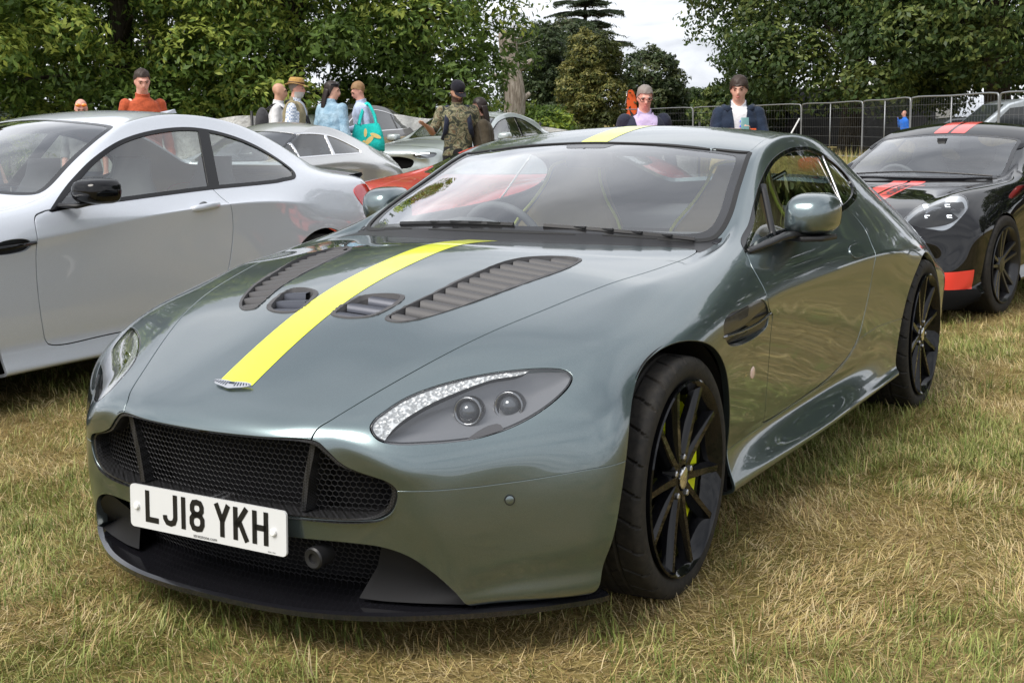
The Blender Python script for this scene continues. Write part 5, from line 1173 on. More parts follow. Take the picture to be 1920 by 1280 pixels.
# ---- silver coupe on the left
BMW_TAB = [
 ((-.80,.68),(.42,-.77,.68),(.60,-.72,.66),(.66,-.70,.58),(.70,.50),(.72,.42),.72,-.68),
 ((-.64,.78),(.47,-.66,.765),(.66,-.62,.73),(.74,-.60,.68),(.80,.58),(.82,.48),.81,-.58),
 ((-.42,.86),(.52,-.44,.835),(.70,-.43,.80),(.79,-.43,.75),(.865,.66),(.885,.55),.88,-.43),
 ((-.20,.91),(.57,-.20,.88),(.73,-.20,.85),(.82,-.20,.81),(.895,.72),(.915,.60),.915,-.20),
 ((.04,.945),(.61,.03,.91),(.755,.03,.885),(.835,.03,.85),(.90,.75),(.922,.62),.92,.04),
 ((.28,.968),(.64,.30,.935),(.775,.30,.915),(.845,.30,.885),(.895,.78),(.905,.62),.90,.28),
 ((.60,.99),(.67,.74,.955),(.745,.72,.945),(.845,.58,.915),(.893,.805),(.886,.68),.878,.55),
 ((.92,1.165),(.645,1.02,1.105),(.705,1.04,1.085),(.840,.86,.938),(.890,.816),(.878,.69),.872,.85),
 ((1.17,1.285),(.60,1.25,1.235),(.655,1.28,1.205),(.838,1.12,.950),(.889,.830),(.876,.70),.870,1.12),
 ((1.38,1.362),(.560,1.45,1.318),(.622,1.49,1.272),(.835,1.40,.962),(.889,.843),(.876,.71),.870,1.40),
 ((1.75,1.412),(.535,1.77,1.372),(.600,1.79,1.316),(.830,1.72,.977),(.890,.858),(.878,.72),.872,1.72),
 ((2.15,1.400),(.530,2.15,1.362),(.600,2.14,1.308),(.820,2.05,.990),(.894,.872),(.892,.73),.888,2.05),
 ((2.52,1.325),(.525,2.52,1.295),(.625,2.46,1.235),(.808,2.38,1.000),(.896,.875),(.915,.74),.912,2.36),
 ((2.90,1.155),(.535,2.86,1.142),(.655,2.78,1.095),(.790,2.70,1.005),(.885,.86),(.925,.73),.925,2.69),
 ((3.12,1.045),(.555,3.10,1.035),(.665,3.08,1.020),(.775,3.02,.975),(.862,.84),(.905,.70),.91,3.02),
 ((3.42,1.025),(.575,3.40,1.010),(.665,3.37,.990),(.745,3.30,.935),(.815,.81),(.845,.68),.855,3.28),
 ((3.53,.95),(.56,3.50,.93),(.64,3.46,.90),(.700,3.44,.85),(.725,.78),(.745,.66),.76,3.44),
 ((3.57,.72),(.45,3.55,.72),(.52,3.54,.70),(.555,3.53,.68),(.58,.62),(.59,.54),.60,3.52),
]
def silver_coupe():
    root = empty('silver_coupe', (-3.568, .209, 0), R_(.84), 'silver two-door coupe with black door mirror parked beside the green car', 'car')
    root.rotation_euler = (-.013, 0, R_(.84))
    screen = [(-.4,.66),(0,.655),(.3,.675),(.55,.73),(.66,.80),(.672,.84),(.650,1.00),(.605,1.235),(.566,1.40),(.53,1.415),(.3,1.375),(0,1.365),(-.4,1.375)]
    dlo = [(.70,.905),(.70,.905),(.80,.965),(.971,1.056),(1.168,1.158),(1.38,1.240),(1.655,1.292),(1.956,1.304),(2.243,1.258),(2.45,1.182),(2.585,1.09),(2.61,1.045),(2.58,1.010),(2.45,.992),(2.373,.985),(1.802,.968),(1.193,.938),(.85,.920)]
    back = [(-.4,2.50),(0,2.50),(.35,2.50),(.47,2.52),(.48,2.60),(.50,2.90),(.48,2.98),(.3,3.02),(0,3.03),(-.4,3.03)]
    door = [(.69,.915),(.69,.915),(.62,.89),(.597,.80),(.592,.62),(.61,.40),(.635,.30),(.68,.282),(1.0,.285),(1.6,.31),(1.76,.36),(1.86,.50),(1.905,.66),(1.915,.78),(1.895,.88),(1.86,.93),(1.83,.985),(1.83,.985),(1.2,.95)]
    gill = np.array([(.335,.745),(.345,.77),(.40,.795),(.54,.795),(.565,.77),(.54,.745),(.36,.735)])
    c = build_car(root, BMW_TAB, P_SILVER, 2.693, screen, dlo, back, door, (.362, .372), .335, 4, creases=((6, 5, 13, .55), (11, 6, 11, .3)), panes=((1.850,.97,2.025,1.30,.042,M_GLOSSBLACK),), gl=M_GLASSBMW, trim=.018, door_gap=.004, extra_holes=(('gill', crom(gill, 5, True), 'x', dict(facing=.05, rng=(.6, 2))),))
    g = c.holes['gill']; c.side(g.offset(-.02), 'wing_vent', M_BLACK, 0); 
    for s in (-1, 1):
        m = MB(); m.tube([(s*.915, .325, .762), (s*.912, .45, .767), (s*.905, .585, .776)], [.010, .012, .008], 8); m.obj('vent_bar', M_GLOSSBLACK, root, True)
        # door handle: grip and cup
        e = c.doors[0 if s > 0 else 1]; m = MB(); m.tube([(s*.890, 1.60, .875), (s*.908, 1.635, .879), (s*.910, 1.715, .886), (s*.906, 1.79, .890), (s*.888, 1.82, .890)], [.010, .016, .017, .016, .010], 10, squash=(.7, 1.1)); m.obj('door_handle', P_SILVER, e, True)
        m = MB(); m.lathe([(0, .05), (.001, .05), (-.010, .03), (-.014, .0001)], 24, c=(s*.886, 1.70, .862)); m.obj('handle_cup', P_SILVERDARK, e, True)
        # tail lamp at the rear corner
        tl = crom([(3.22,.940),(3.13,.905),(3.15,.85),(3.23,.78),(3.34,.735),(3.42,.735),(3.50,.77),(3.52,.91),(3.42,.935)], 5, True)
        t, _ = c.body.cut(tl, 'x', facing=.02, rng=(.3, 2)); t = t.offset(.004).flange(.01); (t if s > 0 else t.mirrored()).obj('tail_lamp', M_TAIL, root)
        mp = c.side
    for s in (-1, 1): car_mirror(root, (.985, .87, 1.000), s, (.22, .125, .17), M_GLOSSBLACK, (.845, .78, .935))
    m = MB(); V = []   # boot spoiler lip
    for x in np.linspace(-.66, .66, 15): k = 1-(x/.7)**2*.35; V += [(x, 3.25-.05*abs(x), 1.030-.03*(x/.66)**2), (x, 3.46-.10*x*x, 1.062-.045*(x/.66)**2), (x, 3.47-.10*x*x, 1.046-.045*(x/.66)**2), (x, 3.42-.1*x*x, 1.005-.035*(x/.66)**2)]
    m.add(V, [(i*4+j, i*4+(j+1) % 4, (i+1)*4+(j+1) % 4, (i+1)*4+j) for i in range(14) for j in range(4)]); m.obj('boot_spoiler', M_SPOILER, root, True)
    simple_seats(root, (1.50, 2.15), .36, .45, 1.14, M_TRIM, -.36, (.98, .97))
    for s in (-1, 1):
        add_wheel(root, (s*.785, 0, .335), s, .335, .246, .245, 'multi'); w = add_wheel(root, (s*.79, 2.693, .335), s, .335, .246, .265, 'multi')
        if s > 0:
            for k, ch in enumerate('MICHELIN'):
                V, F = text_mesh(ch, .042, .0012); a = R_(128-k*9.0); m = MB(); V3 = []
                for v in V: r = .288+v[1]; th = a-v[0]/.288; V3.append((.1345-.0, r*math.cos(th), r*math.sin(th)))
                V3 = [(x, -y, z) for x, y, z in V3]; m.add(V3, F); m.obj('tyre_letter', M_TYRETEXT, w, fix=False)
    m = MB(); m.add([(0, 2.28, 1.402), (.012, 2.34, 1.400), (-.012, 2.34, 1.400), (0, 2.42, 1.425), (.004, 2.43, 1.40), (-.004, 2.43, 1.40)], [(0, 1, 3), (0, 3, 2), (1, 4, 3), (2, 3, 5), (3, 4, 5)]); m.obj('roof_aerial', P_SILVER, root)
    return c
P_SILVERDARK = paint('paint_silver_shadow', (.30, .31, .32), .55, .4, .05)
M_SPOILER = mat('spoiler_grey', (.10, .10, .11), .35, .2, .6)
M_GLASSBMW = glass('coupe_glass', (.74, .80, .79), refl=2.4)
# ---- black coupe with red film on the right
P718_TAB = [
 ((-.80,.56),(.42,-.78,.57),(.58,-.72,.57),(.66,-.67,.48),(.71,.42),(.74,.35),.74,-.63),
 ((-.70,.64),(.44,-.66,.665),(.60,-.60,.70),(.72,-.57,.62),(.79,.52),(.82,.42),.82,-.54),
 ((-.50,.71),(.47,-.46,.745),(.62,-.42,.785),(.75,-.42,.725),(.845,.60),(.87,.50),.865,-.42),
 ((-.25,.765),(.50,-.22,.80),(.64,-.20,.835),(.77,-.20,.79),(.86,.68),(.89,.58),.885,-.20),
 ((0,.805),(.53,.02,.835),(.67,.03,.860),(.785,.03,.825),(.865,.72),(.895,.60),.89,.02),
 ((.25,.835),(.57,.27,.855),(.70,.28,.870),(.795,.28,.845),(.86,.74),(.88,.60),.875,.27),
 ((.52,.865),(.62,.62,.875),(.70,.60,.885),(.80,.50,.872),(.855,.77),(.868,.62),.855,.50),
 ((.82,1.020),(.605,.90,.985),(.665,.92,.975),(.795,.78,.882),(.85,.785),(.86,.63),.845,.78),
 ((1.02,1.115),(.575,1.08,1.080),(.635,1.11,1.065),(.79,1.03,.892),(.848,.795),(.858,.64),.842,1.03),
 ((1.22,1.205),(.545,1.28,1.165),(.605,1.32,1.135),(.785,1.27,.902),(.847,.805),(.858,.65),.842,1.27),
 ((1.55,1.285),(.525,1.57,1.235),(.585,1.60,1.175),(.78,1.55,.915),(.85,.82),(.862,.66),.85,1.55),
 ((1.88,1.270),(.515,1.88,1.225),(.58,1.88,1.16),(.775,1.85,.930),(.862,.83),(.88,.68),.87,1.85),
 ((2.18,1.215),(.50,2.16,1.17),(.59,2.14,1.10),(.765,2.13,.935),(.87,.82),(.898,.69),.895,2.13),
 ((2.48,1.13),(.48,2.46,1.09),(.59,2.45,1.02),(.75,2.45,.915),(.865,.80),(.90,.68),.90,2.45),
 ((2.80,1.03),(.47,2.78,.995),(.58,2.77,.94),(.715,2.77,.865),(.83,.76),(.87,.65),.88,2.77),
 ((3.08,.97),(.46,3.07,.93),(.56,3.05,.88),(.67,3.05,.81),(.76,.72),(.80,.62),.82,3.05),
 ((3.26,.88),(.44,3.24,.86),(.52,3.22,.82),(.60,3.21,.76),(.66,.68),(.69,.58),.71,3.21),
 ((3.32,.70),(.38,3.30,.69),(.44,3.29,.67),(.48,3.29,.64),(.52,.58),(.54,.50),.55,3.29),
]
def black_coupe():
    root = empty('black_coupe', (-.20, 6.12, -.06), R_(-9.0), 'black sports coupe with twin red stripes and red mirror parked behind the green car', 'car')
    screen = [(-.4,.56),(0,.555),(.3,.58),(.5,.635),(.61,.70),(.618,.74),(.605,.88),(.575,1.07),(.552,1.235),(.52,1.25),(.3,1.22),(0,1.212),(-.4,1.22)]
    dlo = [(.66,.885),(.66,.885),(.78,.965),(.95,1.045),(1.12,1.105),(1.32,1.15),(1.60,1.172),(1.88,1.15),(2.08,1.09),(2.19,1.01),(2.16,.965),(2.05,.945),(1.6,.925),(1.1,.902),(.85,.893)]
    door = [(.62,.882),(.62,.882),(.57,.84),(.56,.70),(.575,.45),(.60,.33),(.65,.31),(1.1,.31),(1.5,.33),(1.62,.42),(1.72,.60),(1.78,.75),(1.80,.86),(1.76,.93),(1.76,.93),(1.2,.91)]
    bon = np.array(list(crom([(.41,-.90),(.41,-.90),(.425,-.66),(.455,-.46),(.485,-.22),(.52,.02),(.565,.27),(.595,.45),(.58,.55),(.45,.53),(.25,.50),(0,.49),(0,.49)], 6))+[(-.3, .49), (-.3, -.90)])
    Bh = basis((.45, -.55, .70)); HLP = [(.47,-.66,.0),(.455,-.55,.0),(.475,-.42,0),(.53,-.32,0),(.60,-.27,0),(.68,-.28,0),(.735,-.35,0),(.745,-.44,0),(.72,-.54,0),(.66,-.62,0),(.57,-.675,0)]
    intake_p = np.array([(.40,.16),(.40,.34),(.46,.395),(.56,.41),(.66,.40),(.70,.36),(.69,.18)])
    hz = np.array(HLP)[:, :2]; hz = crom(hz.mean(0)+(hz-hz.mean(0))*1.12, 6, True)
    c = build_car(root, P718_TAB, P_BLACK, 2.475, screen, dlo, None, door, (.352, .36), .335, 4, creases=(), gl=M_GLASSDARK, bonnet=bon, extra_holes=(('lamp', hz, 'z', dict(facing=.05, rng=(.3, 3))), ('intake', crom(intake_p, 5, True), 'y', dict(facing=.15, rng=(.3, 2)))), panes=((1.72,.92,1.80,1.16,.02,M_GLOSSBLACK),))
    L = c.holes['lamp']; c.side(L, 'headlamp_lens', M_LENS, 0); dd = np.clip(-poly_sdf(L.V[:, :2], hz)/.05, 0, 1); bw = TM(L.V-np.array([.1, -.2, .9])*(.01+.06*dd**.8)[:, None], L.T); c.side(bw, 'headlamp_bowl', M_LAMPPALE, 0)
    nn = unit((.35, -.55, .75)); u = unit(np.cross((0, 0, 1), nn)); w = np.cross(nn, u)
    for s in (-1, 1):
        cc = np.array(L.V.mean(0))-nn*.015
        m = MB(); V = []; prof = [(-.02, .075), (.0, .072), (.004, .060), (-.01, .045), (.01, .030), (.016, .0005)]
        for hh, rr in prof:
            for k in range(28): a = k/28*2*math.pi; p = cc+nn*hh+rr*(math.cos(a)*u+math.sin(a)*w); V.append((s*p[0], p[1], p[2]))
        m.add(V, [(i*28+k, (i+1)*28+k, (i+1)*28+(k+1) % 28, i*28+(k+1) % 28) for i in range(5) for k in range(28)]); m.obj('projector', M_CHROMEDARK, root, True)
        for (a, b_) in ((-.07, -.05), (.07, -.05), (-.07, .05), (.07, .05)):
            p = cc+nn*.03+u*a+w*b_; m = MB(); 
            for (du, dv, lu, lv) in ((0, .010, .030, .005), (0, -.010, .030, .005), (-.013, 0, .005, .022)):
                q = p+u*du+w*dv; V = [q+u*lu/2*i+w*lv/2*j for i, j in ((-1, -1), (1, -1), (1, 1), (-1, 1))]; m.add([(s*v[0], v[1], v[2]) for v in V], [(0, 1, 2, 3)])
            m.obj('running_light', M_DRL, root, fix=False)
    ik = c.holes['intake']; c.side(TM(ik.V+[0, .07, 0], ik.T), 'intake_grille', M_CORE, 0)
    for s in (-1, 1):
        for k in range(4): m = MB(); m.tube([(s*.41, -.735, .20+k*.05), (s*.55, -.70, .20+k*.05), (s*.68, -.62, .20+k*.05)], .007, 6); m.obj('intake_slat', M_BLACK, root, True)
        q = [(.715,-.56,.17),(.715,-.555,.30),(.755,-.53,.315),(.80,-.49,.32),(.82,-.46,.20),(.80,-.475,.17)]
    # red films: stripes over bonnet and roof, corner flash, side band
    for (x0, x1) in ((.012, .125),):
        st = c.bonnet.offset(.0012); st, _ = st.split(np.abs(st.V[:, 0]-(x0+x1)/2)-(x1-x0)/2); 
        st.obj('bonnet_stripe', M_REDTRIM, c.bonnet_obj); st.mirrored().obj('bonnet_stripe', M_REDTRIM, c.bonnet_obj)
        rf, _ = c.body.split(np.maximum(np.maximum(np.abs(c.body.V[:, 0]-(x0+x1)/2)-(x1-x0)/2, 1.225-c.body.V[:, 1]), c.body.V[:, 1]-2.3)); rf = rf.offset(.0012); rf.obj('roof_stripe', M_REDTRIM, root); rf.mirrored().obj('roof_stripe', M_REDTRIM, root)
    fl = np.array([(-.70,.19),(-.70,.335),(-.46,.345),(-.47,.185)]); f, _ = c.body.cut(fl, 'x', facing=.25, rng=(.3, 2)); c.side(f.offset(.0015), 'corner_flash', M_REDTRIM, 0)
    V, F = text_mesh('PORSCHE', .085, .0035); zi = lambda x, y: float(c.bonnet.V[((c.bonnet.V[:, :2]-[abs(x), y])**2).sum(1).argmin(), 2])
    V3 = np.array([(.069+v[1]*1.05, .12-v[0]*-1.15, 0) for v in V]); V3[:, 2] = [zi(x, y)+.003 for x, y in V3[:, :2]]; m = MB(); m.add(V3, F); m.obj('stripe_lettering', M_PLATEINK, c.bonnet_obj, fix=False)
    bd_ = np.array([(.55,.34),(.55,.475),(1.7,.52),(1.7,.37)]); f, _ = c.door.cut(bd_, 'x', facing=.05); c.side(f.offset(.0015), 'side_band', M_REDTRIM, 0)
    V, F = text_mesh('PORSCHE', .13, .004); m = MB(); dv = c.door.V
    V3 = [(0, 1.10+v[0]*1.2, .43+v[1]) for v in V]; V3 = [(float(dv[((dv[:, 1:]-[y, z])**2).sum(1).argmin(), 0])+.004, y, z) for _, y, z in V3]; m.add(V3, F); m.obj('side_lettering', M_PLATEINK, root, fix=False)
    m = MB(); lip = crom([(0,-.86),(.3,-.845),(.55,-.76),(.72,-.62),(.80,-.48),(.83,-.42)], 5); inn = lip*[.9, .82]; n = len(lip)
    for s in (-1, 1):
        m.add([(s*x, y, .155) for x, y in inn]+[(s*x, y, .145) for x, y in lip]+[(s*x, y, .125) for x, y in lip], [(i, i+1, n+i+1, n+i) for i in range(n-1)]+[(n+i, n+i+1, 2*n+i+1, 2*n+i) for i in range(n-1)])
    m.obj('front_lip', M_SPLIT, root, True)
    for s in (-1, 1): car_mirror(root, (.965, .78, .965), s, (.20, .13, .13), M_REDTRIM, (.81, .70, .895))
    m = MB(); m.tube(crom([(-.50,.635,.905),(-.1,.595,.925),(.25,.60,.920),(.55,.66,.90)], 5), .007, 6); m.obj('wiper', M_BLACK, root)
    m = MB(); m.box((0, 1.13, 1.115), (.24, .03, .06)); m.box((0, 1.10, 1.14), (.06, .06, .05)); m.obj('interior_mirror', M_BLACK, root)
    simple_seats(root, (1.45,), .34, .40, 1.08, M_TRIM, -.34, (.86, .87))
    m = MB(); m.tube([(-.55, 1.95, .92), (.55, 1.95, .92)], .012, 8); m.obj('strut_brace', M_STEEL, root)
    for s in (-1, 1):
        add_wheel(root, (s*.775, 0, .335), s, .335, .254, .245, 'five_twin', steer=0, mat_rim=M_SATINBLACK); add_wheel(root, (s*.76, 2.475, .335), s, .335, .254, .27, 'five_twin', mat_rim=M_SATINBLACK)
    return c
M_LAMPPALE = mat('lamp_bowl_pale', (.38, .39, .41), .35, .8)
M_DRL = mat('running_light_white', (.8, .82, .85), .2, emit=(.9, .95, 1.0, 1.6))
M_SATINBLACK = mat('satin_black', (.018, .018, .02), .3, .4, .4)

def stab(tab, sx, sy, sz, y0=0): return [((t[0]*sy+y0, t[1]*sz), *[(a[0]*sx, a[1]*sy+y0, a[2]*sz) for a in (A, B, C)], (D[0]*sx, D[1]*sz), (E[0]*sx, E[1]*sz), xl*sx, ys*sy+y0) for t, A, B, C, D, E, xl, ys in tab]
def sp_(poly, a, b): return [(x*a, y*b) for x, y in poly]
SC718 = [(-.4,.56),(0,.555),(.3,.58),(.5,.635),(.61,.70),(.618,.74),(.605,.88),(.575,1.07),(.552,1.235),(.52,1.25),(.3,1.22),(0,1.212),(-.4,1.22)]
SCBMW = [(-.4,.66),(0,.655),(.3,.675),(.55,.73),(.66,.80),(.672,.84),(.650,1.00),(.605,1.235),(.566,1.40),(.53,1.415),(.3,1.375),(0,1.365),(-.4,1.375)]
DLBMW = [(.72,.905),(.72,.905),(.80,.965),(.971,1.056),(1.168,1.158),(1.38,1.240),(1.655,1.292),(1.956,1.304),(2.243,1.258),(2.45,1.182),(2.585,1.09),(2.61,1.045),(2.58,1.010),(2.45,.992),(2.373,.985),(1.802,.968),(1.193,.938),(.85,.920)]
BKBMW = [(-.4,2.50),(0,2.50),(.35,2.50),(.47,2.52),(.48,2.60),(.50,2.90),(.48,2.98),(.3,3.02),(0,3.03),(-.4,3.03)]
def red_car():
    root = empty('red_sports_car', (-3.25, 5.00, .0), R_(1.0), 'low red sports car seen past and through the windscreen of the green car', 'car')
    dlo = [(.66,.885),(.66,.885),(.78,.965),(.95,1.045),(1.12,1.105),(1.32,1.15),(1.60,1.172),(1.88,1.15),(2.08,1.09),(2.19,1.01),(2.16,.965),(2.05,.945),(1.6,.925),(1.1,.902),(.85,.893)]
    bon = np.array(list(crom([(.41,-.90),(.41,-.90),(.425,-.66),(.455,-.46),(.485,-.22),(.52,.02),(.565,.27),(.595,.45),(.58,.55),(.45,.53),(.25,.50),(0,.49),(0,.49)], 6))+[(-.3, .49), (-.3, -.90)])
    sx, sy, sz = 1.06, 1.05, .98
    zr = lambda z: z if z < .86 else .86+(z-.86)*.70
    tb = [((t[0], zr(t[1])), *[(a[0], a[1], zr(a[2])) for a in (A, B, C)], D, E, xl, ys) for t, A, B, C, D, E, xl, ys in stab(P718_TAB, sx, sy, sz)]
    c = build_car(root, tb, P_RED, 2.475*sy, sp_(SC718, sx, sy), [(y*sy, zr(z*sz)) for y, z in dlo], None, sp_([(.62,.882),(.62,.882),(.57,.84),(.56,.70),(.575,.45),(.60,.33),(.65,.31),(1.1,.31),(1.5,.33),(1.62,.42),(1.72,.60),(1.78,.75),(1.80,.86),(1.76,.93),(1.76,.93),(1.2,.91)], sy, sz), (.352, .36), .335, 3, gl=M_GLASS, bonnet=bon*[sx, sy])
    for s in (-1, 1): add_wheel(root, (s*.80, 0, .335), s, .335, .254, .245, 'multi'); add_wheel(root, (s*.80, 2.6, .335), s, .335, .254, .27, 'multi')
    simple_seats(root, (1.5,), .34, .40, 1.05, M_TRIM, -.34, (.9, .85))
def classic_coupe():
    root = empty('classic_coupe', (-7.42, 6.55, .02), R_(1.0), 'small classic silver coupe with chrome window frames behind the silver coupe', 'car')
    sx, sy, sz = .90, .92, 1.02
    dlo = [(.70,.92),(.70,.92),(.80,1.00),(.93,1.10),(1.05,1.145),(1.25,1.165),(1.50,1.165),(1.80,1.135),(2.00,1.08),(2.20,1.00),(2.28,.955),(2.25,.93),(2.05,.922),(1.6,.918),(1.1,.908),(.85,.905)]
    c = build_car(root, stab(P718_TAB, sx, sy, sz), P_CLASSIC, 2.475*sy, sp_(SC718, sx, sy), sp_(dlo, sy, sz), None, None, (.33, .33), .31, 3, gl=M_GLASSLIGHT, trim=.014, trim_mat=M_CHROME, panes=((.93,.92,.98,1.18,.012,M_CHROME), (1.52,.93,1.58,1.18,.022,M_CHROME)))
    for s in (-1, 1): add_wheel(root, (s*.66, 0, .30), s, .30, .19, .19, 'multi', mat_rim=M_STEEL); add_wheel(root, (s*.66, 2.28, .30), s, .30, .19, .2, 'multi', mat_rim=M_STEEL)
    simple_seats(root, (1.25,), .30, .40, 1.02, M_TRIM, -.32, (.8, .88))
    m = MB(); m.lathe([(0, .075), (.001, .075), (.001, .0001)], 28, 'y'); o = m.obj('round_sticker', M_PLATEWHITE, root, True); o.location = (.40, .86, 1.00); o.rotation_euler = (R_(-58), 0, 0)
    m = MB(); m.add([(-.0+.45, .81, .955), (.57, .845, .95), (.57, .90, .985), (.45, .865, .99)], [(0, 1, 2, 3)]); m.obj('blue_sticker', mat('blue_film', (.02, .10, .42), .3), root)
def muscle_coupe():
    root = empty('muscle_coupe', (-9.15, 13.1, .10), R_(3.5), 'pale grey-green muscle coupe with black hexagonal grille, plate G21 ONE', 'car')
    sx, sy, sz = 1.03, 1.06, .98; tb = stab(BMW_TAB, sx, sy, sz)
    tb[0] = ((-.98, .80), (.50, -.95, .79), (.66, -.90, .76), (.74, -.86, .68), (.79, .58), (.81, .48), .81, -.84)
    tb[1] = ((-.70, .88), (.54, -.68, .86), (.72, -.66, .83), (.82, -.64, .76), (.87, .66), (.89, .54), .88, -.64)
    tb[12] = ((2.72, 1.30), (.55, 2.70, 1.27), (.66, 2.62, 1.18), (.84, 2.52, 1.00), (.92, .88), (.95, .73), .94, 2.50)
    tb[13] = ((3.10, 1.19), (.56, 3.06, 1.17), (.68, 2.98, 1.09), (.82, 2.88, .99), (.92, .86), (.95, .72), .95, 2.85)
    grille = crom([(-.3,.72),(0,.722),(.36,.715),(.50,.66),(.47,.57),(.36,.545),(0,.54),(-.3,.54)], 6, True)
    lamp = crom([(.50,.735),(.56,.765),(.72,.785),(.79,.76),(.78,.715),(.66,.69),(.54,.70)], 6, True)
    low = crom([(.56,.42),(.60,.445),(.74,.45),(.78,.40),(.74,.30),(.60,.28)], 6, True)
    k = dict(facing=.05, rng=(.4, 3))
    c = build_car(root, tb, P_STONE, 2.72, sp_(SCBMW, sx, sy), sp_(DLBMW, sy, sz), None, sp_([(.69,.915),(.69,.915),(.62,.89),(.597,.80),(.592,.62),(.61,.40),(.635,.30),(.68,.282),(1.0,.285),(1.6,.31),(1.76,.36),(1.86,.50),(1.905,.66),(1.915,.78),(1.895,.88),(1.86,.93),(1.83,.985),(1.83,.985),(1.2,.95)], sy, sz), (.37, .37), .345, 3, gl=M_GLASSLIGHT, panes=((1.95,.95,2.1,1.27,.03,M_GLOSSBLACK),), extra_holes=(('grille', grille, 'y', k), ('lamp', lamp, 'y', k), ('low', low, 'y', k)), nose_bulge=.02)
    g = c.holes['grille']; c.mid(TM(g.V+[0, .05, 0], g.T, g.N), 'grille', M_BLACK, 0); L = c.holes['lamp']; c.side(L, 'headlamp', M_LENS, 0); c.side(TM(L.V+[0, .04, -.01], L.T, L.N), 'headlamp_bowl', M_LAMPDARK, 0); lo = c.holes['low']; c.side(TM(lo.V+[0, .06, 0], lo.T, lo.N), 'fog_intake', M_CORE, 0)
    for s in (-1, 1):
        m = MB(); m.tube(crom([(s*.56, -.955, .748), (s*.66, -.93, .765), (s*.76, -.90, .765)], 4), .008, 6); m.obj('running_light', M_DRL, root, True)
        m = MB(); m.tube(crom([(s*.60, -.97, .425), (s*.68, -.94, .43), (s*.75, -.90, .42)], 4), .012, 6); m.obj('fog_trim', M_CHROME, root, True)
        car_mirror(root, (1.03, .93, .98), s, (.22, .13, .15), P_STONE, (.87, .84, .92)); add_wheel(root, (s*.80, 0, .345), s, .345, .25, .255, 'multi'); add_wheel(root, (s*.80, 2.72, .345), s, .345, .25, .275, 'multi')
    m = MB(); horse = [(-.10,.0),(-.05,.02),(.0,.028),(.05,.03),(.085,.045),(.10,.03),(.07,.012),(.05,-.005),(.085,-.03),(.075,-.035),(.03,-.012),(-.03,-.012),(-.07,-.038),(-.08,-.032),(-.055,-.005),(-.09,-.008)]; m.prism(horse, 0, .008, to=lambda x, y, z: (x, -.985+z, .635+y)); m.obj('grille_emblem', M_CHROMEDARK, root)
    pl = bpy.data.objects.new('number_plate', None); COL.objects.link(pl); pl.parent = root; pl.location = (0, -1.02, .475)
    m = MB(); m.box((0, .004, 0), (.52, .006, .111)); m.obj('plate_board', M_PLATE, pl)
    for mb in plate_chars('G21 ONE', lambda x, y, z: (x+.02, z, y), -.002): mb.obj('plate_character', M_PLATEINK, pl, fix=False)
    m = MB(); V, F = strip2 = ([(x, y, z) for x in (-.7, .7) for y, z in ((-.93, .20), (-.93, .44), (-.80, .44))], [(0, 1, 4, 3)]); m.add(V, F); m.obj('lower_intake', M_CORE, root)
    simple_seats(root, (1.55,), .38, .45, 1.10, M_TRIM, -.36, (1.0, .95))
def limousine():
    root = empty('two_tone_saloon', (-12.0, 12.9, .12), R_(4.0), 'large two-tone saloon, dark brown above and gold below, behind the woman in denim', 'car')
    sx, sy, sz = 1.05, 1.20, 1.10; tb = stab(BMW_TAB, sx, sy, sz)
    c = build_car(root, tb, P_BROWN, 2.693*sy, sp_(SCBMW, sx, sy), sp_(DLBMW, sy, sz), sp_(BKBMW, sx, sy), None, (.38, .38), .36, 3, gl=M_GLASSDARK, trim_mat=M_CHROME, glass_mat=M_GLASSLIGHT, panes=((1.75,1.03,1.85,1.42,.03,M_GLOSSBLACK), (2.65,1.05,2.75,1.36,.02,M_GLOSSBLACK)))
    lo, _ = c.body.split(np.maximum(c.body.V[:, 2]-(.945+.02*(c.body.V[:, 1]/3.5)), .30-c.body.V[:, 2])); lo, _ = lo.split(-(lo.V[:, 0]-.5)); c.side(lo.offset(.003), 'lower_panel', P_GOLD, 0)
    for s in (-1, 1):
        add_wheel(root, (s*.80, 0, .36), s, .36, .25, .255, 'multi'); add_wheel(root, (s*.80, 3.23, .36), s, .36, .25, .255, 'multi')
        for y in (1.7, 2.75): m = MB(); m.tube([(s*.93, y, .90), (s*.945, y+.1, .903), (s*.93, y+.2, .905)], .012, 6); m.obj('door_handle', M_CHROME, root, True)
    simple_seats(root, (1.7, 2.6), .38, .5, 1.22, M_TRIM, -.36, (1.1, 1.05))
M_GLASSLIGHT = glass('light_glass', (.80, .86, .85), refl=2.2)
CB = silver_coupe(); CP = black_coupe(); red_car(); classic_coupe(); muscle_coupe(); limousine()
# ------------------------------------------------------------------ people: one continuous body by voxel union, clothes cut from it and lifted off
def capsule(a, b, ra, rb, n=12, k=4):
    a, b = np.array(a, float), np.array(b, float); t = b-a; L = np.linalg.norm(t); t = t/max(L, 1e-6); u = unit(np.cross(t, (0, 0, 1) if abs(t[2]) < .9 else (1, 0, 0))); w = np.cross(t, u); V = []; prof = []
    for i in range(k+1): th = math.pi/2*(1-i/k); prof.append((-ra*math.sin(th), max(ra*math.cos(th), 1e-4)))
    for i in range(k+1): th = math.pi/2*i/k; prof.append((L+rb*math.sin(th), max(rb*math.cos(th), 1e-4)))
    for h, r in prof:
        for q in range(n): an = q/n*2*math.pi; V.append(a+t*h+r*(math.cos(an)*u+math.sin(an)*w))
    m = len(prof); F = [(i*n+q, i*n+(q+1) % n, (i+1)*n+(q+1) % n, (i+1)*n+q) for i in range(m-1) for q in range(n)]+[tuple(range(n))[::-1], tuple((m-1)*n+q for q in range(n))]
    return V, F
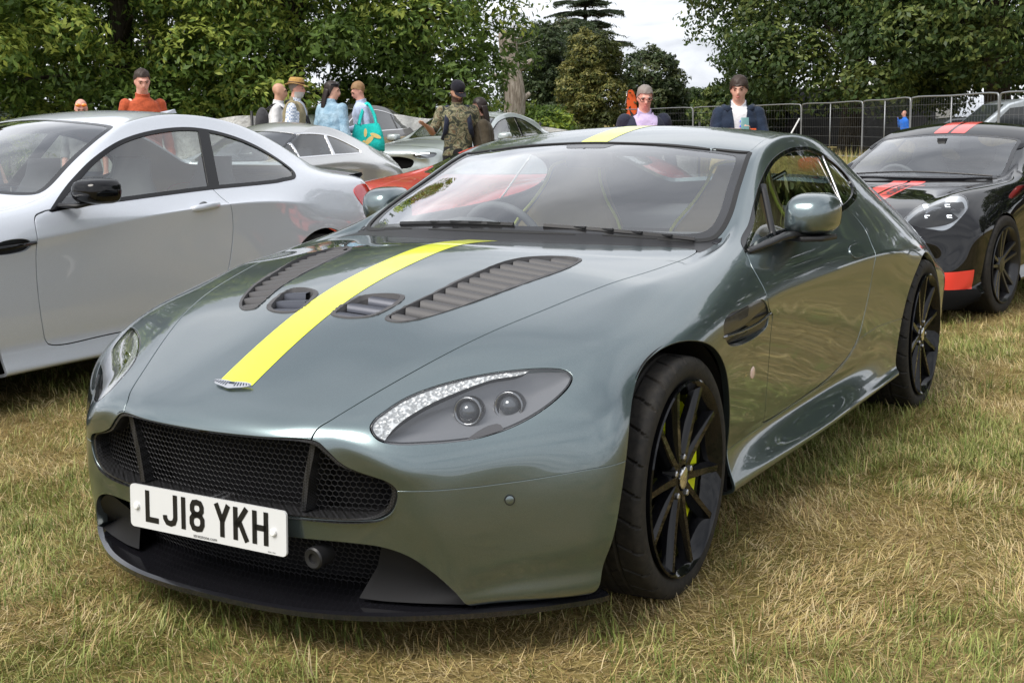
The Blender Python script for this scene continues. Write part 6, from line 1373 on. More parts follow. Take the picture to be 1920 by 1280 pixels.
def ellipsoid(c, r, n=16, k=10, M=None):
    V = []; 
    for i in range(k+1):
        th = math.pi*i/k
        for q in range(n): a = q/n*2*math.pi; p = np.array([r[0]*max(math.sin(th), 1e-3)*math.cos(a), r[1]*max(math.sin(th), 1e-3)*math.sin(a), r[2]*math.cos(th)]); V.append(np.array(c)+(M@p if M is not None else p))
    return V, [(i*n+q, (i+1)*n+q, (i+1)*n+(q+1) % n, i*n+(q+1) % n) for i in range(k) for q in range(n)]+[tuple(range(n))[::-1], tuple(k*n+q for q in range(n))]
def voxel_union(parts, vox):
    mb = MB()
    for V, F in parts: mb.add(V, F)
    me = bpy.data.meshes.new('tmp'); me.from_pydata(mb.V, [], mb.F); bm = bmesh.new(); bm.from_mesh(me); bmesh.ops.recalc_face_normals(bm, faces=bm.faces[:]); bm.to_mesh(me); bm.free()
    o = bpy.data.objects.new('tmp', me); COL.objects.link(o); r = o.modifiers.new('r', 'REMESH'); r.mode = 'VOXEL'; r.voxel_size = vox; s = o.modifiers.new('s', 'SMOOTH'); s.iterations = 3; s.factor = .5
    ev = o.evaluated_get(bpy.context.evaluated_depsgraph_get()); m2 = ev.to_mesh(); W = np.empty(len(m2.vertices)*3); m2.vertices.foreach_get('co', W); W = W.reshape(-1, 3); m2.calc_loop_triangles(); T = np.empty(len(m2.loop_triangles)*3, np.int64); m2.loop_triangles.foreach_get('vertices', T); T = T.reshape(-1, 3)
    ev.to_mesh_clear(); bpy.data.objects.remove(o); bpy.data.meshes.remove(me); return TM(W, T)
def seg_dist(P, a, b):
    a, b = np.array(a, float), np.array(b, float); ab = b-a; t = np.clip(((P-a)@ab)/max(ab@ab, 1e-9), 0, 1); return np.linalg.norm(P-(a+t[:, None]*ab), axis=1)
def cloth(name, c0, c1=None, scale=6, rough=.85, bump=.5):
    def bld(nt, b):
        n = noise(nt, scale, 6, .6); r = ramp(nt, n.outputs['Fac'], [(.35, tuple(x*.8 for x in c0)), (.65, c1 or tuple(min(1, x*1.15) for x in c0))]); nt.links.new(r.outputs[0], b.inputs['Base Color'])
        n2 = noise(nt, 14, 4, .6); bp = nd(nt, 'ShaderNodeBump', Strength=bump, Distance=.03); nt.links.new(n2.outputs['Fac'], bp.inputs['Height']); nt.links.new(bp.outputs[0], b.inputs['Normal'])
    return mat(name, c0, rough, build=bld, spec=.2, sheen=.1)
def plaid(name):
    def bld(nt, b):
        tc = nt.nodes.new('ShaderNodeTexCoord'); w = nd(nt, 'ShaderNodeTexChecker', Scale=46.0); nt.links.new(tc.outputs['Object'], w.inputs[0]); w.inputs['Color1'].default_value = (.75, .78, .82, 1); w.inputs['Color2'].default_value = (.30, .36, .48, 1); nt.links.new(w.outputs[0], b.inputs['Base Color'])
    return mat(name, (.6, .6, .7), .85, build=bld)
def camo(name):
    def bld(nt, b):
        v = noise(nt, 13, 3, .5, dist=1.2); r = ramp(nt, v.outputs['Fac'], [(.0, (.03, .035, .025)), (.42, (.10, .10, .055)), (.50, (.22, .21, .13)), (.56, (.13, .09, .05)), (.62, (.06, .07, .05)), (.70, (.26, .24, .17))]); r.color_ramp.interpolation = 'CONSTANT'; nt.links.new(r.outputs[0], b.inputs['Base Color'])
    return mat(name, (.15, .15, .1), .85, build=bld)
SKIN = {'fair': mat('skin_fair', (.60, .34, .25), .5), 'pink': mat('skin_pink', (.62, .32, .25), .5), 'tan': mat('skin_tan', (.50, .28, .19), .5)}
M_LIP = mat('lips', (.42, .15, .13), .5); M_EYE = mat('eye_dark', (.02, .015, .012), .3)
def person(label, loc, rz, H=1.75, skin='fair', head=(0, 0), lean=0.0, arms=None, top=None, sleeve=1.0, legs=None, hair=None, hair_kind='short', coat=None, build=1.0, vox=.0095, beard=None, group=None, brow=None, neck_open=.0):
    z0 = float(ground_z(np.array([loc[0]]), np.array([loc[1]]))[0]); root = empty('person', (loc[0], loc[1], z0), rz, label, 'person', group); s = H/1.75; S = lambda *p: np.array(p)*s
    J = {}; ly = -lean
    J['hipL'], J['hipR'] = S(.09, 0, .90), S(-.09, 0, .90); J['kneeL'], J['kneeR'] = S(.10, -.015, .48), S(-.10, -.015, .48); J['ankL'], J['ankR'] = S(.11, .01, .085), S(-.11, .01, .085)
    J['shL'], J['shR'] = S(.165*build, ly*.45, 1.415), S(-.165*build, ly*.45, 1.415); hc = S(0, ly*.62-.015, 1.632); nb = S(0, ly*.48+.01, 1.46)
    A = arms or {}; 
    for sd, sg in (('L', 1), ('R', -1)):
        e, w = A.get(sd, ((sg*.225*build, .03+ly*.4, 1.13), (sg*.24*build, -.06+ly*.4, .90))); J['el'+sd], J['wr'+sd] = S(*e), S(*w)
    parts = []
    # torso loft
    V = []; rows_ = [(.84, .165, .115, 0), (.92, .172, .120, 0), (1.02, .155, .108, .0), (1.12, .160, .110, ly*.12), (1.24, .165*build, .116, ly*.25), (1.34, .172*build, .118, ly*.36), (1.42, .145*build, .090, ly*.45), (1.465, .075, .066, ly*.5)]
    for (z, rx, ry, oy) in rows_:
        for q in range(24): a = q/24*2*math.pi; V.append(S(rx*math.copysign(abs(math.cos(a))**.8, math.cos(a)), oy+ry*(build if z > .9 else 1)*math.copysign(abs(math.sin(a))**.8, math.sin(a)), z))
    parts.append((V, [(i*24+q, i*24+(q+1) % 24, (i+1)*24+(q+1) % 24, (i+1)*24+q) for i in range(7) for q in range(24)]+[tuple(range(24))[::-1], tuple(7*24+q for q in range(24))]))
    parts.append(capsule(nb-S(0, 0, .04), hc-S(0, -.012, .06), .062*s, .056*s))
    for sd, sg in (('L', 1), ('R', -1)):
        parts += [capsule(J['sh'+sd], J['el'+sd], .050*s*build, .042*s), capsule(J['el'+sd], J['wr'+sd], .043*s, .027*s), capsule(J['hip'+sd], J['knee'+sd], .090*s, .060*s), capsule(J['knee'+sd], J['ank'+sd], .060*s, .040*s), capsule(J['ank'+sd]-S(0, -.03, .035), J['ank'+sd]-S(0, .14, .045), .042*s, .034*s)]
        # hand: palm, four fingers, thumb
        d = unit(J['wr'+sd]-J['el'+sd]); hd = unit(d+np.array(A.get('hd'+sd, (0, 0, 0)))); wr = J['wr'+sd]; pc = wr+hd*.055*s; side = unit(np.cross(hd, A.get('pn'+sd, (0, 1, 0)))); curl = np.array(A.get('pn'+sd, (0, 1, 0)))*A.get('curl', .35)
        for o_ in (-.5, .5): parts.append(capsule(wr+side*o_*.03*s, wr+hd*.09*s+side*o_*.045*s, .017*s, .015*s, 8, 3))
        for f, (o_, L) in enumerate(((-1.5, .062), (-.5, .075), (.5, .07), (1.5, .055))):
            b0 = wr+hd*.088*s+side*o_*.019*s; b1 = b0+unit(hd+curl*.5+side*o_*.10)*L*.55*s; b2 = b1+unit(hd+curl*1.8+side*o_*.1)*L*.5*s; parts += [capsule(b0, b1, .0100*s, .0092*s, 8, 2), capsule(b1, b2, .0092*s, .0082*s, 8, 2)]
        tb = wr+hd*.03*s-side*.026*s*sg; t1 = tb+unit(hd*.7-side*sg*.8+curl)*.045*s; parts += [capsule(tb, t1, .0125*s, .0105*s, 8, 2), capsule(t1, t1+unit(hd+curl-side*sg*.2)*.03*s, .0105*s, .009*s, 8, 2)]
    # head in its own frame
    Mh = np.array(Euler((head[1], 0, head[0])).to_matrix()); X = lambda *p: hc+Mh@(np.array(p)*s*.94)
    hp = [((0, .012, .035), (.074, .092, .085)), ((0, -.02, -.02), (.066, .072, .085)), ((0, -.045, -.075), (.046, .046, .042)), ((0, -.088, .028), (.050, .016, .014)), ((0, -.084, -.042), (.030, .022, .020))]
    for c, r in hp: parts.append(ellipsoid(X(*c), np.array(r)*s*.94, M=Mh))
    parts += [capsule(X(0, -.090, .018), X(0, -.112, -.022), .009*s, .0145*s, 8, 3)]+[ellipsoid(X(sg*.075, .008, -.005), np.array((.010, .020, .031))*s, 10, 8, Mh) for sg in (-1, 1)]
    b = voxel_union(parts, vox*1.4*s); b.obj('body', SKIN[skin], root)
    Vv = b.V; ins = lambda segs: np.min([seg_dist(Vv, p, q)-r for p, q, r in segs], 0)
    mixp = lambda p, q, t: p+(q-p)*t
    tor = [(S(0, 0, .98), S(0, ly*.45, 1.40), .14*s), (J['shL'], J['shR'], .06*s)]; arm_in = []; arm_out = []
    for sd in 'LR':
        up_t = min(1, sleeve*2); lo_t = max(0, sleeve*2-1)
        arm_in.append((J['sh'+sd], mixp(J['sh'+sd], J['el'+sd], up_t), .055*s)); 
        if lo_t > 0: arm_in.append((J['el'+sd], mixp(J['el'+sd], J['wr'+sd], lo_t*.97), .038*s)); arm_out.append((mixp(J['el'+sd], J['wr'+sd], lo_t*.97+.06), J['wr'+sd]+unit(J['wr'+sd]-J['el'+sd])*.2*s, .028*s))
        else: arm_out += [(mixp(J['sh'+sd], J['el'+sd], up_t+.16), J['el'+sd], .05*s), (J['el'+sd], J['wr'+sd]+unit(J['wr'+sd]-J['el'+sd])*.2*s, .03*s)]
    neck = [(nb+S(0, -.02-neck_open*.8, .005-neck_open), hc, .062*s)]
    legs_in = [(S(0, 0, .80), S(0, 0, .93), .12*s)]+[(J['hip'+k], J['knee'+k], .08*s) for k in 'LR']+[(J['knee'+k], J['ank'+k], .05*s) for k in 'LR']
    def wrinkle(tm, amp): 
        v = tm.V*22; return TM(tm.V+tm.N*(amp*(np.sin(v[:, 0]*1.1+np.sin(v[:, 2]*.7)*2)*np.sin(v[:, 2]*1.3+v[:, 1])))[:, None], tm.T)
    d_top = np.maximum(ins(tor+arm_in)-ins(arm_out+neck), .90*s-Vv[:, 2]); sh, _ = b.split(d_top); sh = TM(sh.V+sh.N*.012*s, sh.T, sh.N); sh = wrinkle(sh, .004)
    sh.flange(.012, .002, False).obj('shirt', top, root)
    d_leg = np.maximum(ins(legs_in)-.5, Vv[:, 2]-1.0*s); d_leg = np.maximum(np.maximum(Vv[:, 2]-1.0*s, .07*s-Vv[:, 2]), np.where(np.abs(Vv[:, 0]) > .20*s, .05, -.05)); lg, _ = b.split(d_leg); TM(lg.V+lg.N*.011*s, lg.T, lg.N).obj('trousers', legs or cloth('jeans', (.05, .06, .09)), root)
    d_sh, _ = b.split(Vv[:, 2]-.085*s); TM(d_sh.V+d_sh.N*.008*s, d_sh.T, d_sh.N).obj('shoes', M_SHOE, root)
    P = lambda q: (Vv-hc)@Mh/s; q = P(0)/.94
    onhead = np.linalg.norm(Vv-hc, axis=1) < .165*s
    if hair is not None:
        line = {'short': np.maximum(-(q[:, 2]-.045+.55*np.clip(-q[:, 1]-.02, -.2, .2)*-.9), -.2), 'fringe': None, 'long': None}
        hz = .062-np.clip((q[:, 1]+.045)/.05, 0, 1)*.050-np.clip((q[:, 1]-.022)/.03, 0, 1)*.065   # hairline drops behind the ears
        if hair_kind in ('fringe',): hz = .040-np.clip((q[:, 1]+.05)/.05, 0, 1)*.045-np.clip((q[:, 1]-.022)/.03, 0, 1)*.065
        if hair_kind == 'long': hz = .058-np.clip((q[:, 1]+.03)/.05, 0, 1)*.14
        d = np.where(onhead, hz-q[:, 2], .05); hr, _ = b.split(d)
        if len(hr.T):
            rn = np.random.default_rng(int(H*1000)); qq = (hr.V-hc)@Mh/s; th = .004+(.005 if hair_kind != 'short' else .0)+.012*np.clip(qq[:, 2]/.1, 0, 1)+.004*np.sin(qq[:, 0]*160)*np.sin(qq[:, 1]*130)
            TM(hr.V+hr.N*(th*s)[:, None], hr.T).flange(.008, .001, False).obj('hair', hair, root)
        if hair_kind == 'long':
            m = MB()
            for k in range(15):
                a = math.pi*(.05+.9*k/14); x, y = .078*math.cos(a), .030+.060*math.sin(a); pts = [X(x, y, .02), X(x*1.12, y+.018, -.08), S(0, 0, 0)+X(x*1.15, y+.028, -.18), X(x*.95, y+.02, -.29-.03*(k % 3))]; c = crom(pts, 4); m.tube(c, np.linspace(.022, .010, len(c))*s, 7)
            m.obj('long_hair', hair, root, True, fix=False)
    if beard is not None:
        d = np.where(onhead, np.maximum(q[:, 2]+.040+.12*np.clip(q[:, 1]+.05, 0, .1), q[:, 1]-.01), .05); br, _ = b.split(np.maximum(d, -.115-q[:, 2])); TM(br.V+br.N*.010*s, br.T).flange(.008, .002, False).obj('beard', beard, root)
    for sg in (-1, 1):
        m = MB(); V, F = ellipsoid(X(sg*.031, -.084, .008), np.array((.013, .006, .006))*s, 10, 6, Mh); m.add(V, F); m.obj('eye', M_EYE, root, True)
        m = MB(); m.tube([X(sg*.014, -.098, .026), X(sg*.032, -.099, .031), X(sg*.050, -.088, .026)], .0045*s, 6); m.obj('eyebrow', brow or hair or beard or M_EYE, root, True)
    m = MB(); m.tube([X(-.022, -.102, -.056), X(0, -.108, -.054), X(.022, -.102, -.056)], [.003*s, .0055*s, .003*s], 6); m.obj('mouth', M_LIP, root, True)
    if coat is not None:      # open jacket over the shirt: back, sides and sleeves, gap at the front
        cm, gap, slv = coat; up_t = min(1, slv*2); lo_t = max(0, slv*2-1); ai = []; ao = []
        for sd in 'LR':
            ai.append((J['sh'+sd], mixp(J['sh'+sd], J['el'+sd], up_t), .055*s))
            if lo_t > 0: ai.append((J['el'+sd], mixp(J['el'+sd], J['wr'+sd], lo_t), .038*s)); ao.append((mixp(J['el'+sd], J['wr'+sd], lo_t+.07), J['wr'+sd]*1.0+unit(J['wr'+sd]-J['el'+sd])*.2*s, .028*s))
            elif slv > 0: ao.append((mixp(J['sh'+sd], J['el'+sd], up_t+.14), J['wr'+sd], .04*s))
            else: ai.pop(); ao.append((J['sh'+sd]+S(.05 if sd == 'L' else -.05, 0, -.01), J['wr'+sd], .058*s))
        front = np.where(Vv[:, 1] < (ly*.3*s), gap*s*(.35+1.3*np.clip((Vv[:, 2]/s-1.0)/.5, 0, 1))-np.abs(Vv[:, 0]), -.1); fr_t = np.where(ins(ai) < ins(tor), -.1, front) if slv > 0 else front
        d = np.maximum(np.maximum(ins(tor+ai)-ins(ao+neck), .84*s-Vv[:, 2]), fr_t); jk, _ = b.split(d); jk = TM(jk.V+jk.N*.020*s, jk.T, jk.N); wrinkle(jk, .004).flange(.016, .003, False).obj('jacket', cm, root)
    root['_h'] = 0; del root['_h']
    return root, X, S, J, s
def local_obj(mb, name, m, root, smooth=True, fix=True): return mb.obj(name, m, root, smooth, fix=fix)
M_SHOE = mat('shoe_dark', (.02, .02, .02), .6)
HB = mat('hair_dark_brown', (.030, .017, .011), .55); HBL = mat('hair_black_brown', (.018, .011, .009), .5); HG = mat('hair_grey', (.22, .19, .17), .6); HBLD = mat('hair_sandy', (.26, .15, .07), .6); HW = mat('beard_grey', (.45, .43, .40), .7)
CAMR, RIGHT, LEFT = R_(31), R_(121), R_(-59)
def strap(root, pts, m, r=.016, name='strap', sq=(1.6, .5)): mb = MB(); mb.tube(crom(pts, 5), r, 6, squash=sq); mb.obj(name, m, root, True)
def backpack(root, S, m, ly=0):
    mb = MB(); V, F = ellipsoid(S(0, .21, 1.20), S(.155, .10, .24)); mb.add(V, F); e = bpy.data.objects.new('backpack', None); mb.obj('backpack', m, root, True)
    for sg in (-1, 1): strap(root, [S(sg*.10, .14, 1.40), S(sg*.115, .02, 1.475), S(sg*.125, -.13, 1.36), S(sg*.15, -.125, 1.18), S(sg*.175, .02, 1.08)], m, .018, 'backpack_strap')
def people():
    C1 = cloth('knit_rust', (.42, .085, .035), scale=40, bump=.2)
    r, X, S, J, s = person('dark-haired man in a rust red sweater standing behind the silver coupe', (-7.60, 6.13), R_(62), 1.80, 'pink', (R_(-6), R_(16)), .05, None, C1, 1.0, None, HB, 'short', brow=HB); strap(r, [S(-.10, .11, 1.38), S(-.115, .0, 1.468), S(-.10, -.125, 1.33), S(-.05, -.135, 1.15)], mat('strap_cream', (.6, .5, .38), .8), .010)
    person('bald person cropped by the left picture edge behind the silver coupe', (-8.63, 5.03), R_(110), 1.48, 'tan', (0, 0), 0, None, cloth('navy_top', (.03, .04, .07)), .6)
    r, X, S, J, s = person('person with orange mirrored sunglasses pushed up on the forehead, behind the silver roof', (-8.39, 6.05), R_(40), 1.52, 'pink', (R_(10), R_(20)), .08, None, cloth('grey_top', (.2, .2, .2)), .6); m = MB()
    for sg in (-1, 1): V, F = ellipsoid(X(sg*.036, -.080, .075), np.array((.032, .012, .020))*s); m.add(V, F)
    m.obj('sunglasses', mat('orange_mirror', (.85, .22, .02), .15, .3, 1), r, True)
    r, X, S, J, s = person('bald man in a white T-shirt with a dark rucksack, facing the straw hat man', (-8.88, 9.63), RIGHT, 1.72, 'tan', (0, R_(5)), .02, None, cloth('white_tee', (.72, .72, .74)), .42, vox=.012); backpack(r, S, cloth('rucksack_grey', (.05, .05, .055)))
    # straw hat man
    r, X, S, J, s = person('grey-bearded man in a straw hat, khaki vest and checked shirt holding a camera', (-8.30, 9.25), R_(118), 1.74, 'pink', (0, R_(6)), .06, {'L': ((.27, .02, 1.13), (.20, -.20, 1.02)), 'R': ((-.27, .02, 1.13), (-.24, -.10, .93))}, plaid('checked_shirt'), .42, cloth('stone_trousers', (.30, .27, .20)), HG, 'short', (cloth('khaki_vest', (.26, .22, .13), scale=12), .05, 0.0), 1.12, .012, HW, brow=HW)
    m = MB(); pr = [(.155, .048), (.150, .055), (.105, .060), (.098, .065), (.094, .115), (.075, .145), (.030, .150), (.0005, .146)]; V = []; n = 28
    for (rr, z) in pr:
        for k in range(n): a = k/n*2*math.pi; V.append(X(rr*.92*math.cos(a), rr*1.08*math.sin(a)+.008, z+(.018*math.cos(2*a) if rr > .12 else 0)))
    m.add(V, [(i*n+k, i*n+(k+1) % n, (i+1)*n+(k+1) % n, (i+1)*n+k) for i in range(len(pr)-1) for k in range(n)]); m.obj('straw_hat', cloth('straw', (.40, .24, .08), scale=60), r, True, fix=False)
    m = MB(); m.tube([X(.101*math.cos(a)*.92, .101*math.sin(a)*1.08+.008, .075) for a in np.linspace(0, 2*math.pi, 25)[:-1]], .010, 6, closed=True, squash=(.5, 1.6)); m.obj('hat_band', mat('hat_band_dark', (.10, .05, .02), .7), r, True)
    m = MB(); m.box(S(.05, -.27, 1.04), (.13, .07, .09)); m.box(S(.05, -.25, 1.09), (.05, .05, .03)); cmo = m.obj('camera', M_BLACK, None); cmo.name = 'handheld_camera'; bevel(cmo, .01, 2); cmo.location = r.location; cmo.rotation_euler = r.rotation_euler; tag(cmo, 'black camera with long lens at the straw hat man\'s belly', 'camera')
    m = MB(); m.lathe([(-.03, .040), (-.15, .044), (-.16, .040), (-.16, .030), (-.14, .0001)], 24, 'y', c=tuple(S(.05, -.27, 1.035))); m.obj('lens', M_BLACK, cmo, True, angle=40)
    strap(r, [S(.02, -.22, 1.08), S(.05, -.15, 1.30), S(.07, -.02, 1.475), S(.0, .10, 1.47), S(-.07, -.02, 1.475), S(-.03, -.15, 1.30), S(.0, -.22, 1.08)], M_BLACK, .012, 'camera_strap')
    # denim woman
    DEN = cloth('denim_pale', (.20, .34, .46), (.34, .48, .58), 9, bump=.9)
    r, X, S, J, s = person('woman with long brown hair in a pale denim jacket, back to the camera', (-7.78, 9.35), R_(178), 1.70, 'fair', (R_(-62), R_(8)), .02, None, cloth('dark_tee', (.05, .05, .06)), .5, cloth('jeans_blue', (.07, .10, .16)), HBL, 'long', (DEN, .05, 1.0), 1.02, .011)
    m = MB(); m.tube(crom([X(-.075, .01, .085), X(-.05, -.065, .095), X(0, -.08, .098), X(.05, -.065, .095), X(.075, .01, .085)], 4), .014*s, 6, squash=(1.2, .7)); m.obj('sunglasses', M_GLOSSBLACK, r, True)
    # blue shirt man
    r, X, S, J, s = person('sandy-haired man in a pale blue shirt looking down at his phone', (-7.72, 9.95), R_(-45), 1.70, 'pink', (R_(4), R_(26)), .10, {'L': ((.25, -.02, 1.16), (.10, -.30, 1.13)), 'R': ((-.25, -.02, 1.16), (-.10, -.30, 1.13)), 'curl': 1.0, 'pnL': (0, 0, 1), 'pnR': (0, 0, 1)}, cloth('shirt_pale_blue', (.45, .53, .70), scale=10), .82, cloth('chinos', (.38, .30, .20)), HBLD, 'short', None, 1.05, .011)
    ph = MB(); ph.box((0, 0, 0), (.075, .15, .009)); po = ph.obj('phone', M_GLOSSBLACK, None); tag(po, 'dark phone in the hands of the man in the pale blue shirt', 'phone'); bevel(po, .003, 2); M4 = Matrix.Translation(r.location)@Matrix.Rotation(R_(-45), 4, 'Z'); po.matrix_world = M4@Matrix.Translation(S(0, -.42, 1.16).tolist())@Matrix.Rotation(R_(30), 4, 'X')
    # tote bag
    bag = empty('tote_bag', tuple(r.location), R_(-45), 'turquoise tote bag with a yellow bird print hanging from the blue shirt man', 'bag'); m = MB(); V = []; n = 20
    for i, (z, w, t) in enumerate(((.86, .19, .05), (.88, .215, .075), (.98, .215, .08), (1.10, .195, .06), (1.19, .165, .035), (1.21, .16, .028))):
        for k in range(n): a = k/n*2*math.pi; V.append(S(.30+t*math.copysign(abs(math.cos(a))**.6, math.cos(a))+.012*math.sin(5*a+z*20), -.02+w*math.copysign(abs(math.sin(a))**.45, math.sin(a)), z+.012*math.sin(3*a)))
    m.add(V, [(i*n+k, i*n+(k+1) % n, (i+1)*n+(k+1) % n, (i+1)*n+k) for i in range(5) for k in range(n)]+[tuple(range(n))]); m.obj('pouch', cloth('turquoise_cotton', (.02, .56, .50), scale=7), bag, True)
    for sg in (-1, 1): m = MB(); m.tube(crom([S(.30+.03*sg, -.13, 1.2), S(.26, -.09, 1.32), S(.19, .0, 1.47), S(.26, .08, 1.32), S(.30+.03*sg, .10, 1.2)], 6), .014, 6, squash=(1.5, .5)); m.obj('handle', cloth('turquoise_cotton', (.02, .56, .50)), bag, True)
    m = MB()
    for (y, z, ry, rz_, a) in ((-.02, 1.00, .085, .030, .75), (.07, 1.06, .075, .026, -.4), (-.09, .96, .05, .024, 1.3), (-.06, 1.10, .055, .02, 1.5)):
        q = [S(.388, y+ry*math.cos(t)*math.cos(a)-rz_*math.sin(t)*math.sin(a), z+ry*math.cos(t)*math.sin(a)+rz_*math.sin(t)*math.cos(a)) for t in np.linspace(0, 2*math.pi, 17)[:-1]]; m.add(q, [tuple(range(16))])
    m.obj('print', mat('print_yellow', (.80, .60, .22), .7), bag, fix=False)
    # camo man
    r, X, S, J, s = person('bearded man in a black cap and camouflage shirt with one palm raised', (-6.04, 9.51), R_(36), 1.74, 'tan', (R_(28), R_(30)), .06, {'R': ((-.30, -.06, 1.17), (-.37, -.30, 1.24)), 'L': ((.27, .03, 1.13), (.27, -.05, .90)), 'hdR': (-.45, -.2, .25), 'pnR': (0, -.2, 1), 'curl': .15}, camo('camouflage'), .42, cloth('black_trousers', (.015, .015, .017)), HBL, 'short', None, 1.12, .009, mat('beard_dark', (.06, .03, .02), .8)); backpack(r, S, cloth('navy_webbing', (.02, .025, .045)))
    m = MB(); V = []; n = 24; pr = [(.088, .030), (.094, .050), (.090, .095), (.070, .125), (.035, .142), (.0005, .146)]
    for rr, z in pr:
        for k in range(n): a = k/n*2*math.pi; V.append(X(rr*.93*math.cos(a), rr*1.12*math.sin(a)+.006, z))
    m.add(V, [(i*n+k, i*n+(k+1) % n, (i+1)*n+(k+1) % n, (i+1)*n+k) for i in range(5) for k in range(n)]); pk = []
    for t, y in ((0, -.095), (.5, -.145), (1, -.175)):
        for k in range(9): a = math.pi*(k/8); pk.append(X(.082*(1-.12*t)*math.cos(a), -.04+(y+.04)*(.25+.75*math.sin(a))*(1 if t else .9), .036-.014*t-.016*abs(math.cos(a))*t))
    m.add(pk, [(i*9+k, i*9+k+1, (i+1)*9+k+1, (i+1)*9+k) for i in range(2) for k in range(8)]); m.obj('cap', cloth('cap_black', (.012, .012, .018)), r, True, fix=False)
    person('smiling woman with long dark hair in an olive coat beside the capped man', (-5.82, 9.75), R_(-50), 1.60, 'fair', (R_(-4), R_(4)), .08, None, cloth('olive_knit', (.04, .035, .025)), .9, None, HBL, 'long', (cloth('olive_coat', (.055, .045, .03), scale=14), .05, 1.0), 1.06, .011)
    # glasses man
    r, X, S, J, s = person('grey-haired man with glasses in a navy jacket and lilac shirt behind the green car', (-3.03, 8.17), R_(38), 1.73, 'pink', (R_(-4), R_(16)), .08, None, cloth('shirt_lilac', (.50, .42, .62), scale=10, bump=.3), .9, None, HG, 'short', (cloth('navy_jacket', (.022, .026, .045), scale=10), .075, 1.0), 1.15, .0085, brow=HG, neck_open=.03)
    m = MB()
    for sg in (-1, 1): m.tube([X(sg*.034+.026*math.cos(a), -.100+.012*abs(math.cos(a)), .004+.019*math.sin(a)) for a in np.linspace(0, 2*math.pi, 17)[:-1]], .0028, 5, closed=True); m.tube([X(sg*.060, -.088, .010), X(sg*.078, .0, .012)], .0025, 5)
    m.tube([X(-.009, -.104, .008), X(.009, -.104, .008)], .0028, 5); m.obj('glasses', M_GLOSSBLACK, r, True)
    for sg in (-1, 1): m = MB(); m.add([S(sg*.012, -.128, 1.425), S(sg*.075, -.085, 1.50), S(sg*.085, -.135, 1.435), S(sg*.045, -.165, 1.385)], [(0, 1, 2, 3)]); m.obj('collar', cloth('shirt_lilac', (.50, .42, .62)), r)
    # youth with phone
    r, X, S, J, s = person('young man with dark fringe in navy hoodie holding up a phone', (-2.14, 8.35), R_(28), 1.79, 'fair', (R_(-12), R_(10)), .03, {'L': ((.24, -.10, 1.14), (.075, -.32, 1.20)), 'R': ((-.24, -.10, 1.14), (-.055, -.32, 1.21)), 'hdL': (-.5, 0, .8), 'hdR': (.5, 0, .8), 'pnL': (-.4, -.6, .2), 'pnR': (.4, -.6, .2), 'curl': .7}, cloth('white_shirt', (.70, .70, .72)), .9, None, HB, 'fringe', (cloth('navy_hoodie', (.016, .026, .048), scale=10), .045, 1.0), 1.02, .0085, brow=HB, neck_open=.05)
    ph = MB(); ph.box((0, 0, 0), (.075, .009, .15)); po = ph.obj('phone', mat('phone_case', (.10, .22, .22), .3, 0, .6), None); tag(po, 'phone with a teal case held up by the young man in the hoodie', 'phone'); bevel(po, .003, 2); po.matrix_world = Matrix.Translation(r.location)@Matrix.Rotation(R_(28), 4, 'Z')@Matrix.Translation(S(.01, -.40, 1.31).tolist())@Matrix.Rotation(R_(-20), 4, 'X')
    m = MB(); m.tube([S(.10, .10, 1.44), S(.13, .0, 1.475), S(.09, -.10, 1.45)], .03, 8); m.tube([S(-.10, .10, 1.44), S(-.13, .0, 1.475), S(-.09, -.10, 1.45)], .03, 8); m.tube(crom([S(-.11, .08, 1.45), S(0, .13, 1.46), S(.11, .08, 1.45)], 4), .04, 8); m.obj('hood', cloth('navy_hoodie', (.016, .026, .048)), r, True)
    m = MB()
    for dz in (0, -.045): V, F = ellipsoid(S(.02, -.150, 1.345+dz), S(.024, .008, .019)); m.add(V, F)
    m.obj('hung_sunglasses', mat('blue_mirror', (.02, .06, .85), .1, .2, 1), r, True); m = MB(); m.box(S(.115, -.148, 1.265), (.06, .012, .035)); m.obj('hoodie_logo', mat('orange_print', (.75, .12, .03), .7), r)
    # far figures
    person('older man in a bright blue jacket walking by the far fence', (-8.56, 40.8), R_(-45), 1.72, 'pink', (0, 0), .03, {'R': ((-.27, -.05, 1.18), (-.12, -.20, 1.48))}, cloth('blue_jacket', (.02, .15, .62)), 1.0, cloth('grey_trousers', (.12, .11, .10)), None, vox=.03)
    person('distant person in dark clothes by the white tables', (-24.95, 48.31), R_(40), 1.70, 'tan', (0, 0), .03, None, cloth('black_top', (.015, .015, .02)), .9, cloth('black_trousers', (.015, .015, .017)), HBL, vox=.03)
people()
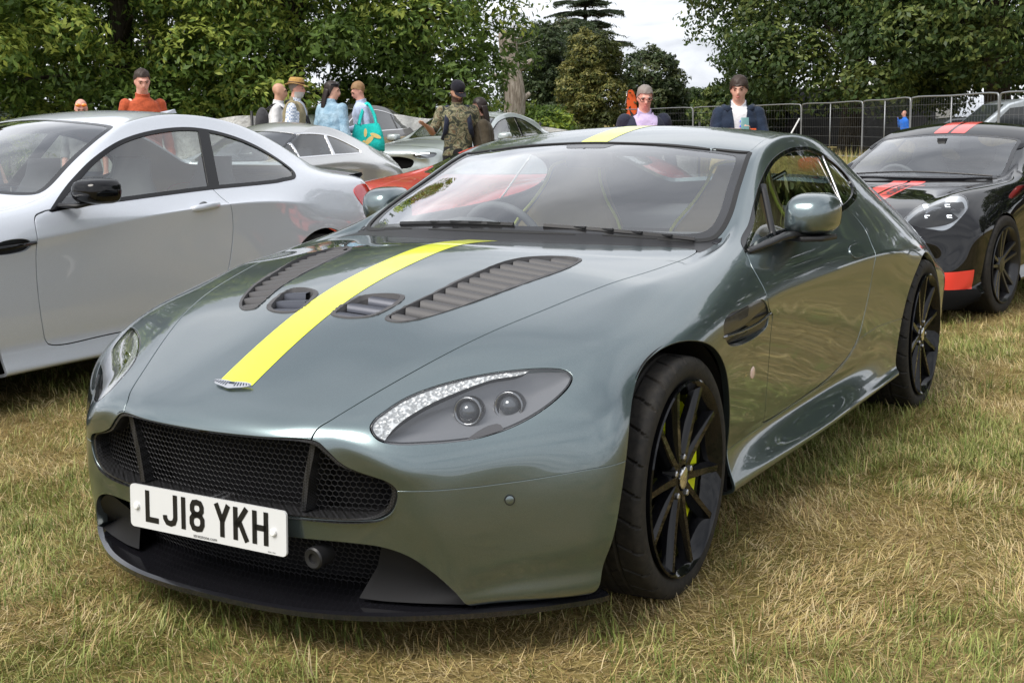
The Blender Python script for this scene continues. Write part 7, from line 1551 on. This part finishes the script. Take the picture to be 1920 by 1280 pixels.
# ------------------------------------------------------------------ site: fences, far vehicles, dead trunk, cedar
def gz(x, y): return float(ground_z(np.array([float(x)]), np.array([float(y)]))[0])
M_GALV = mat('galvanised', (.30, .31, .32), .5, .7)
def fence_panel(a, b, label, h=2.0):
    a, b = np.array(a, float), np.array(b, float); d = b-a; L = np.linalg.norm(d); ang = math.atan2(d[1], d[0]); z = min(gz(*a), gz(*b)); r = empty('mesh_fence', (a[0], a[1], z), ang, label, 'fence', 'temporary steel fence panels')
    m = MB(); q = crom([(.03, 0, .12), (.03, 0, h-.12), (.06, 0, h-.03), (.14, 0, h), (L/2, 0, h), (L-.14, 0, h), (L-.06, 0, h-.03), (L-.03, 0, h-.12), (L-.03, 0, .12)], 4); m.tube(q, .024, 6); m.obj('frame', M_GALV, r, True)
    m = MB(); m.tube([(.03, 0, .25), (L-.03, 0, .25)], .018, 6); m.obj('bottom_rail', M_GALV, r, True)
    m = MB(); m.tube([(L*.5, 0, .2), (L*.5, 0, h)], .018, 6); m.obj('upright', M_GALV, r, True)
    m = MB()
    for k in range(int(L/.16)): m.tube([(.06+k*.16, 0, .25), (.06+k*.16, 0, h)], .0018, 3, cap=False)
    for k in range(6): m.tube([(.04, 0, .3+k*.3), (L-.04, 0, .3+k*.3)], .003, 3, cap=False)
    tag(m.obj('wire_mesh', M_GALV, r, fix=False), kind='stuff')
    for x in (0, L): m = MB(); m.box((x, 0, .07), (.22, .62, .14)); m.obj('foot_block', mat('concrete_foot', (.30, .29, .27), .9), r)
def site():
    P = [(-23.66, 47.92), (-18.15, 45.39), (-12.47, 41.81), (-9.19, 37.94), (-6.41, 32.62), (-3.39, 28.48), (-1.16, 26.44)]
    names = ['at the left end of the row, behind the man with glasses', 'between the man with glasses and the young man', 'behind the young man in the hoodie', 'to the right of the young man, before the oak trunk', 'beside the man in blue', 'in front of the silver van']
    for k in range(6): fence_panel(P[k], P[k+1], 'galvanised mesh fence panel '+names[k])
    # braces
    e = MB(); e.tube([(-12.5, 41.7, gz(-12.5, 41.7)+1.5), (-13.0, 40.7, gz(-13.0, 40.7)+.02)], .03, 6); tag(e.obj('fence_brace', mat('white_pole', (.7, .7, .7), .5), None, True), 'white diagonal pole propping the steel fence', 'pole')
    # dead tree
    rng = np.random.default_rng(5); root = empty('dead_tree', (0, 0, 0), 0, 'pale dead tree trunk with snapped top and bare twigs', 'tree'); bx, by = -16.24, 27.87; bz = gz(bx, by); m = MB(); c = crom([(bx, by, bz-.2), (bx-.02, by, bz+1.0), (bx+.10, by, bz+2.1), (bx+.0, by, bz+2.9), (bx-.10, by, bz+3.75)], 6); V = []; n = 28; K = len(c)
    for i, p in enumerate(c):
        for k in range(n): a = k/n*2*math.pi; rr = (.30-.07*i/K)*(1+.10*math.sin(3*a+i*.15)+.06*math.sin(9*a)+.05*rng.random()); V.append((p[0]+rr*math.cos(a), p[1]+rr*math.sin(a), p[2]+(.25*rng.random()*(i == K-1))))
    m.add(V, [(i*n+k, i*n+(k+1) % n, (i+1)*n+(k+1) % n, (i+1)*n+k) for i in range(K-1) for k in range(n)]+[tuple((K-1)*n+k for k in range(n))]); m.obj('trunk', M_DEADWOOD, root, True, fix=False)
    for (z, a, L, r0) in ((2.9, .55, .30, .12), (2.0, .55, .22, .11), (2.6, 3.5, .55, .06)): m = MB(); p = np.array([bx+.1, by, bz+z]); e2 = p+np.array([math.cos(a)*(L+.2), math.sin(a)*(L+.2), .22]); m.tube(crom([p, (p+e2)/2-[0, 0, .04], e2], 4), np.linspace(r0*1.3, r0*.5, 9), 8); m.obj('snag', M_DEADWOOD, root, True)
    m = MB()
    for k in range(16):
        p = np.array([bx-.15, by, bz+3.6]); a = rng.uniform(0, 6.28); q = [p]; d = np.array([math.cos(a)*.6, math.sin(a)*.3, .8])
        for j in range(5): d = d+rng.normal(0, .35, 3); q.append(q[-1]+unit(d)*.17)
        m.tube(crom(q, 2), np.linspace(.022, .005, 11), 5)
    m.obj('twigs', M_DEADWOOD, root, True, fix=False)
    tree('shrub', 'bright green shrub at the foot of the dead trunk', (-15.9, 28.6), 1.75, .95, 51, LAUREL, .13, .45, 26, 700, (.35, .6), .0, .08, tipcol=(.28, .36, .05))
    # cedar beyond and cedar bough on the left edge: flat tiers of needles
    def cedar(name, label, base, h, tiers, seed, col, rmax, leaf=.16, per=900, z_from=.3, tilt=0.0, az=None, taper=.55):
        rg = np.random.default_rng(seed); b0 = np.array([base[0], base[1], gz(*base)]); rt = empty(name, (0, 0, 0), 0, label, 'tree'); m = MB(); m.tube([b0-[0, 0, .3], b0+[0, 0, h*.5], b0+[0, 0, h]], [.35, .25, .06], 10); Ps = []; Ns = []
        for t in range(tiers):
            z = h*(z_from+(1-z_from)*t/tiers); R0 = rmax*(1-taper*t/tiers); nb = 6 if az is None else 3
            for k in range(nb):
                R0 = rmax*(1-taper*t/tiers)*(.45+.65*rg.random()); a = (k/nb*6.28+rg.random()) if az is None else az+rg.normal(0, .5); e = b0+[math.cos(a)*R0, math.sin(a)*R0, z+R0*(.10+tilt)]; st = b0+[0, 0, z]; cc = crom([st, (st+e)/2+[0, 0, R0*.08], e], 6); m.tube(cc, np.linspace(.09, .015, len(cc)), 6)
                u = rg.random(per)**.6; w = rg.normal(0, 1, per)*.22*R0*(.3+u*.8); sd = np.array([-math.sin(a), math.cos(a), 0]); pts = st+(e-st)*u[:, None]+sd*w[:, None]; pts[:, 2] += R0*.08*np.sin(u*3.1)-np.abs(w)*.22-(.10+.35*rg.random(per)*(1 if tilt < 0 else .25))*.5*u; Ps.append(pts); Ns.append(np.tile([0, 0, 1.], (per, 1)))
        Pp = np.concatenate(Ps); n = len(Pp); V, F, c = leaves(Pp, np.concatenate(Ns), leaf, .22, np.array(col)[rg.integers(0, len(col), n)]*(.7+.6*rg.random((n, 1))), rg, .2, .5); fast_mesh('crown', V, F, c, M_LEAF, rt); m.obj('trunk', M_BARK, rt, True, fix=False)
    cedar('cedar_tree', 'dark flat-tiered cedar rising behind the holm oak', (-35.4, 69.1), 9.4, 7, 61, [(.050, .072, .042), (.070, .092, .055)], 3.0, .30, 1000, .5, taper=.2)
    cedar('cedar_tree', 'blue-green cedar with drooping boughs at the left picture edge', (-13.6, 7.0), 6.0, 9, 62, [(.070, .095, .062), (.095, .12, .080)], 1.75, .12, 700, .18, -.16)
    # white wind screens behind the cars
    SH = cloth('white_sheeting', (.62, .62, .60), scale=2, bump=.8)
    for k, (a, b, lb) in enumerate((((-17.2, 11.9), (-12.2, 14.9), 'off-white sheeting fence behind the men with hat and rucksack'), ((-11.9, 15.4), (-7.6, 20.6), 'off-white sheeting fence to the right of the brown and gold saloon'))):
        a, b = np.array(a), np.array(b); n = 40; V = []; 
        for i in range(n+1): p = a+(b-a)*i/n; nr = np.array([-(b-a)[1], (b-a)[0]])/np.linalg.norm(b-a)*(.05*math.sin(i*1.3)+.03*math.sin(i*2.9)); z = gz(*p); V += [(p[0]+nr[0], p[1]+nr[1], z+.02), (p[0]+nr[0]*1.6, p[1]+nr[1]*1.6, z+.65), (p[0]+nr[0]*.6, p[1]+nr[1]*.6, z+1.34+.03*math.sin(i*.7))]
        m = MB(); m.add(V, [(3*i+j, 3*i+j+1, 3*i+j+4, 3*i+j+3) for i in range(n) for j in (0, 1)]); r = empty('sheeting_fence', (0, 0, 0), 0, lb, 'fence', 'white sheeting fences'); m.obj('sheet', SH, r, True)
        for t in (0, .25, .5, .75, 1): p = a+(b-a)*t; m = MB(); m.tube([(p[0], p[1], gz(*p)-.1), (p[0], p[1], gz(*p)+1.45)], .025, 6); m.obj('post', M_BLACK, r, True)
    # far vehicles behind the fence on the right
    tb = stab(BMW_TAB, 1.04, 1.12, 1.0)
    van = empty('silver_van', (-6.0, 33.3, gz(-6.0, 33.3)), R_(-58), 'silver people carrier van behind the steel fence', 'van'); pts = [(-.1, .35), (-.12, .75), (.1, .98), (.9, 1.12), (1.75, 1.80), (2.2, 1.92), (4.9, 1.90), (5.05, 1.6), (5.1, .35)]
    def van_side(mb, poly, x0, x1, m=0): mb.prism(poly, x0, x1, m, to=lambda y, z, x: (x, y, z))
    m = MB(); van_side(m, pts, -.95, .95); o = m.obj('body', P_VAN, van); bevel(o, .07, 3, 25)
    for sx in (-1, 1):
        for nm, q in (('front_window', [(1.25, 1.16), (1.78, 1.68), (2.35, 1.74), (2.35, 1.16)]), ('rear_window', [(2.5, 1.16), (2.5, 1.74), (4.75, 1.72), (4.8, 1.2)])): m = MB(); van_side(m, q, sx*.945, sx*.957); m.obj(nm, M_GLASSDARK2, van)
    m = MB(); m.add([(-.8, .98, 1.19), (.8, .98, 1.19), (.72, 1.70, 1.785), (-.72, 1.70, 1.785)], [(0, 1, 2, 3)]); m.obj('windscreen', M_GLASSDARK2, van)
    for sx in (-1, 1):
        for y in (.85, 4.1): add_wheel(van, (sx*.80, y, .34), sx, .34, .21, .22, 'multi', mat_rim=M_STEEL, disc=False)
    hb = empty('dark_hatchback', (-8.0, 36.2, gz(-8.0, 36.2)), R_(-58), 'dark grey hatchback partly hidden behind the silver van', 'car'); m = MB(); van_side(m, [(-.1, .3), (-.1, .65), (.2, .85), (.95, .98), (1.7, 1.42), (2.6, 1.48), (3.5, 1.4), (3.9, .95), (3.95, .3)], -.85, .85); o = m.obj('body', paint('paint_dark_grey', (.05, .055, .06), .5, .35, .05), hb); bevel(o, .07, 3, 25)
    for sx in (-1, 1): m = MB(); van_side(m, [(1.1, 1.0), (1.75, 1.36), (2.6, 1.40), (3.4, 1.32), (3.55, 1.02)], sx*.845, sx*.857); m.obj('side_window', M_GLASSDARK2, hb)
    for sx in (-1, 1):
        for y in (.75, 3.2): add_wheel(hb, (sx*.72, y, .31), sx, .31, .2, .2, 'multi', mat_rim=M_STEEL, disc=False)
    sl = empty('pale_saloon', (-2.3, 28.9, gz(-2.3, 28.9)), R_(-58), 'pale car roof at the right picture edge beyond the fence', 'car'); m = MB(); van_side(m, [(-.1, .3), (-.1, .65), (.2, .85), (1.1, .95), (1.8, 1.36), (2.8, 1.42), (3.7, 1.2), (4.4, .98), (4.4, .3)], -.88, .88); o = m.obj('body', P_CLASSIC, sl); bevel(o, .07, 3, 25)
    for sx in (-1, 1): m = MB(); van_side(m, [(1.25, .97), (1.85, 1.30), (2.8, 1.35), (3.5, 1.16), (3.7, 1.0)], sx*.875, sx*.887); m.obj('side_window', M_GLASSDARK2, sl)
    for sx in (-1, 1):
        for y in (.8, 3.4): add_wheel(sl, (sx*.74, y, .31), sx, .31, .2, .2, 'multi', mat_rim=M_STEEL, disc=False)
    # green and white car-shaped stand (rally car)
    rc = empty('green_white_car', (-3.6, 39.2, gz(-3.6, 39.2)), R_(-40), 'green and white liveried car behind the silver van', 'car'); m = MB(); van_side(m, [(-.1, .3), (-.1, .7), (.9, .95), (1.6, 1.45), (2.8, 1.5), (3.8, 1.0), (4.0, .3)], -.85, .85); o = m.obj('body', mat('white_gloss', (.7, .72, .72), .3, 0, .6), rc); bevel(o, .08, 3, 25)
    m = MB(); m.add([(-.6, 3.4, 1.35), (.6, 3.4, 1.35), (.75, 1.4, 1.62), (-.75, 1.4, 1.62), (0, 4.6, 2.35)], [(0, 1, 2, 3), (0, 1, 4)]); m.obj('green_cover', mat('green_cloth', (.03, .45, .10), .6), rc)
    # site huts, white tent, blue truck box, poles, flag
    for (nm, lb, cat, c, d, col, rz) in (('dark_cabin', 'dark grey site cabin behind the oak trunk', 'cabin', (-14.4, 54.5), (7.5, 3.0, 2.6), (.045, .045, .05), R_(-32)), ('white_tent', 'white marquee wall behind the steel fence', 'tent', (-14.6, 60.0), (6.0, 4.0, 2.6), (.66, .64, .58), R_(-32)), ('blue_truck', 'blue box truck body at the right edge', 'truck', (-4.6, 62.5), (7.0, 2.5, 3.0), (.02, .07, .30), R_(-32))):
        r = empty(nm, (c[0], c[1], gz(*c)), rz, lb, cat); m = MB(); m.box((0, 0, d[2]/2+.25), d); o = m.obj('wall', mat(nm+'_skin', col, .6), r); bevel(o, .05, 2)
        if cat == 'tent': m = MB(); m.add([(-3.2, -2.1, d[2]+.25), (3.2, -2.1, d[2]+.25), (3.2, 2.1, d[2]+.25), (-3.2, 2.1, d[2]+.25), (0, 0, d[2]+1.5)], [(0, 1, 4), (1, 2, 4), (2, 3, 4), (3, 0, 4)]); m.obj('roof', mat('tent_roof', (.75, .74, .70), .7), r)
        if cat == 'truck': m = MB(); m.box((0, -1.27, .6), (5, .05, .5)); m.obj('skirt', M_BLACK, r)
        if cat == 'cabin':
            for x in (-2, 0, 2): m = MB(); m.box((x, -1.53, 1.9), (1.1, .05, .8)); m.obj('window', M_GLASSDARK2, r)
    for (p, h, lb) in (((-1.6, 27.6), 5.2, 'tall white pole at the right picture edge'), ((-9.6, 61.0), 8.5, 'thin white flagpole showing through the oak leaves')): m = MB(); z = gz(*p); m.tube([(*p, z-.2), (*p, z+h)], .055, 10); m.lathe([(h+z, .06), (h+z+.05, .05), (h+z+.08, .001)], 12, 'z', c=(p[0], p[1], 0)); tag(m.obj('white_pole', mat('pole_white', (.75, .75, .73), .5), None, True), lb, 'pole')
    fl = empty('feather_flag', (-24.0, 51.2, gz(-24, 51.2)), R_(31), 'orange feather flag standing behind the steel fence', 'flag'); m = MB(); m.tube([(0, 0, 0), (0, 0, 2.2), (.1, 0, 2.9)], .02, 6); m.obj('pole', M_STEEL, fl, True)
    q = crom([(0, .75), (0, 1.6), (.02, 2.5), (.12, 2.9), (.32, 2.95), (.5, 2.6), (.55, 2.0), (.5, 1.3), (.35, .8)], 5, True); m = MB(); m.prism(q.tolist(), -.008, .008, to=lambda x, y, z: (x, z+.04*math.sin(y*3), y)); m.obj('banner', mat('orange_banner', (.75, .11, .02), .6), fl); m = MB(); m.prism([(.12, 2.3), (.30, 2.45), (.24, 2.0), (.40, 1.8), (.20, 1.2), (.26, 1.75)], -.014, -.010, to=lambda x, y, z: (x, z+.04*math.sin(y*3), y)); m.obj('banner_mark', M_PLATEINK, fl, fix=False)
    # white tables and chairs far behind, low rails
    for k in range(7):
        x, y = -31.5+k*1.25, 52.5-.35*k; r = empty('picnic_table', (x, y, gz(x, y)), .3*k, ('first', 'second', 'third', 'fourth', 'fifth', 'sixth', 'last')[k]+' distant white table counting from the dead trunk rightwards', 'table', 'distant white tables'); m = MB(); m.box((0, 0, .72), (1.1, .7, .04)); m.obj('top', M_PLATEWHITE, r)
        for a, b in ((-.45, -.28), (.45, -.28), (-.45, .28), (.45, .28)): m = MB(); m.box((a, b, .35), (.05, .05, .7)); m.obj('leg', M_PLATEWHITE, r)
    for k in range(3):
        a, b = np.array([-31.0+k*2.9, 47.8-.1*k]), np.array([-28.2+k*2.9, 47.7-.1*k]); r = empty('barrier', (0, 0, 0), 0, ('left', 'middle', 'right')[k]+' low steel crowd barrier before the distant tables', 'barrier', 'low crowd barriers'); m = MB(); z = gz(*a)
        for hh in (.25, 1.05): m.tube([(*a, z+hh), (*b, z+hh)], .025, 6)
        m.obj('rail', M_GALV, r, True); m = MB()
        for t in np.linspace(0, 1, 13): p = a+(b-a)*t; m.tube([(*p, z+.02 if t in (0, 1) else z+.25), (*p, z+1.05)], .012, 4)
        m.obj('bars', M_GALV, r, True, fix=False)
    # long grass along the far fence
    rng = np.random.default_rng(77); V = []; n = 9000; t = rng.random(n); A = np.array([(-10.6, 29.8)]); B = np.array([(1.6, 17.2)]); c = A+(B-A)*t[:, None]+rng.normal(0, 1, (n, 2))*[1.6, 2.4]; Pq = np.stack([c[:, 0], c[:, 1], ground_z(c[:, 0], c[:, 1])], 1); col = np.where(rng.random((n, 1)) < .6, STRAW[rng.integers(0, 5, n)], GREEN[rng.integers(0, 5, n)])
    v, f, cc = blades(Pq, rng.uniform(0, 6.28, n), rng.uniform(.35, .80, n), rng.uniform(.012, .026, n), np.abs(rng.normal(.12, .12, n)), rng.normal(.3, .2, n), col); tag(fast_mesh('long_grass', v, f, cc, leaf_mat('grass_blades', .6, .22)), 'tall dry uncut grass in front of the steel fence', 'grass', kind='stuff')
    # trees on the camera side, mirrored in the paint
    tree('roadside_tree', 'tall leafy tree beyond the right picture edge, nearer the black coupe', (7.8, 21.0), 12.5, 3.0, 71, OAK, .28, .5, 56, 520, (.9, 1.5), .22, .3, group='trees beside the row of cars', tipcol=OTIP)
    tree('roadside_tree', 'tall leafy tree furthest beyond the right picture edge', (13.0, 17.5), 12.0, 3.0, 72, OAK, .28, .5, 56, 480, (.9, 1.5), .22, .3, group='trees beside the row of cars', tipcol=OTIP)
    tree('roadside_tree', 'tall leafy tree just beyond the right picture edge behind the black coupe', (4.6, 24.0), 13.0, 2.6, 73, OAK, .28, .5, 56, 520, (.9, 1.5), .18, .3, group='trees beside the row of cars', tipcol=OTIP)
P_VAN = paint('paint_van_silver', (.42, .46, .50), .4, .4, .04, flake=False)
M_GLASSDARK2 = mat('far_glass', (.03, .035, .04), .08, 0, .5)
site()
